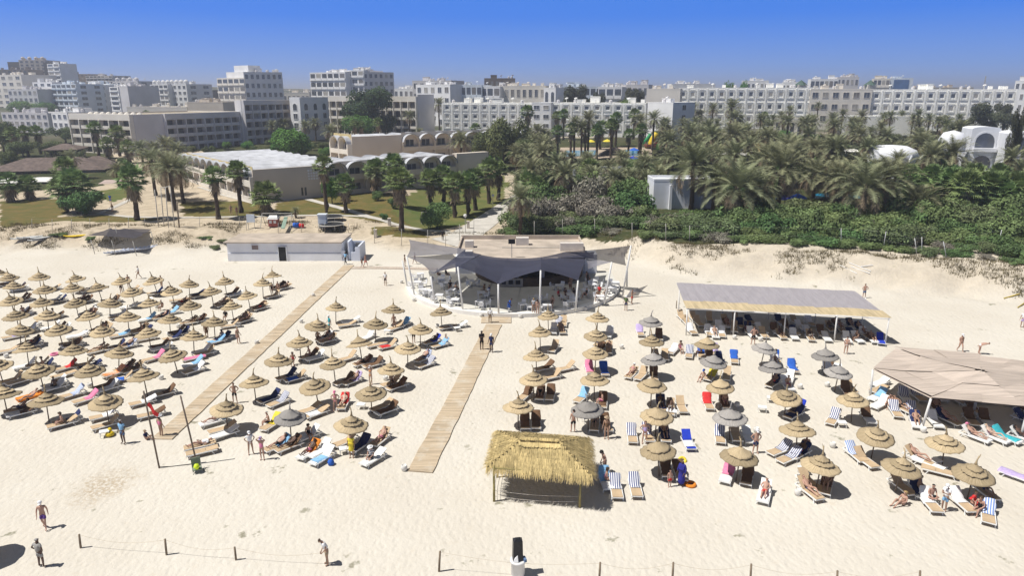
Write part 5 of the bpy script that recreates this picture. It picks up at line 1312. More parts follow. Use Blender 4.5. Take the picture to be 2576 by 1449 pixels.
# dim figures resting in the parasol shade
n = 0
for o, px, py, w, place, back in list(LOUNGERS):
    if RND.random() < .30 and not any(abs(px - q[0]) < 14 and abs(py - q[1]) < 14 for q in LYING + SEATED) and -20 < px < 2580:
        par = near_ref(w)[0]; d = w.xy - par.location.xy
        if not (-.2 < d.x < 2.2 and abs(d.y) < 1.3) and RND.random() < .7 and 'shelter' not in place and 'pavilion' not in place: continue
        c = RND.choice(['black','brown','navy','red','pink','grey','black']); k = RND.choice(['shorts','onepiece','briefs','shorts'])
        pz = RND.choice(['recline','recline','sit']) if back != 'flat' else 'lie'
        pobj = person(w + Vector((0,0,.02)), math.degrees(o.rotation_euler.z) + (RND.choice((-80, 80, 0)) if pz == 'sit' else 0), pz, None, [(k, c)], RND.choice(['tan','tan','red','dark']), RND.choice(['black','brown']), RND.random() < .4, .96, 'bathers resting under the parasols')
        later(pobj, px, {'recline':'reclining','sit':'sitting','lie':'lying'}[pz] + f' bather in {c}', place)
for q_ in list(LPROTO.values()) + list(SPROTO.values()): drop(q_)
# ------------------------------------------------------------------ buildings
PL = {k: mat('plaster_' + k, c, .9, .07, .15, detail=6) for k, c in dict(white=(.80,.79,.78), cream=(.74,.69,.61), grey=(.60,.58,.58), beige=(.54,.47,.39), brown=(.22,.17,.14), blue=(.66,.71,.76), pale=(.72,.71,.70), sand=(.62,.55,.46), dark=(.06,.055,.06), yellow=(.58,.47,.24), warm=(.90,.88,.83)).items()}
M_GLASS = mat('window_glass', (.085,.095,.115), .12, .3, .4, spec=.6); M_CURT = mat('window_curtain', (.38,.36,.33), .9, .2, .5); M_SHUT = mat('window_shutter', (.20,.19,.19), .8, .2, .5); M_BACK = mat('balcony_shade_wall', (.40,.34,.25), .9, .1, .5)  # balcony_shade_wall: darker plaster with the balcony shade in its colour
M_GREEN = mat('green_roof_tile', (.05,.10,.07), .7, .15, 1); M_STRAWROOF = mat('weathered_thatch', (.15,.115,.10), .95, .25, 1.2, .5, 6); M_BLUEG = mat('blue_curtain_glass', (.06,.13,.28), .1, .15, .3, spec=.6)
def win_mesh(name, w, h, style, wallm):
    """one window in a facade facing -y, centred on its own origin"""
    mb = MB()
    if style == 'win':
        mb.box((0, -.02, 0), (w, .10, h), 0)
        for q in (-1, 1): mb.box((q*(w/2+.05), -.04, 0), (.10, .18, h+.2), 1); mb.box((0, -.04, q*(h/2+.05)), (w, .18, .10), 1)
        mb.box((0, -.05, 0), (.06, .14, h), 1)
    elif style == 'frame':
        mb.box((0, -.02, 0), (w*.52, .08, h*.34), 0)
        for s, t in ((1.0, .26), (.74, .16)):
            W_, H_ = w*s, h*s*.86
            for q in (-1, 1): mb.box((q*(W_/2), -.10*s, 0), (.16, .34*s, H_+.16), 1); mb.box((0, -.10*s, q*(H_/2)), (W_-.16, .34*s, .16), 1)
    elif style == 'balc':
        mb.box((0, -.02, .15), (w*.92, .08, h*.80), 0)
        mb.box((0, -.02, -h*.5 + .02), (w*1.1, .9, .16), 1); mb.box((0, -.46, -h*.32), (w*1.1, .10, h*.30), 1)
        for q in (-1, 1): mb.box((q*w*.52, -.25, -h*.32), (.10, .5, h*.30), 1)
    elif style == 'arch':
        pts = [(-w/2, -h/2), (w/2, -h/2)] + [(w/2*math.cos(a*math.pi/8), h/2 - w/2 + w/2*math.sin(a*math.pi/8)) for a in range(9)]
        for m_, k, y in ((1, 1.22, -.05), (0, 1.0, -.09)):
            f = mb.ring([(x*k, y, z*k) for x, z in pts]); b = mb.ring([(x*k, .05, z*k) for x, z in pts]); mb.cap(f, m_); mb.bridge(b, f, m_)
    return mb.build(name, [M_GLASS, wallm])
def shell(mb, Wd, D, H, par=.5):
    mb.box((Wd/2, D/2, H/2 - 1), (Wd, D, H + 2 - 0.0))
    t = .25
    for c, d in (((Wd/2, t/2 - .03, H + par/2), (Wd + .06, t, par)), ((Wd/2, D - t/2 + .03, H + par/2), (Wd + .06, t, par)), ((t/2 - .03, D/2, H + par/2), (t, D - 2*t + .06, par)), ((Wd - t/2 + .03, D/2, H + par/2), (t, D - 2*t + .06, par))):
        mb.box(c, d)
def bld(name, label, pL, pR, YL, YR, top, D, rows, cols, style='win', m='white', side=0, huts=2, v0=None, fw=.5, fh=.5, group=None, base=None, skipb=0, seed=1, cat='building', rstyle=None, lside=0):
    a, b = at_y(pL, top, YL), at_y(pR, top, YR); H1 = a.z
    z0 = base if base is not None else min(hgt(a.x, a.y), hgt(b.x, b.y)) - .5
    U = Vector((b.x - a.x, b.y - a.y)); Wd = U.length; H = H1 - z0; rs = random.Random(seed)
    root = thing(name, label, cat, (a.x, a.y, z0), math.atan2(U.y, U.x), group)
    wm = PL[m]; mb = MB(); shell(mb, Wd, D, H - .5); mb.build('wall', wm, root)
    fl = H / rows if not skipb else (H - skipb) / rows; bay = Wd / cols
    st = [style] * rows if isinstance(style, str) else style
    protos = {}
    for r in range(rows):
        for c in range(cols):
            s = st[min(r, len(st)-1)]
            if s is None: continue
            if s not in protos:
                k = {'balc': (.84, .82), 'frame': (.62, .80), 'arch': (.5, .62)}.get(s, (fw, fh))
                protos[s] = win_mesh('window', bay*k[0], fl*k[1], s, wm); o = protos[s]; link_parent(o, root)
            else:
                o = dup(protos[s], root); q_ = rs.random()
                if q_ < .34: paint(o, M_CURT if q_ < .17 else M_SHUT)
            o.location = (bay*(c + .5), 0, H - fl*(r + .5) - .15)
    for sd, n in ((1, side), (-1, lside)):
        if not n: continue
        sb = D / n; pr = None
        for r in range(rows):
            for c in range(n):
                if pr is None: pr = win_mesh('window', sb*fw*.8, fl*fh, 'win', wm); link_parent(pr, root); o = pr
                else: o = dup(pr, root)
                o.location = (Wd if sd > 0 else 0, sb*(c + .5), H - fl*(r + .5) - .15); o.rotation_euler = (0, 0, sd*math.pi/2)
    for k in range(huts * 3 if H > 9 else 0):      # tanks, dishes and lift rooms crowding the flat roofs
        mb = MB(); x, y = rs.uniform(1.5, max(1.6, Wd - 1.5)), rs.uniform(.8, max(.9, D*.6))
        if k % 3 == 0: mb.lathe([(.7,-.6),(.7,1.0),(.1,1.3)], 8, c=(x, y, H)); nm_ = 'water_tank'
        elif k % 3 == 1: mb.box((x, y, H + .4), (1.6, 1.2, 1.9)); nm_ = 'roof_cabin'
        else: mb.tube([(x, y, H - .6), (x, y, H + 2.2)], .09, 4); mb.tube([(x - .6, y, H + 1.6), (x + .6, y, H + 1.9)], .3, 6); nm_ = 'antenna'
        mb.build(nm_, wm if k % 3 else PL['grey'], root)
    for k in range(huts):
        w_, d_, h_ = rs.uniform(2.2, 4.5), rs.uniform(2, 3.5), rs.uniform(1.6, 3)
        mb = MB(); x, y = rs.uniform(3, max(3.1, Wd - 3)), rs.uniform(min(2, D*.3), max(2.1, D - 3)); mb.box((x, y, H - .5 + h_/2 - .02), (w_, d_, h_)); mb.box((x, y, H - .5 + h_ + .05), (w_ + .3, d_ + .3, .14)); mb.build('roof_hut', wm, root)
    return root, Wd, H
def link_parent(o, root):
    o.parent = root; KIDS.setdefault(root.name, []).append(o)
# --- far town behind, left to right (picture x-range, distance, top)
G = 'town buildings on the skyline'
F = [
 ('apartment_tower','dark-flanked beige tower with small turrets, tallest on the far-left hill',46,112,640,640,150,22,9,5,'win','beige',3),
 ('apartment_block','near-black slab joined to the left of the turreted beige tower',18,47,650,650,155,20,8,2,None,'dark',0),
 ('apartment_block','narrow dark slab joined to the right of the turreted beige tower',108,120,630,630,156,20,8,1,None,'dark',0),
 ('apartment_block','low brown block below the dark slab at the left edge',-10,68,600,600,174,20,6,6,'win','brown',0),
 ('apartment_block','slim white tower with stacked round balconies beside the turreted tower',118,148,610,600,160,14,8,2,'balc','white',0),
 ('apartment_block','brown stepped block behind the pale blue-windowed flats',150,222,660,650,186,20,6,7,'win','brown',2),
 ('apartment_block','stepped pinkish flats descending right of the brown block',215,282,650,640,190,20,6,7,'balc','grey',2),
 ('apartment_block','plain cream block with few windows at the left edge of the town',-20,52,520,505,188,25,6,4,'win','cream',0),
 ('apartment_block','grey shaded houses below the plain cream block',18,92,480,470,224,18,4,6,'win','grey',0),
 ('apartment_block','white block with plain upright stair tower left of the balconied flats',81,130,500,492,206,16,6,3,'win','white',0),
 ('apartment_block','white flats with a grid of paired balconies, widest on the left hill',128,190,480,465,211,18,6,5,'balc','blue',2),
 ('apartment_block','white plain-sided flats right of the widest balconied flats',188,240,490,478,213,16,5,4,'win','white',2),
 ('apartment_block','pale turquoise flats with dark balconies on the left hill',238,276,500,490,211,16,5,3,'balc','blue',0),
 ('apartment_block','white tower with ladder of small balconies above the left hotel roof',274,296,455,445,218,16,7,1,'balc','white',2),
 ('apartment_block','plain grey tower side right of the balcony ladder',296,320,446,440,216,20,7,1,None,'grey',0),
 ('apartment_block','grey stepped flats with roof turrets right of the plain grey tower',282,346,560,545,204,20,6,6,'win','grey',2),
 ('apartment_block','pale twin-towered flats standing alone left of the tall curved block',377,421,500,485,212,20,6,4,'balc','pale',2),
 ('apartment_block','right half of the pale twin-towered flats with domed top',421,468,490,480,211,20,6,4,'win','pale',2),
 ('office_block','small near-black block left of the tall curved block',520,546,560,560,226,14,3,2,None,'dark',0),
 ('tower_block','tall cream block with curved balconies and white stepped penthouse',545,615,420,405,196,26,6,5,'balc','cream',0),
 ('tower_block','grey-white right wing joined to the tall cream curved block',612,709,405,412,180,24,6,7,'win','pale',3),
 ('tower_block','tall white glass-balconied block behind the big dark tree',779,868,430,415,182,24,6,6,'balc','white',0),
 ('tower_block','upper white storeys with slanted fin above the glass-balconied block',868,915,420,415,176,20,7,3,'balc','white',0),
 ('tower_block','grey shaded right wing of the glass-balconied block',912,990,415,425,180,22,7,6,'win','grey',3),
 ('apartment_block','low distant houses between the two tall blocks',710,778,520,520,232,20,2,6,'win','cream',0),
 ('apartment_block','low distant houses left of the tall cream curved block',468,522,620,620,236,20,2,5,'win','grey',0),
 ('apartment_block','small white house right of the grey shaded wing',990,1040,520,515,222,14,3,4,'win','white',0),
 ('apartment_block','grey flat-topped block with terraces behind the white flats',1037,1135,470,460,202,20,4,6,'win','grey',0),
 ('apartment_block','bright white flats with square windows left of the blue-grey balconies',1046,1132,400,385,212,16,4,5,'win','white',0),
 ('apartment_block','blue-grey flats with wide dark balconies above the framed-window hotel',1132,1212,395,390,213,18,3,6,'balc','blue',0),
 ('apartment_block','white flats with column of balconies right of the blue-grey flats',1208,1258,392,388,216,16,3,3,'balc','white',0),
 ('apartment_block','dark flat-topped block rising behind the white flats',1218,1296,470,470,196,18,4,6,'win','brown',0),
 ('apartment_block','cream flats with arched dark loggias',1252,1372,392,385,215,18,3,8,['win','arch','arch'],'cream',0),
 ('crenellated_house','small white house front with battlements and pointed arches',1368,1398,380,376,220,12,2,2,['arch','win'],'white',0),
 ('apartment_block','pale lilac flats behind the dark pines',1395,1515,400,395,217,18,3,8,'balc','blue',0),
 ('apartment_block','pale lilac balconied wing between the two pine clumps',1505,1565,395,390,218,16,3,3,'balc','pale',0),
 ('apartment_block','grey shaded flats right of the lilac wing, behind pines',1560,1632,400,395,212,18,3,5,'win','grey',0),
 ('apartment_block','white rooftop houses left of the green-domed tree line',1690,1800,560,560,210,16,2,9,'win','white',0),
 ('apartment_block','white cubic houses over the long hotel roof, first cluster',1868,1935,520,515,202,14,3,6,'win','white',0),
 ('apartment_block','white stepped houses between the two green pavilion roofs',1968,2008,520,516,206,14,3,4,'win','white',0),
 ('apartment_block','white stepped block with dark top storey, tallest over the long hotel',2040,2110,520,515,198,16,3,6,'balc','white',0),
 ('apartment_block','grey storeyed block with thin flat roof beside the tallest white steps',2106,2162,520,516,193,16,4,5,'win','grey',0),
 ('apartment_block','cream rounded block left of the blue glass office',2198,2240,520,516,197,14,4,4,'balc','cream',0),
 ('office_block','blue curtain-glass office with white side piers',2240,2298,520,516,196,14,1,1,None,'blue',0),
 ('apartment_block','low distant roofs right of the blue glass office',2298,2450,600,600,219,16,2,10,'win','sand',0),
 ('apartment_block','white box house at the far right above the pines',2555,2600,420,415,202,14,4,3,'win','white',0),
 ('apartment_block','low shaded building at left edge behind the palms',2,118,330,318,282,18,3,8,'win','grey',0),
 ('white_house','white three-storey house with little balconies left of the big hotel',128,168,300,294,281,14,3,3,'win','white',2),
 ('apartment_block','jumble of low roofs behind the left hotel, left part',318,470,400,395,268,20,1,10,'win','cream',0),
 ('apartment_block','beige flat workshop roofs behind the left hotel, right part',470,560,380,376,256,16,2,4,None,'sand',0),
]
for i, f in enumerate(F):
    nm, lab, pl_1, pr_1, yl, yr, top, D, rows, cols, st, m, side = f
    root, Wd, H = bld(nm, lab, pl_1, pr_1, yl, yr, top, D, rows, cols, st if st else [None], m, side, huts=RND.choice((1,2,3)) if m != 'dark' else 0, group=G, seed=i)
    if 'turrets' in lab or 'twin' in lab:
        for k in range(4): mb = MB(); mb.lathe([(1.6,0),(1.6,2.4),(.9,3.2),(.1,3.5)], 8, c=(Wd*(k + .5)/4, 2, H - .6)); mb.build('roof_turret', PL[m], root)
    if 'curtain-glass' in lab: mb = MB(); mb.box((Wd/2, -.12, H/2), (Wd*.66, .3, H*.92)); mb.build('glass_front', M_BLUEG, root)
    if 'penthouse' in lab:
        mb = MB(); mb.box((Wd*.55, 9, H + 1.6), (Wd*.7, 12, 3.4)); mb.box((Wd*.7, 8, H + 4.6), (Wd*.5, 8, 4.4)); mb.build('penthouse', PL['white'], root)
for i, (px, py) in enumerate([(2015,203),(2189,203)]):
    w = at_y(px, 214, 500); kk = thing('pavilion_roof', f'green tiled pyramid roof kiosk over the long hotel, {ORD[i+1]} from left', 'kiosk', w, 0, 'green roofed kiosks')
    mb = MB(); mb.box((0,0,-4), (6,6,9)); mb.build('wall', PL['cream'], kk); mb = MB(); mb.lathe([(5.2,0),(4.6,.3),(.1,3.6)], 4, closed=True); mb.build('roof', M_GREEN, kk)
w = at_y(2474, 226, 700); w.z = hgt(w.x, w.y); mst = at_y(2474, 190, 700); mb = MB()
hh = mst.z - w.z
for q in ((-1,-1),(1,-1),(1,1),(-1,1)): mb.tube([(q[0]*1.6,q[1]*1.6,0),(q[0]*.15,q[1]*.15,hh)], .14, 4)
for k in range(10):
    t = k/10; r = lerp(1.6,.15,t); r2 = lerp(1.6,.15,t+.1); mb.tube([(-r,-r,hh*t),(r2,-r2,hh*(t+.1))], .08, 3); mb.tube([(r,-r,hh*t),(-r2,-r2,hh*(t+.1))], .08, 3)
tag(mb.build('lattice_mast', M_GALV, None, False, w), 'thin lattice radio mast on the skyline far right', 'mast')
# --- framed-window hotels
def framed(name, label, pL, pR, YL, YR, top, rows, cols, base, D=16):
    root, Wd, H = bld(name, label, pL, pR, YL, YR, top, D, rows, cols, 'frame', 'warm', 0, 3, skipb=max(0, 3.2), base=base)
    mb = MB(); n = cols
    for k in range(n + 1): mb.box((Wd*k/n, -.12, (H - .5)/2), (.7, .3, H - .5))
    mb.build('pilaster', PL['warm'], root); return root, Wd, H
hb1 = 5.0
r1, W1, H1 = framed('framed_hotel', 'long white hotel with square framed windows behind the palms and pool', 1113, 1352, 300, 291, 258, 3, 10, hb1)
mb = MB()
r1b, W2, H2 = bld('hotel_wing', 'plain white projecting bay with paired windows in the framed-window hotel', 1338, 1386, 288, 286, 257, 14, 4, 2, 'win', 'white', 0, 0, fw=.55, fh=.42, base=hb1)
r1c, W3, H3 = framed('framed_hotel', 'right half of the white framed-window hotel up to the blank gable', 1386, 1624, 290, 280, 258, 3, 9, hb1)
bld('gable_block', 'tall blank white gable block between the two framed-window hotels', 1630, 1694, 277, 266, 256, 12, 4, 1, [None], 'white', 1, 1, base=hb1, fw=.2)
bld('gable_block', 'cream set-back block behind the blank white gable', 1627, 1712, 310, 306, 222, 18, 4, 1, [None], 'cream', 2, 1, base=hb1)
framed('framed_hotel', 'long cream hotel with square framed windows at the right, nearer half', 1708, 2056, 346, 332, 220, 3, 14, 5.2)
bld('hotel_wing', 'middle section of the long right hotel with wide plain windows', 2040, 2196, 332, 327, 223, 16, 3, 6, 'win', 'cream', 0, 2, fw=.55, fh=.45, base=5.2, skipb=4)
framed('framed_hotel', 'long cream hotel with square framed windows at far right end', 2194, 2560, 328, 312, 224, 3, 13, 5.2)
bld('pool_restaurant', 'low long cream pavilion in front of the right hotel', 2110, 2330, 290, 284, 291, 10, 1, 1, [None], 'warm', 0, 0, base=5.0)
bld('pool_restaurant', 'low cream arcade behind the palms right of the gable block', 1950, 2060, 285, 280, 296, 8, 1, 6, 'arch', 'cream', 0, 0, base=5.0)
# --- balconied hotels: piers, slabs and parapets in front of a back wall coloured darker for shade
UL = Vector((-.9, .43)); UR = Vector((.43, .9))
def balcony_face(root, M, n, rows, bay, H, top=2.2, wm='cream', groundskip=0):
    """M: face frame (x along the face, y into the building, z up)"""
    fl = (H - top) / rows; Wd = n * bay; d = 1.3; mb = MB()
    mb.box((Wd/2, -d/2, H - top/2), (Wd + .3, d + .02, top), 0, M)
    for k in range(n + 1): mb.box((k*bay, -d/2 - .1, (H - top)/2), (.34, d + .25, H - top), 0, M)
    for r in range(rows):
        z = r * fl; mb.box((Wd/2, -d/2, z + .1), (Wd, d - .06, .24), 0, M); mb.box((Wd/2, -d + .08, z + .62), (Wd - .02, .12, .85), 0, M)
    mb.build('balcony_frame', PL[wm], root)
    wn = None
    for r in range(rows):
        for c in range(n):
            if wn is None:
                b = MB(); b.box((0,0,0), (bay*.78, .08, fl*.74)); b.box((0,-.06,0), (.08,.06,fl*.74), 1); wn = b.build('window', [M_GLASS, M_SHUT], root); o = wn
            else:
                o = dup(wn, root); q_ = RND.random()
                if q_ < .4: paint(o, M_CURT if q_ < .16 else M_SHUT)
            o.matrix_local = M @ Matrix.Translation((bay*(c+.5), -.02, r*fl + fl*.5 + .1))
def frame_of(u, off=(0,0)):
    n = Vector((u.y, -u.x)); M = Matrix(((u.x, -n.x, 0, off[0]), (u.y, -n.y, 0, off[1]), (0, 0, 1, 0), (0, 0, 0, 1))); return M
def corner_block(name, label, px, Y, top, lenL, lenR, wall='cream', base=None):
    """block whose near corner stands at picture x; lit face runs back-left, shaded face back-right"""
    c = at_y(px, top, Y); z0 = (base if base is not None else hgt(c.x, c.y) - .3)
    root = thing(name, label, 'hotel', (c.x, c.y, z0)); H = c.z - z0; mb = MB()
    a = Vector((0,0)); l = UL * lenL; r = UR * lenR
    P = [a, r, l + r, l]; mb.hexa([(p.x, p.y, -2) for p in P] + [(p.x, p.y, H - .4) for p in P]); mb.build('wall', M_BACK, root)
    mb = MB(); k = .3
    for p, q in ((P[0],P[1]),(P[1],P[2]),(P[2],P[3]),(P[3],P[0])):
        t = (q - p).normalized(); nn = Vector((-t.y, t.x)) * .3; mb.hexa([(v.x, v.y, H - .6) for v in (p, q, q + nn, p + nn)] + [(v.x, v.y, H + .02) for v in (p, q, q + nn, p + nn)])
    mb.build('parapet', PL[wall], root)
    return root, H
h1, HH = corner_block('balconied_hotel', 'big four-storey left hotel with cream balconied front and long shaded side', 333, 219, 288, 29.5, 45, 'cream', 3.6)
balcony_face(h1, frame_of(-UL, tuple(UL*29.5)), 6, 4, 29.5/6, HH + .1, 1.9)
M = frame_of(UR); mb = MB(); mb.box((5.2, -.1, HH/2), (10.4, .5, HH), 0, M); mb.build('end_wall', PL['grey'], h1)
balcony_face(h1, frame_of(UR, tuple(UR*10.6)), 9, 4, 34.4/9, HH + .05, 1.9, 'grey')  # grey plaster puts this side's shade into its colour
mb = MB()
for k in range(9): mb.lathe([(1.0,-.2),(1.0,.3),(.6,.8),(.1,1.0)], 8, c=(UL.x*(3*k+2) + 4*UR.x, UL.y*(3*k+2) + 4*UR.y, HH - .4))
mb.build('roof_vents', PL['cream'], h1)
h2, HH = corner_block('balconied_hotel', 'taller shaded balconied wing right behind the big left hotel', 606, 256, 252, 3, 26.6, 'cream', 4)
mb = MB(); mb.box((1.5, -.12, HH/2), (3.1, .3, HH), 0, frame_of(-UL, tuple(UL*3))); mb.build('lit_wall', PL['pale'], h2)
balcony_face(h2, frame_of(UR), 7, 5, 26.6/7, HH, 1.6, 'grey')  # shaded face in grey, shade put into the plaster colour
h3, HH = corner_block('arched_hotel_tower', 'white-edged hotel tower with arched top windows between two wings', 754, 270, 244, 5, 15.7, 'white', 4)
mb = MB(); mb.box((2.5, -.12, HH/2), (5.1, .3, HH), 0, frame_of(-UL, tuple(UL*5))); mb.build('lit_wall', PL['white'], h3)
mb = MB(); mb.box((7.85, -.12, HH/2), (15.8, .3, HH), 0, frame_of(UR)); mb.build('shaded_wall', PL['pale'], h3)  # duller plaster than the lit wall, shade put into the colour
for fr, n, w_ in ((frame_of(UR), 3, 15.7), (frame_of(-UL, tuple(UL*5)), 1, 5)):
    for c in range(n):
        for r, st in ((0,'arch'),(1,'win'),(2,'win')):
            o = win_mesh('window', 1.9, 2.5 if r == 0 else 2.0, st, PL['white']); link_parent(o, h3); o.matrix_local = fr @ Matrix.Translation((w_*(c+.5)/n, -.30, HH - 3.6 - r*3.5))
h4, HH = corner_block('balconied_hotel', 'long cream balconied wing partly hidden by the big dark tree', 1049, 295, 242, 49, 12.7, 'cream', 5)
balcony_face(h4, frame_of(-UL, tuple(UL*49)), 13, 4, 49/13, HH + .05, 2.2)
mb = MB(); mb.box((6.4, -.1, HH/2 + .4), (12.8, .4, HH + .8), 0, frame_of(UR)); mb.build('end_wall', PL['grey'], h4)  # end wall greyer than the lit front, its shade in the colour
# --- low vaulted hotel wing
UL = Vector((-.65, .76)); UR = Vector((.786, .618))
c0 = gd(643, 511); top0 = at_y(640, 428, c0.y).z
vh = thing('vaulted_hotel', 'two-storey cream hotel wing with white barrel-vaulted roofs and rows of arches', 'hotel', c0); HV = top0 - c0.z
M_VROOF = mat('white_vault_roof', (.47,.48,.51), .7, .16, .5)
LL, LR, DP = 44.0, 55.0, 12.5
def vault_face(root, u, off, n0, n, bay, H, wm, backm, plain0, plain1, d=1.4):
    M = frame_of(u, off); fl = H * .5; L = plain0 + n*bay + plain1; mb = MB()
    if plain0: mb.box((plain0/2, -d/2 + .4, H/2 + .3), (plain0, d + .8, H + 1.0), 0, M)
    if plain1: mb.box((L - plain1/2, -d/2 + .4, H/2 + .3), (plain1, d + .8, H + 1.0), 0, M)
    for k in range(n + 1): mb.box((plain0 + k*bay, -d/2, H*.40), (.5, d, H*.80), 0, M)
    for r in range(2):
        mb.box((plain0 + n*bay/2, -d/2, r*fl + .08), (n*bay, d - .05, .3), 0, M); mb.box((plain0 + n*bay/2, -d + .1, r*fl + .68), (n*bay - .04, .16, .95), 0, M)
    seg = 10
    for k in range(n):                                # spandrels over the arches, following the vault above
        x0 = plain0 + k*bay
        for i in range(seg):
            a0, a1 = math.pi*(1 - i/seg), math.pi*(1 - (i+1)/seg); R1, R2 = bay/2 - .30, bay/2 + .02
            p = [(x0 + bay/2 + R*math.cos(a), H*.80 + R*math.sin(a)*.78) for a in (a0, a1) for R in (R1, R2)]
            f = [M @ Vector((x, -d, z)) for x, z in p]; b = [M @ Vector((x, .02, z)) for x, z in p]
            mb.hexa([f[0], f[2], b[2], b[0], f[1], f[3], b[3], b[1]])
    mb.build('arcade', wm, root)
    mb = MB(); mb.box((plain0 + n*bay/2, .06, H*.55), (n*bay, .1, H*1.1), 0, M); mb.build('recess_wall', backm, root)
    pr = None
    for r in range(2):
        for k in range(n):
            if pr is None:
                b = MB(); b.box((0,0,0), (bay*.48,.1,fl*.40)); b.box((0,-.05,0),(.07,.06,fl*.40),1); pr = b.build('window', [M_GLASS, PL['white']], root); o = pr
            else: o = dup(pr, root)
            o.matrix_local = M @ Matrix.Translation((plain0 + (k+.5)*bay, -.02, r*fl + fl*.52))
    return M
def vaults(root, u, off, n, bay, depth, H):
    M = frame_of(u, off)
    for k in range(n):
        mb = MB(); seg = 10; a_ = []; b_ = []
        for i in range(seg + 1):
            a = math.pi*(1 - i/seg); x, z = (k+.5)*bay + (bay/2 + .05)*math.cos(a), H*.80 + (bay/2 + .05)*math.sin(a)*.80
            a_.append(M @ Vector((x, -1.55, z))); b_.append(M @ Vector((x, depth, z)))
        ra, rb = mb.ring(a_), mb.ring(b_); mb.bridge(ra, rb, 0, False); mb.cap(rb, 0, True)
        mb.build('vault', M_VROOF, root, True)
nL = 10; bL = LL / nL
lm = vault_face(vh, -UL, tuple(UL*LL), 0, nL, bL, HV, PL['cream'], PL['yellow'], 0, 0, .75)
vaults(vh, -UL, tuple(UL*LL), nL, bL, 20, HV)
mb = MB(); l, r = UL*LL, UR*14.2
mb.hexa([(p.x, p.y, -1) for p in (Vector((0,0)) + UL*.1, r, l + r, l)] + [(p.x, p.y, HV*.8) for p in (Vector((0,0)) + UL*.1, r, l + r, l)]); mb.build('wall', PL['sand'], vh)
mb = MB(); mb.box((7.1, -.05, HV/2 - .2), (14.4, .5, HV + .6), 0, frame_of(UR)); mb.build('gable_wall', PL['sand'], vh)
off = UR*14.2; bR = (LR - 14.2 - 9) / 7
vault_face(vh, UR, tuple(off), 0, 7, bR, HV, PL['sand'], PL['sand'], 0, 9, 1.0)
vaults(vh, UR, tuple(off), 7, bR, 12, HV)
mb = MB(); p = [off, off + UR*(LR-14.2), off + UR*(LR-14.2) + UL*12.5, off + UL*12.5]
mb.hexa([(q.x, q.y, -1) for q in p] + [(q.x, q.y, HV*.8) for q in p]); mb.build('wall', PL['sand'], vh)
mb = MB()
for q in ((10.9, HV*.62, 1.6, 2.0),):
    for i in range(4):
        for j in range(4): mb.box((q[0] + i*.55, -.36, q[1] + j*.55), (.34,.12,.34), 0, frame_of(UR))
mb.build('screen_blocks', PL['white'], vh)
for x in (9.3, 10.0):
    mb = MB(); mb.box((x, -.36, 1.5), (.35,.1,1.6), 0, frame_of(UR)); mb.build('door', M_GLASS, vh)
# second, further vaulted wing
w = at_y(885, 372, 185); v2 = thing('vaulted_hotel', 'further low hotel wing with white vaults seen over the near vaulted roof', 'hotel', (w.x, w.y, hgt(w.x, w.y) - .3)); H2v = at_y(885, 346, 185).z - v2.location.z
vault_face(v2, -UL, tuple(UL*10), 0, 2, 5, H2v, PL['cream'], PL['yellow'], 0, 0); vaults(v2, -UL, tuple(UL*10), 2, 5, 14, H2v)
off = UR*15; vault_face(v2, UR, tuple(off), 0, 9, 5.2, H2v, PL['sand'], PL['sand'], 0, 0, 1.0); vaults(v2, UR, tuple(off), 9, 5.2, 10, H2v)
mb = MB(); p = [Vector((0,0)), UR*60, UR*60 + UL*10, UL*10]; mb.hexa([(q.x, q.y, -1) for q in p] + [(q.x, q.y, H2v*.8) for q in p]); mb.box((7.5, -.05, H2v/2), (15, .5, H2v + .5), 0, frame_of(UR)); mb.build('wall', PL['sand'], v2)
# --- thatched restaurant at the left edge
def thatched(label, L, R_, YL, YR, eave, ridge, depth, wallm='sand', base=None, open_=True):
    a, b = at_y(L, eave, YL), at_y(R_, eave, YR); z0 = hgt(a.x, a.y) - .3 if base is None else base
    U = Vector((b.x - a.x, b.y - a.y)); Wd = U.length; root = thing('thatched_restaurant', label, 'restaurant', (a.x, a.y, z0), math.atan2(U.y, U.x)); He = a.z - z0; Hr = at_y(L, ridge, YL + depth/2).z - z0
    mb = MB(); n = 14; e = .7
    F_ = [(-e,-e,He),(Wd+e,-e,He),(Wd+e,depth+e,He),(-e,depth+e,He)]; r0, r1 = (min(depth/2, Wd*.4), depth/2, Hr), (Wd - min(depth/2, Wd*.4), depth/2, Hr)
    mb.quad(F_[0],F_[1],r1,r0); mb.tri(F_[1],F_[2],r1); mb.quad(F_[2],F_[3],r0,r1); mb.tri(F_[3],F_[0],r0); lo = [(x,y,z-.25) for x,y,z in F_]; mb.cap(mb.ring(lo), 0, True)
    x = mb.ring(F_); y = mb.ring(lo); mb.bridge(y, x)
    mb.build('roof', M_STRAWROOF, root)
    mb = MB(); mb.box((Wd*.80, depth*.5, He/2), (Wd*.36, depth*.9, He - .1)) if open_ else mb.box((Wd/2, depth/2, He/2), (Wd*.92, depth*.9, He - .1)); mb.build('wall', PL[wallm], root)
    if open_:
        mb = MB(); mb.box((Wd*.3, depth*.7, He/2), (Wd*.6, .2, He - .1)); mb.build('dark_interior', M_DARK, root)  # near-black panel added as the shade under the roof
        for k in range(5):
            mb = MB(); mb.tube([(Wd*.62*k/4, 0, -.3), (Wd*.62*k/4, 0, He)], .14, 6); mb.build('post', M_WOODP, root)
    return root
thatched('dark thatched open-sided restaurant with beige end wall at the left edge', -40, 258, 172, 178, 432, 398, 14)
thatched('smaller dark thatched roof behind the left-edge restaurant', 112, 190, 205, 207, 377, 361, 9)
thatched('dark thatched roof with beige gable beside the left-edge restaurant', 205, 285, 192, 196, 412, 393, 9, open_=False)
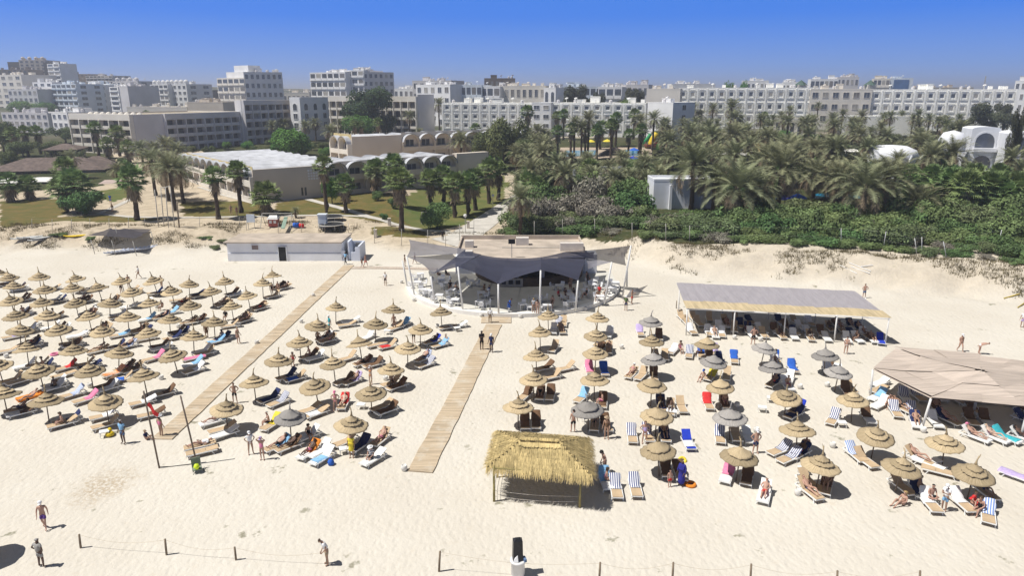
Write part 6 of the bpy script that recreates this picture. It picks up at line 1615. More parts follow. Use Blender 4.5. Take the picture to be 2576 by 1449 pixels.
for i, (px, py, wd) in enumerate([(115,455,17),(20,458,11),(10,486,8)]):
    w = at_y(px, py, 158); mb = MB(); n = 6
    rr = []
    for k in range(9):
        t = k/8; rr.append(mb.ring([(( t-.5)*wd*.55, y*1.6, .9*(1 - y*y)*(.6+.4*math.sin(math.pi*t)) - .3*(1 if k in (0,8) else 0)) for y in (-1,-.5,0,.5,1)]))
    for a, b in zip(rr, rr[1:]): mb.bridge(a, b, 0, False)
    for k in (0,8):
        for y in (-1,1): mb.tube([((k/8-.5)*wd*.55, y*1.5, 0), ((k/8-.5)*wd*.55, y*1.5, hgt(w.x,w.y) - w.z)], .06, 5)
    tag(mb.build('white_awning', M_TRIM, None, True, w), f'white arched canvas awning, {ORD[i+1]} of those before the dark thatched restaurant', 'awning', 'white awnings of the restaurant')
# --- pool bar hut, slides, umbrellas
w = at_y(1503, 401, 205); w2 = at_y(1596, 401, 205); z0 = hgt(w.x, w.y)
ph = thing('pool_hut', 'dark wooden pool bar with low pitched roof among the palms', 'hut', (w.x, w.y, z0)); Wd = w2.x - w.x; He = at_y(1503, 399, 205).z - z0; Hr = at_y(1550, 371, 208).z - z0
mb = MB(); mb.hexa([(-.5,-.5,He),(Wd+.5,-.5,He),(Wd+.5,8,He),(-.5,8,He),(Wd*.42,3.5,Hr),(Wd*.58,3.5,Hr),(Wd*.58,4,Hr),(Wd*.42,4,Hr)]); mb.build('roof', mat('dark_shingle', (.07,.055,.05), .9, .2, 1), ph)
for k in range(4): mb = MB(); mb.tube([(Wd*k/3, 0, 0), (Wd*k/3, 0, He)], .15, 6); mb.build('post', M_WOODP, ph)
mb = MB(); mb.box((Wd/2, 4, He*.35), (Wd*.8, 3, He*.7)); mb.build('counter', M_CTR, ph)
def slide(label, pts, m, Y, r=.8):
    P = [at_y(x, y, Y) for x, y in pts]; o = P[-1].copy(); mb = MB(); mb.tube([p - o for p in P], r, 8); 
    so_ = mb.build('water_slide', m, None, True, o); tag(so_, label, 'slide')
slide('yellow curved water slide tube by the white gable block', [(1652,334),(1648,342),(1642,350),(1638,360),(1630,372),(1634,380)], M_YELL, 235, 1.0)
slide('green water slide beside the yellow slide', [(1636,336),(1632,344),(1626,352),(1618,362)], mat('green_plastic', (.02,.28,.10), .5), 238, .6)
w = at_y(1648, 385, 233); z0 = hgt(w.x, w.y); rt = thing('slide_tower', 'brown stepped slide tower at the foot of the yellow slide', 'slide tower', (w.x, w.y, z0)); hS = at_y(1648, 357, 233).z - z0
mb = MB(); mb.box((0,0,hS*.5), (7,5,hS*.3)); mb.box((1,0,hS*.85), (4,4,hS*.12)); mb.build('deck', mat('brown_boards', (.16,.05,.03), .8), rt)
for x in (-3,3):
    for y in (-2,2): mb = MB(); mb.tube([(x,y,0),(x,y,hS)], .18, 6); mb.build('post', M_WOODP, rt)
for i, (px, py, c) in enumerate([(1527,360,'yellow'),(1486,361,'yellow'),(1594,384,'blue'),(2004,513,'blue'),(1972,516,'cobalt'),(1592,407,'cobalt')]):
    w = gd(px, py + 8); w0 = at_y(px, py, w.y); o = thing('pool_umbrella', f'{c} poolside umbrella, {ORD[i+1]} of the coloured garden umbrellas', 'umbrella', w, 0, 'coloured garden umbrellas'); h_ = max(2, w0.z - w.z)
    mb = MB(); mb.lathe([(1.7,h_-.3),(1.2,h_),(.05,h_+.5)], 8); mb.build('canopy', cloth(c), o); mb = MB(); mb.tube([(0,0,0),(0,0,h_+.4)], .05, 5); mb.build('pole', M_WMETAL, o)
w = at_y(1905, 372, 215); z0 = hgt(w.x, w.y); sr = thing('straw_kiosk', 'golden straw cone roof kiosk among the right palms', 'kiosk', (w.x, w.y, z0)); hk = w.z - z0
mb = MB(); mb.lathe([(4.4,hk-1.2),(3,hk),(.1,hk+1.6)], 16); mb.build('roof', M_TH2, sr)
for k in range(6): mb = MB(); mb.tube([(3.4*math.cos(k),3.4*math.sin(k),0),(3.4*math.cos(k),3.4*math.sin(k),hk-.6)], .12, 5); mb.build('post', M_WOODP, sr)
for i, (px, py, wd) in enumerate([(1850,388,60),(2140,380,24)]):
    w = at_y(px, py, 190); mb = MB(); n = wd * .11
    rr = [mb.ring([((t/8-.5)*n, y*2, .7*abs(math.sin(t*1.3))*(1 - y*y)) for y in (-1,-.5,0,.5,1)]) for t in range(9)]
    for a, b in zip(rr, rr[1:]): mb.bridge(a, b, 0, False)
    for t in (0,4,8): mb.tube([((t/8-.5)*n, 0, .2), ((t/8-.5)*n, 0, hgt(w.x,w.y) - w.z)], .07, 5)
    tag(mb.build('tent_roof', M_TRIM, None, True, w), f'white wavy tent roof between palms, {ORD[i+1]} from left', 'tent', 'white tents among the palms')
# --- white box building in the shrubs and white vaulted villas at right
def boxhouse(label, L, R_, Y, top, bot, D=6, base=None):
    a, b = at_y(L, top, Y), at_y(R_, top, Y); z0 = hgt(a.x, a.y) - .5; root = thing('white_house', label, 'building', (a.x, a.y, z0)); H = a.z - z0; Wd = b.x - a.x
    mb = MB(); shell(mb, Wd, D, H - .4, .4); mb.build('wall', M_WHITE, root); return root, Wd, H
bh, Wd, H = boxhouse('plain white box building with pale buttresses among the dune shrubs', 1646, 1802, 122, 450, 520)
for x in (.27, .62, .8): mb = MB(); mb.box((Wd*x, -.35, H*.4), (.5, .7, H*.85), 0, None, 0, .8); mb.build('buttress', M_WHITE, bh)
def villa(label, L, R_, Y, top, rows, base):
    a, b = at_y(L, top, Y), at_y(R_, top, Y); Wd = b.x - a.x; z0 = base; root = thing('vaulted_villa', label, 'villa', (a.x, a.y, z0), rad(-14)); H = a.z - z0 - Wd*.09; D = 7
    mb = MB(); mb.box((Wd/2, D/2, H/2), (Wd, D, H)); seg = 12; fa, ba = [], []
    for i in range(seg + 1):
        t = math.pi*(1 - i/seg); fa.append((Wd/2 + Wd/2*math.cos(t), 0, H + Wd*.09*math.sin(t))); ba.append((Wd/2 + Wd/2*math.cos(t), D, H + Wd*.09*math.sin(t)))
    x, y = mb.ring(fa), mb.ring(ba); mb.bridge(x, y, 0, False); mb.cap(x, 0); mb.cap(y, 0, True); mb.build('wall', M_WHITE, root)
    fl = H / rows
    for r in range(rows):
        o = win_mesh('window', Wd*.66, fl*.66, 'arch', M_WHITE); link_parent(o, root); o.location = (Wd/2, -.05, fl*(r + .5))
        mb = MB(); mb.box((Wd/2, -.7, fl*r + .5), (Wd*.8, 1.3, .9)); mb.build('balcony', M_WHITE, root)
    return root
villa('white vaulted villa with arched windows half hidden by pines at far right', 2448, 2512, 175, 318, 2, 3.4)
villa('rightmost white vaulted villa cut by the picture edge', 2540, 2606, 168, 330, 2, 3.4)
w = at_y(2238, 412, 165); z0 = hgt(w.x, w.y); dm = thing('dome_house', 'white domed pavilion with fluted corners among the right palms', 'pavilion', (w.x, w.y, z0)); hd_ = at_y(2238, 364, 165).z - z0
mb = MB(); mb.lathe([(6.2,-1),(5.2,hd_*.45),(5.9,hd_*.68),(5.2,hd_*.85),(3.2,hd_*.97),(.1,hd_)], 24); mb.build('dome', M_WHITE, dm, True)
mb = MB(); mb.box((0,-5.6,hd_*.3), (1.6,1.0,hd_*.7)); mb.build('doorway', PL['grey'], dm)
for k in range(8): a = k*.785+.2; mb = MB(); mb.tube([(6.3*math.cos(a),6.3*math.sin(a),0),(5.6*math.cos(a),5.6*math.sin(a),hd_*.4),(6.6*math.cos(a),6.6*math.sin(a),hd_*.72)], [.35,.3,.2], 6); mb.build('rib', M_WHITE, dm, True)
w = at_y(2396, 350, 175); mb = MB(); mb.lathe([(3.2,-3),(3.1,0),(2.2,1.6),(.1,2.2)], 16); tag(mb.build('small_dome', M_WHITE, None, True, w), 'small white dome roof left of the vaulted villas', 'dome')
for i, (px, py, wd, hh) in enumerate([(1490,448,9,2.6),(1540,440,6,2.6),(1880,385,4,3)]):
    w = gd(px, py + 10); mb = MB(); mb.box((0,0,hh/2), (wd,.3,hh+.6)); tag(mb.build('garden_wall', M_WHITE, None, False, w), f'white garden wall seen through palm trunks, {ORD[i+1]} from left', 'wall', 'white garden walls')
# --- playground on the upper sand
def at_g(px, py): return gd(px, py)
w = at_g(690, 568); tr_ = thing('play_house', 'small red toy house with white roof in the playground', 'play house', w)
mb = MB(); mb.box((0,0,.6), (1.5,1.2,1.2)); mb.build('wall', mat('faded_red_plastic', (.38,.10,.08), .6), tr_)
mb = MB(); mb.hexa([(-.9,-.8,1.2),(.9,-.8,1.2),(.9,.8,1.2),(-.9,.8,1.2),(-.6,-.05,1.75),(.6,-.05,1.75),(.6,.05,1.75),(-.6,.05,1.75)]); mb.build('roof', M_TRIM, tr_)
for x in (-.35,.35): mb = MB(); mb.box((x,-.62,.75), (.4,.06,.45)); mb.build('window', M_TRIM, tr_)
w = at_g(712, 572); sw = thing('swing_frame', 'swing frame with faded green slide behind the toy house', 'swing', w)
mb = MB()
for x in (-3.2, 1.6):
    for y in (-1,1): mb.tube([(x,0,2.3),(x + .1*y, y, 0)], .05, 5)
mb.tube([(-3.2,0,2.3),(1.6,0,2.3)], .06, 5); mb.build('frame', M_GALV, sw)
mb = MB(); mb.hexa([(.2,-1.6,.1),(.8,-1.6,.1),(.8,.4,1.6),(.2,.4,1.6),(.2,-1.6,.2),(.8,-1.6,.2),(.8,.4,1.7),(.2,.4,1.7)]); mb.build('slide', mat('faded_green', (.22,.32,.24), .6), sw)
w = at_g(752, 572); tn_ = thing('play_tunnel', 'blue and red plastic play barrel on the playground sand', 'play tunnel', w)
mb = MB(); mb.tube([(-.9,0,.4),(0,0,.42)], [.38,.42], 10); mb.build('barrel', cloth('blue'), tn_, True); mb = MB(); mb.tube([(.1,0,.35),(.8,0,.3)], [.32,.3], 10); mb.build('barrel', cloth('red'), tn_, True)
for i, (px, py) in enumerate([(834,575),(834,555)]):
    w = at_g(px, py); t_ = thing('trampoline', f'round black trampoline, {"nearer" if i == 0 else "further"} of two in the playground', 'trampoline', w, 0, 'trampolines')
    mb = MB(); mb.lathe([(0.01,.78),(1.9,.78)], 24); mb.build('mat', M_DARK, t_); mb = MB(); mb.lathe([(1.85,.76),(2.0,.84),(2.1,.76),(2.0,.68),(1.85,.76)], 24); mb.build('rim', M_GALV, t_)
    for k in range(6): a = k*1.047; mb = MB(); mb.tube([(1.95*math.cos(a),1.95*math.sin(a),.75),(1.95*math.cos(a),1.95*math.sin(a),0)], .05, 5); mb.build('leg', M_GALV, t_)
w = at_g(813, 570); mb = MB(); mb.box((0,0,1.0), (1.3,1.0,2.0)); mb.box((0,0,2.05),(1.5,1.2,.12)); tag(mb.build('ticket_booth', PL['blue'], None, False, w), 'pale blue booth beside the trampolines', 'booth')
for i, (px, py) in enumerate([(1075,562)]): 
    w = at_g(px, py); sw2 = thing('swing_frame', 'thin A-frame swing beside the ivy palms', 'swing', w); mb = MB()
    for x in (-.9,.9):
        for y in (-.8,.8): mb.tube([(x,0,2),(x,y,0)], .05, 4)
    mb.tube([(-.9,0,2),(.9,0,2)], .05, 4); mb.build('frame', M_GALV, sw2)
# tall court posts
for i, (b, t) in enumerate([((399,571),(389,477)),((413,571),(404,473)),((424,572),(416,470)),((439,571),(428,468)),((451,573),(445,508))]):
    bw = gd(*b); wpost('court_post', bw, at_h(t[0], t[1], bw), .07 if i < 4 else .12, M_GALV if i < 4 else M_WOODP, f'{"tall thin grey" if i < 4 else "shorter thick wooden"} post, {ORD[i+1]} from left among the court posts', 'post', 'court posts')
mb = MB(); a, b = at_h(404, 473, gd(413,571)), at_h(428, 468, gd(439,571)); mb.tube([(0,0,0), b - a], .07, 5); tag(mb.build('court_crossbar', M_GALV, None, False, a), 'thin cross bar joining the tops of the tall court posts', 'bar')
w = gd(633, 575); sg = thing('notice_board', 'pale blue notice board on two legs beside the playground', 'sign', w)
mb = MB(); mb.box((0,0,1.7), (1.3,.08,1.3)); mb.build('panel', PL['blue'], sg); mb = MB()
for x in (-.5,.5): mb.tube([(x,.05,-.1),(x,.05,2.3)], .04, 5)
mb.build('leg_frame', M_GALV, sg)
for i, (px, py) in enumerate([(945,597),(980,568),(1178,575)]):
    w = gd(px, py); mb = MB(); mb.box((0,0,.6), (.45,.45,1.2)); mb.box((0,0,1.25),(.55,.55,.12)); tag(mb.build('stone_bollard', PL['sand'], None, False, w), f'pale stone bollard, {ORD[i+1]} from left along the garden path', 'bollard', 'garden bollards')
for i, (px, py) in enumerate([(1171,585),(1240,528)]):
    w = gd(px, py); lm_ = thing('globe_lamp', f'short lamp post with white globe, {"nearer" if i == 0 else "further"} along the concrete path', 'lamp', w, 0, 'globe lamps'); mb = MB(); mb.tube([(0,0,0),(0,0,2.6)], .05, 5); mb.build('pole', M_GALV, lm_); mb = MB(); mb.lathe([(.02,2.5),(.22,2.6),(.3,2.8),(.22,3.0),(.02,3.08)], 10); mb.build('globe', M_TRIM, lm_, True)
# fence lines (posts of their own, wire mesh between)
FEN = [('left dune fence', [(80,576),(131,577),(180,576),(226,575),(274,575),(323,573),(364,572),(502,571),(560,572),(602,572),(620,580),(700,586),(758,585),(802,586),(817,586),(877,587)], 26, M_GALV, .05),
 ('gate fence behind the bar', [(942,612),(1010,618),(1076,620),(1121,622),(1156,606),(1192,592)], 42, M_GALV, .06),
 ('right dune fence', [(1344,600),(1415,595),(1496,594),(1590,604),(1675,606),(1735,611),(2116,618),(2222,626),(2307,643),(2319,640),(2382,651),(2510,622)], 44, M_GALV, .06)]
lean_ = {2222: 7, 2307: -6, 2382: -9, 2510: 10}
for nm, pts, hpx, m, r in FEN:
    T = []
    for i, (px, py) in enumerate(pts):
        b = gd(px, py); t = at_h(px + lean_.get(px, 0), py - hpx, b); T.append((b, t))
        wpost('fence_post', b, t, r*.75, m if px < 2100 else M_BOARD, f'thin {"leaning " if px in lean_ else ""}post, {ORD[i+1]} from left in the {nm}', 'post', 'posts of the ' + nm)
    mb = MB()
    for (a, b), (c, d) in zip(T, T[1:]):
        if (a - c).length > 40: continue
        for k in (.97, .5, .06): mb.tube([a.lerp(b, k), c.lerp(d, k)], .005, 3)
    tag(mb.build('fence_wire', M_GALV), 'thin wires strung along the ' + nm, 'wire')
# ------------------------------------------------------------------ plants
def leafmat(name, c, v=.3, t=.45, hue=.04): return mat(name, c, .75, v, .9, tint=t, rnd=hue, trans=.18, spec=.25)
M_DATE = leafmat('date_frond', (0.234,0.246,0.138)); M_FANG = leafmat('fan_frond', (0.198,0.270,0.102)); M_DEAD = leafmat('dead_frond', (.34,.26,.17), .3, .4, .01)
M_BARK = mat('palm_bark', (.085,.062,.045), .95, .3, 3, .6, 14, stretch=(1,1,4)); M_TRUNK = mat('tree_bark', (.08,.065,.05), .95, .3, 3, .5, 12)
LEAF = dict(dark=leafmat('dark_leaf', (0.055,0.104,0.039)), green=leafmat('fresh_leaf', (0.098,0.221,0.044)), olive=leafmat('olive_leaf', (0.135,0.167,0.067)), pine=leafmat('pine_leaf', (0.105,0.117,0.070)), shrub=leafmat('shrub_leaf', (0.173,0.241,0.091)), grey=leafmat('grey_shrub_leaf', (0.286,0.266,0.214)), drab=leafmat('drab_shrub_leaf', (0.167,0.214,0.095)), willow=leafmat('willow_leaf', (0.125,0.209,0.072)))
def date_crown(seed, dead=True):
    rs = random.Random(seed); mb, tn = MB(), []; md, td = MB(), []
    nf = 62
    for f in range(nf):
        az = f * 2.39996 + rs.uniform(-.2,.2); e0 = lerp(1.42, -.45, (f / nf) ** .9) + rs.uniform(-.12,.12); L = rs.uniform(3.0, 3.9) * (1 - .25*max(0, e0 - .9))
        isd = f > nf * .80; B, tt = (md, td) if isd else (mb, tn); shade = rs.random()
        hd = Vector((math.cos(az), math.sin(az), 0)); p = Vector((0,0,0)) + hd*.12; e = e0; pts = [p.copy()]; n = 8
        for k in range(n):
            e -= (.045 + .020*k) * (1.0 if not isd else 2.2); p = p + (hd*math.cos(e) + Vector((0,0,math.sin(e)))) * (L/n); pts.append(p.copy())
        for k in range(n):
            d = (pts[k+1] - pts[k]).normalized(); sd = d.cross(Vector((0,0,1)));
            if sd.length < .05: sd = Vector((-hd.y, hd.x, 0))
            sd.normalize(); up = sd.cross(d)
            w = .025; B.quad(pts[k] - sd*w, pts[k+1] - sd*w*.8, pts[k+1] + sd*w*.8, pts[k] + sd*w); tt.append(min(1, shade*.5 + .45))
            if k == 0: continue
            for q in (-1, 1):
                for h_ in (.15, .5, .85):
                    o = pts[k].lerp(pts[k+1], h_); ll = .62 * math.sin(math.pi*min(1, (k + h_)/n*.86 + .12)) ** .6 * rs.uniform(.8,1.15)
                    tip = o + (d*.62 + sd*q*.80 + up*rs.uniform(.05,.35) - Vector((0,0,.12 if not isd else .35))) * ll; w2 = d * .052
                    B.quad(o - w2, tip - w2*.25, tip + w2*.25, o + w2); tt.append(min(1, max(0, shade*.6 + rs.uniform(0,.4))))
    return mb, tn, md, td
def fan_crown(seed):
    rs = random.Random(seed); mb, tn = MB(), []; md, td = MB(), []
    for f in range(44):
        az = f * 2.39996 + rs.uniform(-.2,.2); e = lerp(1.4, -.55, (f/44) ** .9) + rs.uniform(-.1,.1); hd = Vector((math.cos(az), math.sin(az), 0)); d = hd*math.cos(e) + Vector((0,0,math.sin(e)))
        L = rs.uniform(.65, 1.0); o = d * L; sd = d.cross(Vector((0,0,1))); sd = Vector((-hd.y, hd.x, 0)) if sd.length < .05 else sd.normalized(); up = sd.cross(d); sh = rs.random()
        mb.quad(d*.1 - sd*.02, o - sd*.02, o + sd*.02, d*.1 + sd*.02); tn.append(.5)
        for k in range(13):
            a = (k - 6) / 6 * 1.45; dd = (d*math.cos(a) + sd*math.sin(a)); r = rs.uniform(.62,.85); tip = o + dd*r + Vector((0,0,-.14 - .1*abs(a))) + up*.1*math.cos(a); w = dd.cross(up) * .062
            mb.quad(o - w*.4, o + dd*r*.55 - w, tip, o + dd*r*.55 + w); tn.append(min(1, max(0, sh*.6 + rs.uniform(0,.4))))
    for f in range(60):
        az = f * 2.39996; hd = Vector((math.cos(az), math.sin(az), 0)); z = -rs.uniform(.1, 1.5); o = hd*.25 + Vector((0,0,z)); sd = Vector((-hd.y, hd.x, 0))
        for k in range(4):
            tip = o + hd*rs.uniform(.15,.5) + sd*rs.uniform(-.3,.3) + Vector((0,0,-rs.uniform(.5,.9))); w = sd*.07
            md.quad(o - w, tip - w*.4, tip + w*.4, o + w); td.append(rs.random())
    return mb, tn, md, td
def trunk_mesh(r0, r1, seed, bulge=0):
    rs = random.Random(seed); mb = MB(); pts, rr = [], []
    for k in range(13):
        t = k/12; pts.append((.25*math.sin(t*2.2 + seed)*t, .25*math.cos(t*1.7 + seed)*t - .0, t)); rr.append((lerp(r0, r1, t) + (.025 if k % 2 else -.0) + bulge*math.exp(-((t - .93)/.08)**2)))
    rr[0] *= 1.35; mb.tube([Vector(p) - Vector((pts[-1][0]*p[2], pts[-1][1]*p[2], 0)) for p in pts], rr, 9); return mb
PALM = {}
for k in range(3):
    for kind, fn, r0, r1, bl in (('date', date_crown, .30, .24, .12), ('fan', fan_crown, .30, .20, .02)):
        root = thing('palm_tree', 'x', 'palm tree'); trunk_mesh(r0, r1, k, bl).build('trunk', M_BARK, root, True)
        mb, tn, md, td = fn(k*7 + 3); mb.build('crown', M_DATE if kind == 'date' else M_FANG, root, tint=tn); md.build('dead_fronds', M_DEAD, root, tint=td); PALM[kind, k] = root
def palm(cx, cy, by, kind, R_, label, group):
    if by:
        b = gd(cx, by); H = max(.6, at_y(cx, cy, b.y).z - b.z)
    else:
        H = 4.6 if kind == 'date' else 4.2; d = ray(cx, cy); t = 40
        while t < 700:
            p = Vector((0,0,CAM_H)) + d*t
            if p.z - hgt(p.x, p.y) <= H: break
            t += .5
        b = Vector((p.x, p.y, hgt(p.x, p.y))); H = max(.6, p.z - b.z)
    o = dup(PALM[kind, RND.randrange(3)], None, b, RND.uniform(0, 6.28), label, group)
    for c in KIDS[o.name]:
        n = c.name.split('.')[0]
        if n == 'trunk': c.scale = (R_**.5, R_**.5, H)
        else: c.location = (0, 0, H); c.scale = (R_,)*3
    return o
ZONES = [
 ('fan', 'tall fan palm with shaggy skirt, {o} from left on the grass before the vaulted hotel', [(346,452,554,1.5),(550,445,551,1.15),(607,432,535,1.25),(671,492,539,1.6),(823,416,534,1.15),(871,463,537,1.2)]),
 ('date', 'feathery palm, {o} from left in the clump before the vaulted hotel arches', [(392,405,492,.95),(425,430,505,.85),(442,424,530,1.0),(462,430,512,1.05)]),
 ('fan', 'fan palm, {o} from left on the green lawn by the concrete path', [(948,428,489,1.5),(994,415,519,1.35),(1084,452,514,1.35),(1116,442,512,1.35),(1145,460,547,1.3),(1179,460,539,1.3),(1196,450,529,1.3),(1231,425,512,1.4),(1254,428,504,1.3)]),
 ('fan', 'thick-trunked fan palm standing {o} beside the sandy path bend', [(1011,455,582,1.45)]),
 ('fan', 'low leafy palm, {o} from left on the dune edge at far left', [(30,461,507,1.4),(77,468,501,1.3),(168,470,534,1.5),(200,462,536,1.7),(175,425,500,1.4),(317,424,464,1.2)]),
 ('date', 'short agave-like palm, {o} from left beside the garden path', [(300,428,470,.6),(745,530,548,.25)]),
 ('fan', 'slim palm, {o} from left in front of the big left hotel', [(42,336,393,1.4),(72,333,393,1.4),(103,333,388,1.4),(250,324,398,1.5),(277,364,408,1.4),(302,335,393,1.6),(328,372,410,1.4),(357,330,385,1.2),(377,292,356,1.3),(432,340,372,1.4),(447,322,371,1.6),(485,330,372,1.4),(520,335,370,1.4),(562,330,366,1.3),(600,298,345,1.5)]),
 ('date', 'feathery palm, {o} from left between the big left hotel and the vaulted roof', [(362,374,430,.85),(395,378,432,.85),(425,366,432,.9),(450,380,440,.9),(185,398,450,.75)]),
 ('date', 'feathery palm, {o} from left in the row before the arched hotel tower', [(640,316,360,.75),(664,308,352,.8),(690,318,362,.8),(717,312,356,.85),(744,306,350,.85),(770,318,360,.85),(795,310,356,.8),(836,330,381,.9),(858,312,352,.75),(880,305,350,.8)]),
 ('fan', 'slim fan palm, {o} from left near the big dark tree', [(895,314,373,1.1),(911,316,372,1.1),(954,308,368,1.15)]),
 ('date', 'feathery palm, {o} from left between the dark tree and the framed hotel', [(1032,292,352,.85),(1056,333,370,.6),(1106,262,330,1.15),(1161,356,441,.95),(948,440,492,.6)]),
 ('fan', 'slim palm, {o} from left against the framed-window hotel', [(1134,288,330,1.3),(1146,283,325,1.3),(1179,292,335,1.2),(1201,278,330,1.2),(1196,325,371,1.4),(1239,278,325,1.2),(1264,276,322,1.2),(1286,278,322,1.2),(1327,282,376,1.6),(1400,292,350,1.3),(1417,288,352,1.3),(1509,322,378,1.6),(1539,316,370,1.2),(1548,298,368,1.5),(1570,268,340,1.6),(1593,288,350,1.5),(1678,328,362,1.2),(1888,277,315,1.2),(1894,272,312,1.2),(1917,294,348,1.3)]),
 ('date', 'feathery palm, {o} from left around the pool', [(1444,310,401,.75),(1462,322,401,.8),(1478,302,398,.95),(1500,330,372,.6),(1606,305,391,.9),(1640,300,380,1.0),(1352,330,400,.9),(1665,318,372,.7)]),
 ('date', 'feathery palm, {o} from left before the long right hotel', [(1738,275,338,1.0),(1757,292,338,1.0),(1790,274,330,1.0),(1835,272,352,1.2),(1770,318,360,.7),(1800,310,352,.7),(1860,300,350,.7),(1940,300,350,.75),(1960,290,340,.7),(1982,278,335,.75),(2010,305,352,.6),(2051,266,331,.65),(2089,302,352,1.05),(2142,310,352,.6),(2232,294,350,.85),(2262,291,340,.8),(2290,300,345,.8),(2330,300,350,.8),(2370,302,350,.8),(2405,300,352,.8)]),
 ('date', 'big drooping date palm, {o} from left in the belt above the dune shrubs', [(1308,500,590,.85),(1420,440,512,1.0),(1738,415,532,1.5),(1850,474,560,1.6),(1957,426,530,1.5),(2044,440,505,1.2),(2162,470,562,1.45),(2222,452,548,1.4),(2300,512,560,1.15),(1790,455,540,1.0),(1905,470,545,1.0),(2100,450,520,1.1)]),
 ('date', 'feathery palm, {o} from left in the second belt of palms', [(1335,430,505,.9),(1363,385,460,.9),(1400,410,470,.8),(1470,418,462,.65),(1500,422,462,.65),(1530,420,465,.65),(1570,418,462,.65),(1618,412,470,.75),(1655,440,480,.7),(1680,395,450,.75),(1800,385,440,.8),(1835,342,420,1.15),(1840,405,470,.9),(1888,350,410,.8),(1905,410,470,.8),(1960,375,440,.85),(2000,388,450,.85),(2040,372,440,.85),(2090,392,450,.85),(2120,430,490,.8),(2172,370,440,.9),(2160,412,470,.85),(2200,425,480,.85),(2250,405,470,.8),(2302,362,440,1.15),(2330,400,460,.8),(2382,390,470,1.25),(2430,432,485,.7),(2530,400,480,.9),(2560,430,490,.8)]),
 ('fan', 'bright fan palm, {o} from left in the right-hand grove', [(1480,425,470,1.4),(1330,455,510,1.3),(1350,470,520,1.3),(2332,448,520,1.6),(2360,470,535,1.5),(2382,455,540,1.5),(2414,465,550,1.6),(2450,478,540,1.5),(2489,468,545,1.6),(2515,490,550,1.4),(2544,470,545,1.6),(2570,485,550,1.5),(2440,440,500,1.4),(2500,440,500,1.4),(2100,455,500,1.2),(2280,440,490,1.3),(2350,425,480,1.3)]),
]
rs_ = random.Random(5)
for k in range(52):
    px, by = rs_.uniform(1650, 2576), rs_.uniform(372, 490); cy = by - rs_.uniform(58, 84)*(.55 + (by - 350)/200)
    if (1630 < px < 1815 and by > 440) or (2180 < px < 2300 and by > 405) or (2400 < px < 2576 and by > 365): continue
    ZONES[-2][2].append((px, cy, by, rs_.uniform(.75, 1.1)))
for k in range(30):
    px, by = rs_.uniform(1640, 2440), rs_.uniform(345, 385); ZONES[-4][2].append((px, by - rs_.uniform(44, 68), by, rs_.uniform(.75, 1.05)))
for k in range(14):
    px, by = rs_.uniform(1290, 1640), rs_.uniform(455, 505); ZONES[-2][2].append((px, by - rs_.uniform(38, 56), by, rs_.uniform(.6, .8)))
ZONES += [('date', 'feathery palm, {o} from left between the lawn path and the pool', []), ('fan', 'slim palm, {o} from left of those screening the pool edge', []), ('date', 'low feathery palm, {o} from left in front of the pool hut', [])]
for k in range(16):
    px, by = rs_.uniform(1285, 1410), rs_.uniform(392, 470); ZONES[-3][2].append((px, by - rs_.uniform(46, 66), by, rs_.uniform(.75, .95)))
for k in range(7):
    px, by = 1400 + 36*k + rs_.uniform(-8, 8), rs_.uniform(398, 408); ZONES[-2][2].append((px, by - rs_.uniform(62, 92), by, rs_.uniform(1.0, 1.3)))
for k in range(10):
    px, by = rs_.uniform(1400, 1640), rs_.uniform(414, 446); ZONES[-1][2].append((px, by - rs_.uniform(22, 34), by, rs_.uniform(.5, .65)))
for kind, lab, L in ZONES:
    for i, (cx, cy, by, R_) in enumerate(sorted(L)):
        palm(cx, cy, by, kind, R_ * (1.22 if kind == 'date' else 1.25), lab.format(o=nth(i+1)) if len(L) > 1 else lab.replace('{o} ', ''), lab.split(',')[0].replace(' standing {o} beside the sandy path bend', '') + 's')
for r in PALM.values(): drop(r)
# broad-leaved trees, pines and shrubs: leaf clumps through the crown's volume
def crown(seed, lobes, n, size, flat=1.0):
    rs = random.Random(seed); mb, tn = MB(), []
    tot = sum(l[3]**2 for l in lobes)
    for (x, y, z, r) in lobes:
        ls = rs.uniform(-.12, .12)
        for k in range(int(n * r*r / tot)):
            v = Vector((rs.gauss(0,1), rs.gauss(0,1), rs.gauss(0,1)*.9 + .25)).normalized(); rr = r * (rs.random() ** .28) * (1 + .22*noise.noise(v*2.2 + Vector((seed, x, y))))
            p = Vector((x, y, z)) + Vector((v.x*rr, v.y*rr, v.z*rr*flat))
            nn = (v + Vector((rs.uniform(-.8,.8), rs.uniform(-.8,.8), rs.uniform(-.4,.9)))).normalized(); a = nn.cross(Vector((0,0,1)))
            a = Vector((1,0,0)) if a.length < .05 else a.normalized(); b = nn.cross(a); s = size * rs.uniform(.6,1.3)
            an = rs.uniform(0, 3.14); a, b = a*math.cos(an) + b*math.sin(an), b*math.cos(an) - a*math.sin(an)
            mb.quad(p - a*s, p - b*s*.55, p + a*s, p + b*s*.55); tn.append(min(1, max(0, .5 + ls + rs.uniform(-.4,.4))))
    return mb, tn
def lob(seed, n, R_, h, zc, r):
    rs = random.Random(seed); return [(rs.uniform(-R_,R_)*math.sqrt(rs.random()), rs.uniform(-R_,R_)*math.sqrt(rs.random()), zc + rs.uniform(-h,h), r*rs.uniform(.7,1.25)) for _ in range(n)]
TREE = {}
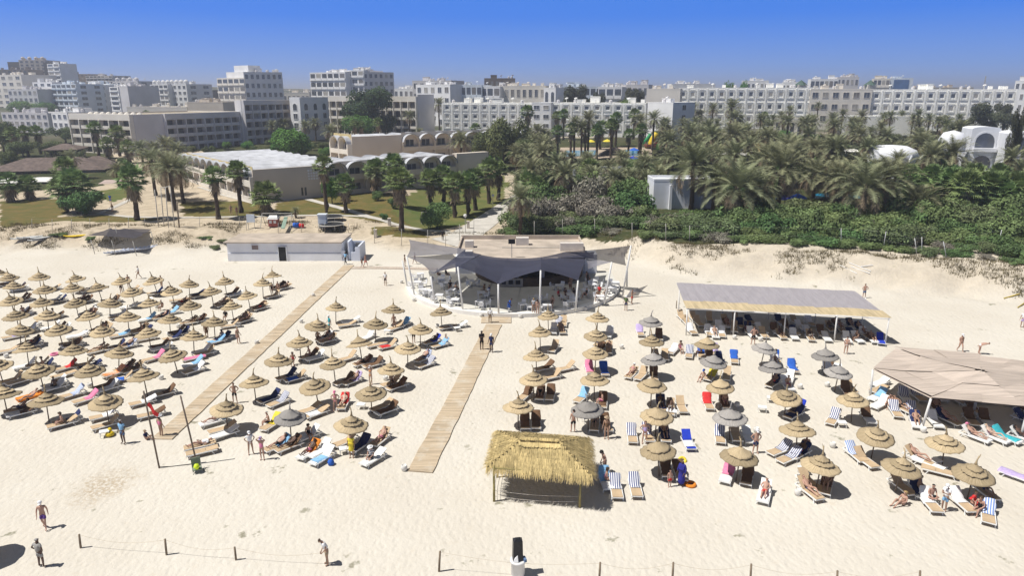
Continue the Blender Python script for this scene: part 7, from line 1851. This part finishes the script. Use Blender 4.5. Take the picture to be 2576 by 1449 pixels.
def make_tree(key, leafm, seed, lobes, n, size, trunk_h, tr, group_name='tree', flat=1.0):
    root = thing(group_name, 'x', 'tree' if group_name == 'tree' else 'shrub'); mb = MB(); rs = random.Random(seed)
    mb.tube([(0,0,-.02),(.03,.02,trunk_h*.5),(0,0,trunk_h)], [tr*1.3,tr,tr*.8], 8)
    for k in range(6):
        l = lobes[k % len(lobes)]; mb.tube([(0,0,trunk_h*.8), (l[0]*.5, l[1]*.5, (trunk_h + l[2])/2), (l[0], l[1], l[2])], [tr*.6, tr*.4, tr*.15], 5)
    mb.build('trunk', M_TRUNK, root, True); c, tn = crown(seed, lobes, n, size, flat); c.build('crown', leafm, root, tint=tn); TREE[key] = root
make_tree('big', LEAF['dark'], 1, lob(1, 16, .75, .42, .95, .34), 9000, .042, .5, .05)
make_tree('round', LEAF['green'], 2, lob(2, 14, .72, .22, .55, .34), 8000, .042, .3, .05)
make_tree('olive', LEAF['olive'], 3, lob(3, 14, .70, .32, .75, .34), 8000, .042, .4, .05)
make_tree('pine', LEAF['pine'], 4, lob(4, 16, .72, .55, .95, .26), 6000, .042, .6, .05)
make_tree('willow', LEAF['willow'], 5, lob(5, 12, .62, .30, .62, .36), 7000, .045, .3, .04)
def tree(key, px, by, wpx, hpx, label, Y=None, group=None):
    """crown spans wpx by hpx picture pixels above the foot at (px, by)"""
    b = gd(px, by) if Y is None else at_y(px, by, Y)
    if Y is not None: b.z = hgt(b.x, b.y)
    zc = b.y*CP + (CAM_H - b.z)*SP; k = zc / FOC; w = wpx*k/2 * 1.08; top = at_y(px, by - hpx, b.y).z if Y is None else at_y(px, by - hpx, Y).z
    h = max(1, (top - b.z)) / {'big':1.65,'round':1.05,'olive':1.35,'pine':1.7,'willow':1.2}[key]
    return dup(TREE[key], None, b, RND.uniform(0, 6.28), label, group, (w, w, h))
tree('big', 932, 345, 140, 122, 'huge dark dense tree towering in front of the balconied wing')
tree('round', 912, 352, 92, 60, 'bright green rounded tree at the foot of the huge dark tree'); tree('big', 975, 345, 60, 55, 'dark bushy tree at the lower right of the huge dark tree')
tree('round', 752, 395, 142, 68, 'wide bright green round tree behind the white vaulted roof')
tree('olive', 1268, 425, 125, 126, 'tall olive-green tree right of the vaulted hotel end wall'); tree('olive', 1222, 420, 70, 90, 'smaller olive tree against the left side of the tall olive-green tree'); tree('olive', 1320, 430, 80, 80, 'drab olive tree at the right side of the tall olive-green tree')
tree('willow', 1100, 575, 92, 66, 'round weeping bush-like tree on the green lawn by the concrete path')
tree('pine', 1072, 335, 62, 70, 'sparse brownish tree against the shaded end wall of the balconied wing'); tree('pine', 1150, 372, 120, 40, 'low dark tree between the two vaulted wings')
for i, (px, by, w_, h_, k) in enumerate([(1425,262,60,34,'pine'),(1455,262,88,48,'pine'),(1500,262,50,30,'pine'),(1578,262,62,40,'pine'),(1612,262,50,36,'pine')]): tree(k, px, by, w_, h_, f'dark pine crown, {ORD[i+1]} from left behind the framed-window hotel roof', 345, 'pines behind the framed hotel')
for i, (px, by, w_, h_) in enumerate([(1840,224,46,14),(1865,224,36,16),(60,272,90,18),(120,272,60,14)]): tree('dark' if False else 'round', px, by, w_, h_, f'small far tree, {ORD[i+1]} of those among the town roofs', 470, 'far trees in the town')
for i, (px, by, w_, h_) in enumerate([(2440,345,80,62),(2480,350,90,92),(2530,462,46,190),(2573,466,36,150),(2410,350,60,40),(2520,340,70,80)]): tree('pine', px, by, w_, h_, f'wispy grey-green pine, {ORD[i+1]} of those around the white vaulted villas', None, 'pines by the white villas')
for i, (px, by, w_, h_) in enumerate([(10,385,80,80),(20,430,60,50),(165,360,80,40),(130,395,90,40),(60,395,70,40)]): tree('olive', px, by, w_, h_, f'dark garden tree, {ORD[i+1]} of those behind the left thatched roofs', None, 'garden trees at far left')
tree('round', 836, 512, 46, 66, 'bright green bush tree against the vaulted hotel wall'); tree('pine', 868, 505, 46, 40, 'dark low tree right of the bright green wall bush')
tree('willow', 215, 540, 110, 62, 'wide dark bush in front of the low leafy palms at left')
for i, (px, by, w_, h_) in enumerate([(950,504,34,24),(990,524,32,26),(965,552,24,16)]): tree('willow', px, by, w_, h_, f'ivy-like clipped bush, {ORD[i+1]} at the feet of the lawn palms', None, 'clipped bushes on the lawn')
# garden undergrowth between the palms
UG = []
def poly_pts(n, xr, f_top, f_bot, seed):
    rs = random.Random(seed); return [(px, lerp(f_top(px), f_bot(px), rs.random())) for px in (rs.uniform(*xr) for _ in range(n))]
for reg, n, xr, ft, fb, wr, keys, seed in (
  ('among the palms right of the pool', 84, (1640,2576), lambda x: 352, lambda x: 440, (44,80), ('olive','round','pine','olive'), 1),
  ('below the framed-window hotel', 26, (1120,1420), lambda x: 372, lambda x: 410, (30,60), ('olive','pine','round'), 2),
  ('behind the vaulted hotel', 34, (480,880), lambda x: 352, lambda x: 396, (30,56), ('olive','round'), 3),
  ('under the palm belt', 60, (1320,2576), lambda x: 440, lambda x: 520 if x > 1700 else 480, (50,90), ('olive','pine','willow','round'), 4),
  ('at the foot of the left hotel', 14, (190,620), lambda x: 385, lambda x: 415, (30,56), ('olive','pine'), 5)):
    for i, (px, py) in enumerate(sorted(poly_pts(n, xr, ft, fb, seed))):
        if 1500 < px < 1700 and 470 < py: continue
        if 1630 < px < 1820 and py > 430: continue
        if 1395 < px < 1640 and 360 < py < 410: continue
        if 2400 < px < 2576 and py < 475: continue
        w_ = RND.uniform(*wr) * (.6 + (py - 340)/400); tree(RND.choice(keys), px, py, w_, w_*RND.uniform(.5,.75), f'garden bush, {nth(i+1)} from left {reg}', None, 'garden bushes ' + reg)
for r in TREE.values(): drop(r)
# dune shrubs
SHRUB = {}
def make_shrub(key, leafm, seed, n=4200, size=.056, dry=False):
    root = thing('dune_shrub', 'x', 'shrub'); lobes = lob(seed, 12, .75, .12, .38, .36); mb = MB(); rs = random.Random(seed)
    for k in range(22 if dry else 7):
        a = rs.uniform(0, 6.28); r = rs.uniform(.3,.95 if dry else .7); mb.tube([(0,0,0), (r*.5*math.cos(a), r*.5*math.sin(a), .35), (r*math.cos(a), r*math.sin(a), rs.uniform(.3,.85))], [.03,.02,.008], 4)
    mb.build('branches', mat('dry_twigs', (.22,.19,.16), .9, .2, 4) if dry else M_TRUNK, root); c, tn = crown(seed, lobes, n, size, .95); c.build('crown', leafm, root, tint=tn); SHRUB[key] = root
make_shrub('green', LEAF['shrub'], 21); make_shrub('green2', LEAF['shrub'], 22); make_shrub('drab', LEAF['drab'], 23); make_shrub('grey', LEAF['grey'], 24, 2000, .05, True); make_shrub('green3', LEAF['willow'], 25)
def top_y(x): return lerp(520, 590, 0) if x < 1420 else (478 if x < 1640 else (520 if x < 1800 else 548))
def bot_y(x):
    pts = [(1280,586),(1480,586),(1700,597),(1900,609),(2130,620),(2400,642),(2600,668)]
    for (a, b), (c, d) in zip(pts, pts[1:]):
        if a <= x <= c: return lerp(b, d, (x - a)/(c - a))
    return 592
rows = []
for r in range(7):
    t = r / 6; x = 1292 + r * 9
    L = []
    while x < 2590:
        py = lerp(bot_y(x), top_y(x) + 12, t); L.append((x + RND.uniform(-8,8), py + RND.uniform(-4,4))); x += RND.uniform(46, 72) * lerp(1.1, .95, t)
    rows.append(L)
RN = ['front row along the dune edge','second row from the dune edge','third row from the dune edge','fourth row from the dune edge','fifth row from the dune edge','sixth row, near the palms','last row under the palms']
for r, L in enumerate(rows):
    for i, (px, py) in enumerate(sorted(L)):
        g = noise.noise((px*.008, r*.6, 2.0)); key = RND.choice(('green','green2','green3')) if g > -.02 else RND.choice(('drab','grey','drab','green2'))
        if 1625 < px < 1818 and r >= 5: continue
        if 1330 < px < 1560 and 2 <= r <= 5: key = RND.choice(('grey','drab','grey'))
        b = gd(px, py); zc = b.y*CP + (CAM_H - b.z)*SP; w = RND.uniform(34, 56)*zc/FOC*RND.uniform(.78, 1.25); w *= (1.0 if r < 2 else 1.2); h = w*RND.uniform(.75, 1.1)*(.7 if 1610 < px < 1830 and r > 2 else 1.25 if r > 2 else (1.0 if r else .6))
        dup(SHRUB[key], None, b - Vector((0,0,.1)), RND.uniform(0,6.28), f'{dict(green="green",green2="green",green3="dark green",drab="drab green",grey="grey twiggy")[key]} dune shrub, {nth(i+1)} from left in the {RN[r]}', 'shrubs on the dune', (w, w, h))
for i, (px, py) in enumerate([(560,606),(600,600),(540,622),(150,590),(520,598),(230,600),(1285,590),(1330,608)]):
    b = gd(px, py); dup(SHRUB[RND.choice(('drab','green2'))], None, b - Vector((0,0,.12)), RND.uniform(0,6), f'low scrub clump, {ORD[i+1]} of those scattered on the left dune', 'scrub clumps on the left dune', (1.5,1.3,.5))
for r in SHRUB.values(): drop(r)
# marram grass on the dune faces and rough grass: beyond counting
def grass(name, pts, mcol, hgt_r, n_blades, seed):
    rs = random.Random(seed); mb, tn = MB(), []
    for p in pts:
        for k in range(n_blades):
            q = p + Vector((rs.gauss(0,.28), rs.gauss(0,.22), 0)); q.z = hgt(q.x, q.y) - .02; a = rs.uniform(0, 6.28); h = rs.uniform(*hgt_r); d = Vector((math.cos(a), math.sin(a), 0)); s = Vector((-d.y, d.x, 0))*.03
            mb.tri(q - s, q + s, q + d*h*rs.uniform(.2,.8) + Vector((0,0,h))); tn.append(rs.random())
    o = mb.build(name, mcol, tint=tn); o['kind'] = 'stuff'; return o
rs = random.Random(77); pts = []
for _ in range(9500):
    x = rs.uniform(-90, 85); y = foot(x) + rs.uniform(1.5, 11)
    if -42 < x < -14 and y < 108: continue
    if -16 < x < 12 and y < 109: continue
    k = noise.noise((x*.16, y*.2, 4)) + .35*noise.noise((x*.7, y*.7, 7)) + .035*(y - foot(x) - 6)
    if k > .10: pts.append(Vector((x, y, 0)))
grass('dune_grass', pts, leafmat('marram', (.15,.125,.060), .3, .5, .01), (.18,.50), 8, 5)
# ------------------------------------------------------------------ labels of look-alikes, told apart by their order from the left
def fit(words):
    s = ' '.join(words.split()); return s
for (first, rest), L in PEND.items():
    L.sort(key=lambda q: q[0])
    for i, (px, o) in enumerate(L):
        o['label'] = fit((nth(i+1) + ' ' if len(L) > 1 else '') + first + ' ' + rest)
# thin sea air between the viewer and the town
HAZE = 0.00046
if HAZE:
    mb = MB(); mb.box((0, 4500, 33.5), (17600, 9600, 73)); hz = mb.build('haze', bpy.data.materials.new('sea_haze')); hz['kind'] = 'stuff'
    m = hz.data.materials[0]; m.use_nodes = True; N = m.node_tree.nodes; N.remove(N['Principled BSDF']); v = N.new('ShaderNodeVolumePrincipled')
    v.inputs['Color'].default_value = (.90, .93, 1, 1); v.inputs['Density'].default_value = HAZE; v.inputs['Anisotropy'].default_value = .3
    m.node_tree.links.new(v.outputs[0], N['Material Output'].inputs['Volume'])
SC.cycles.volume_bounces = 0
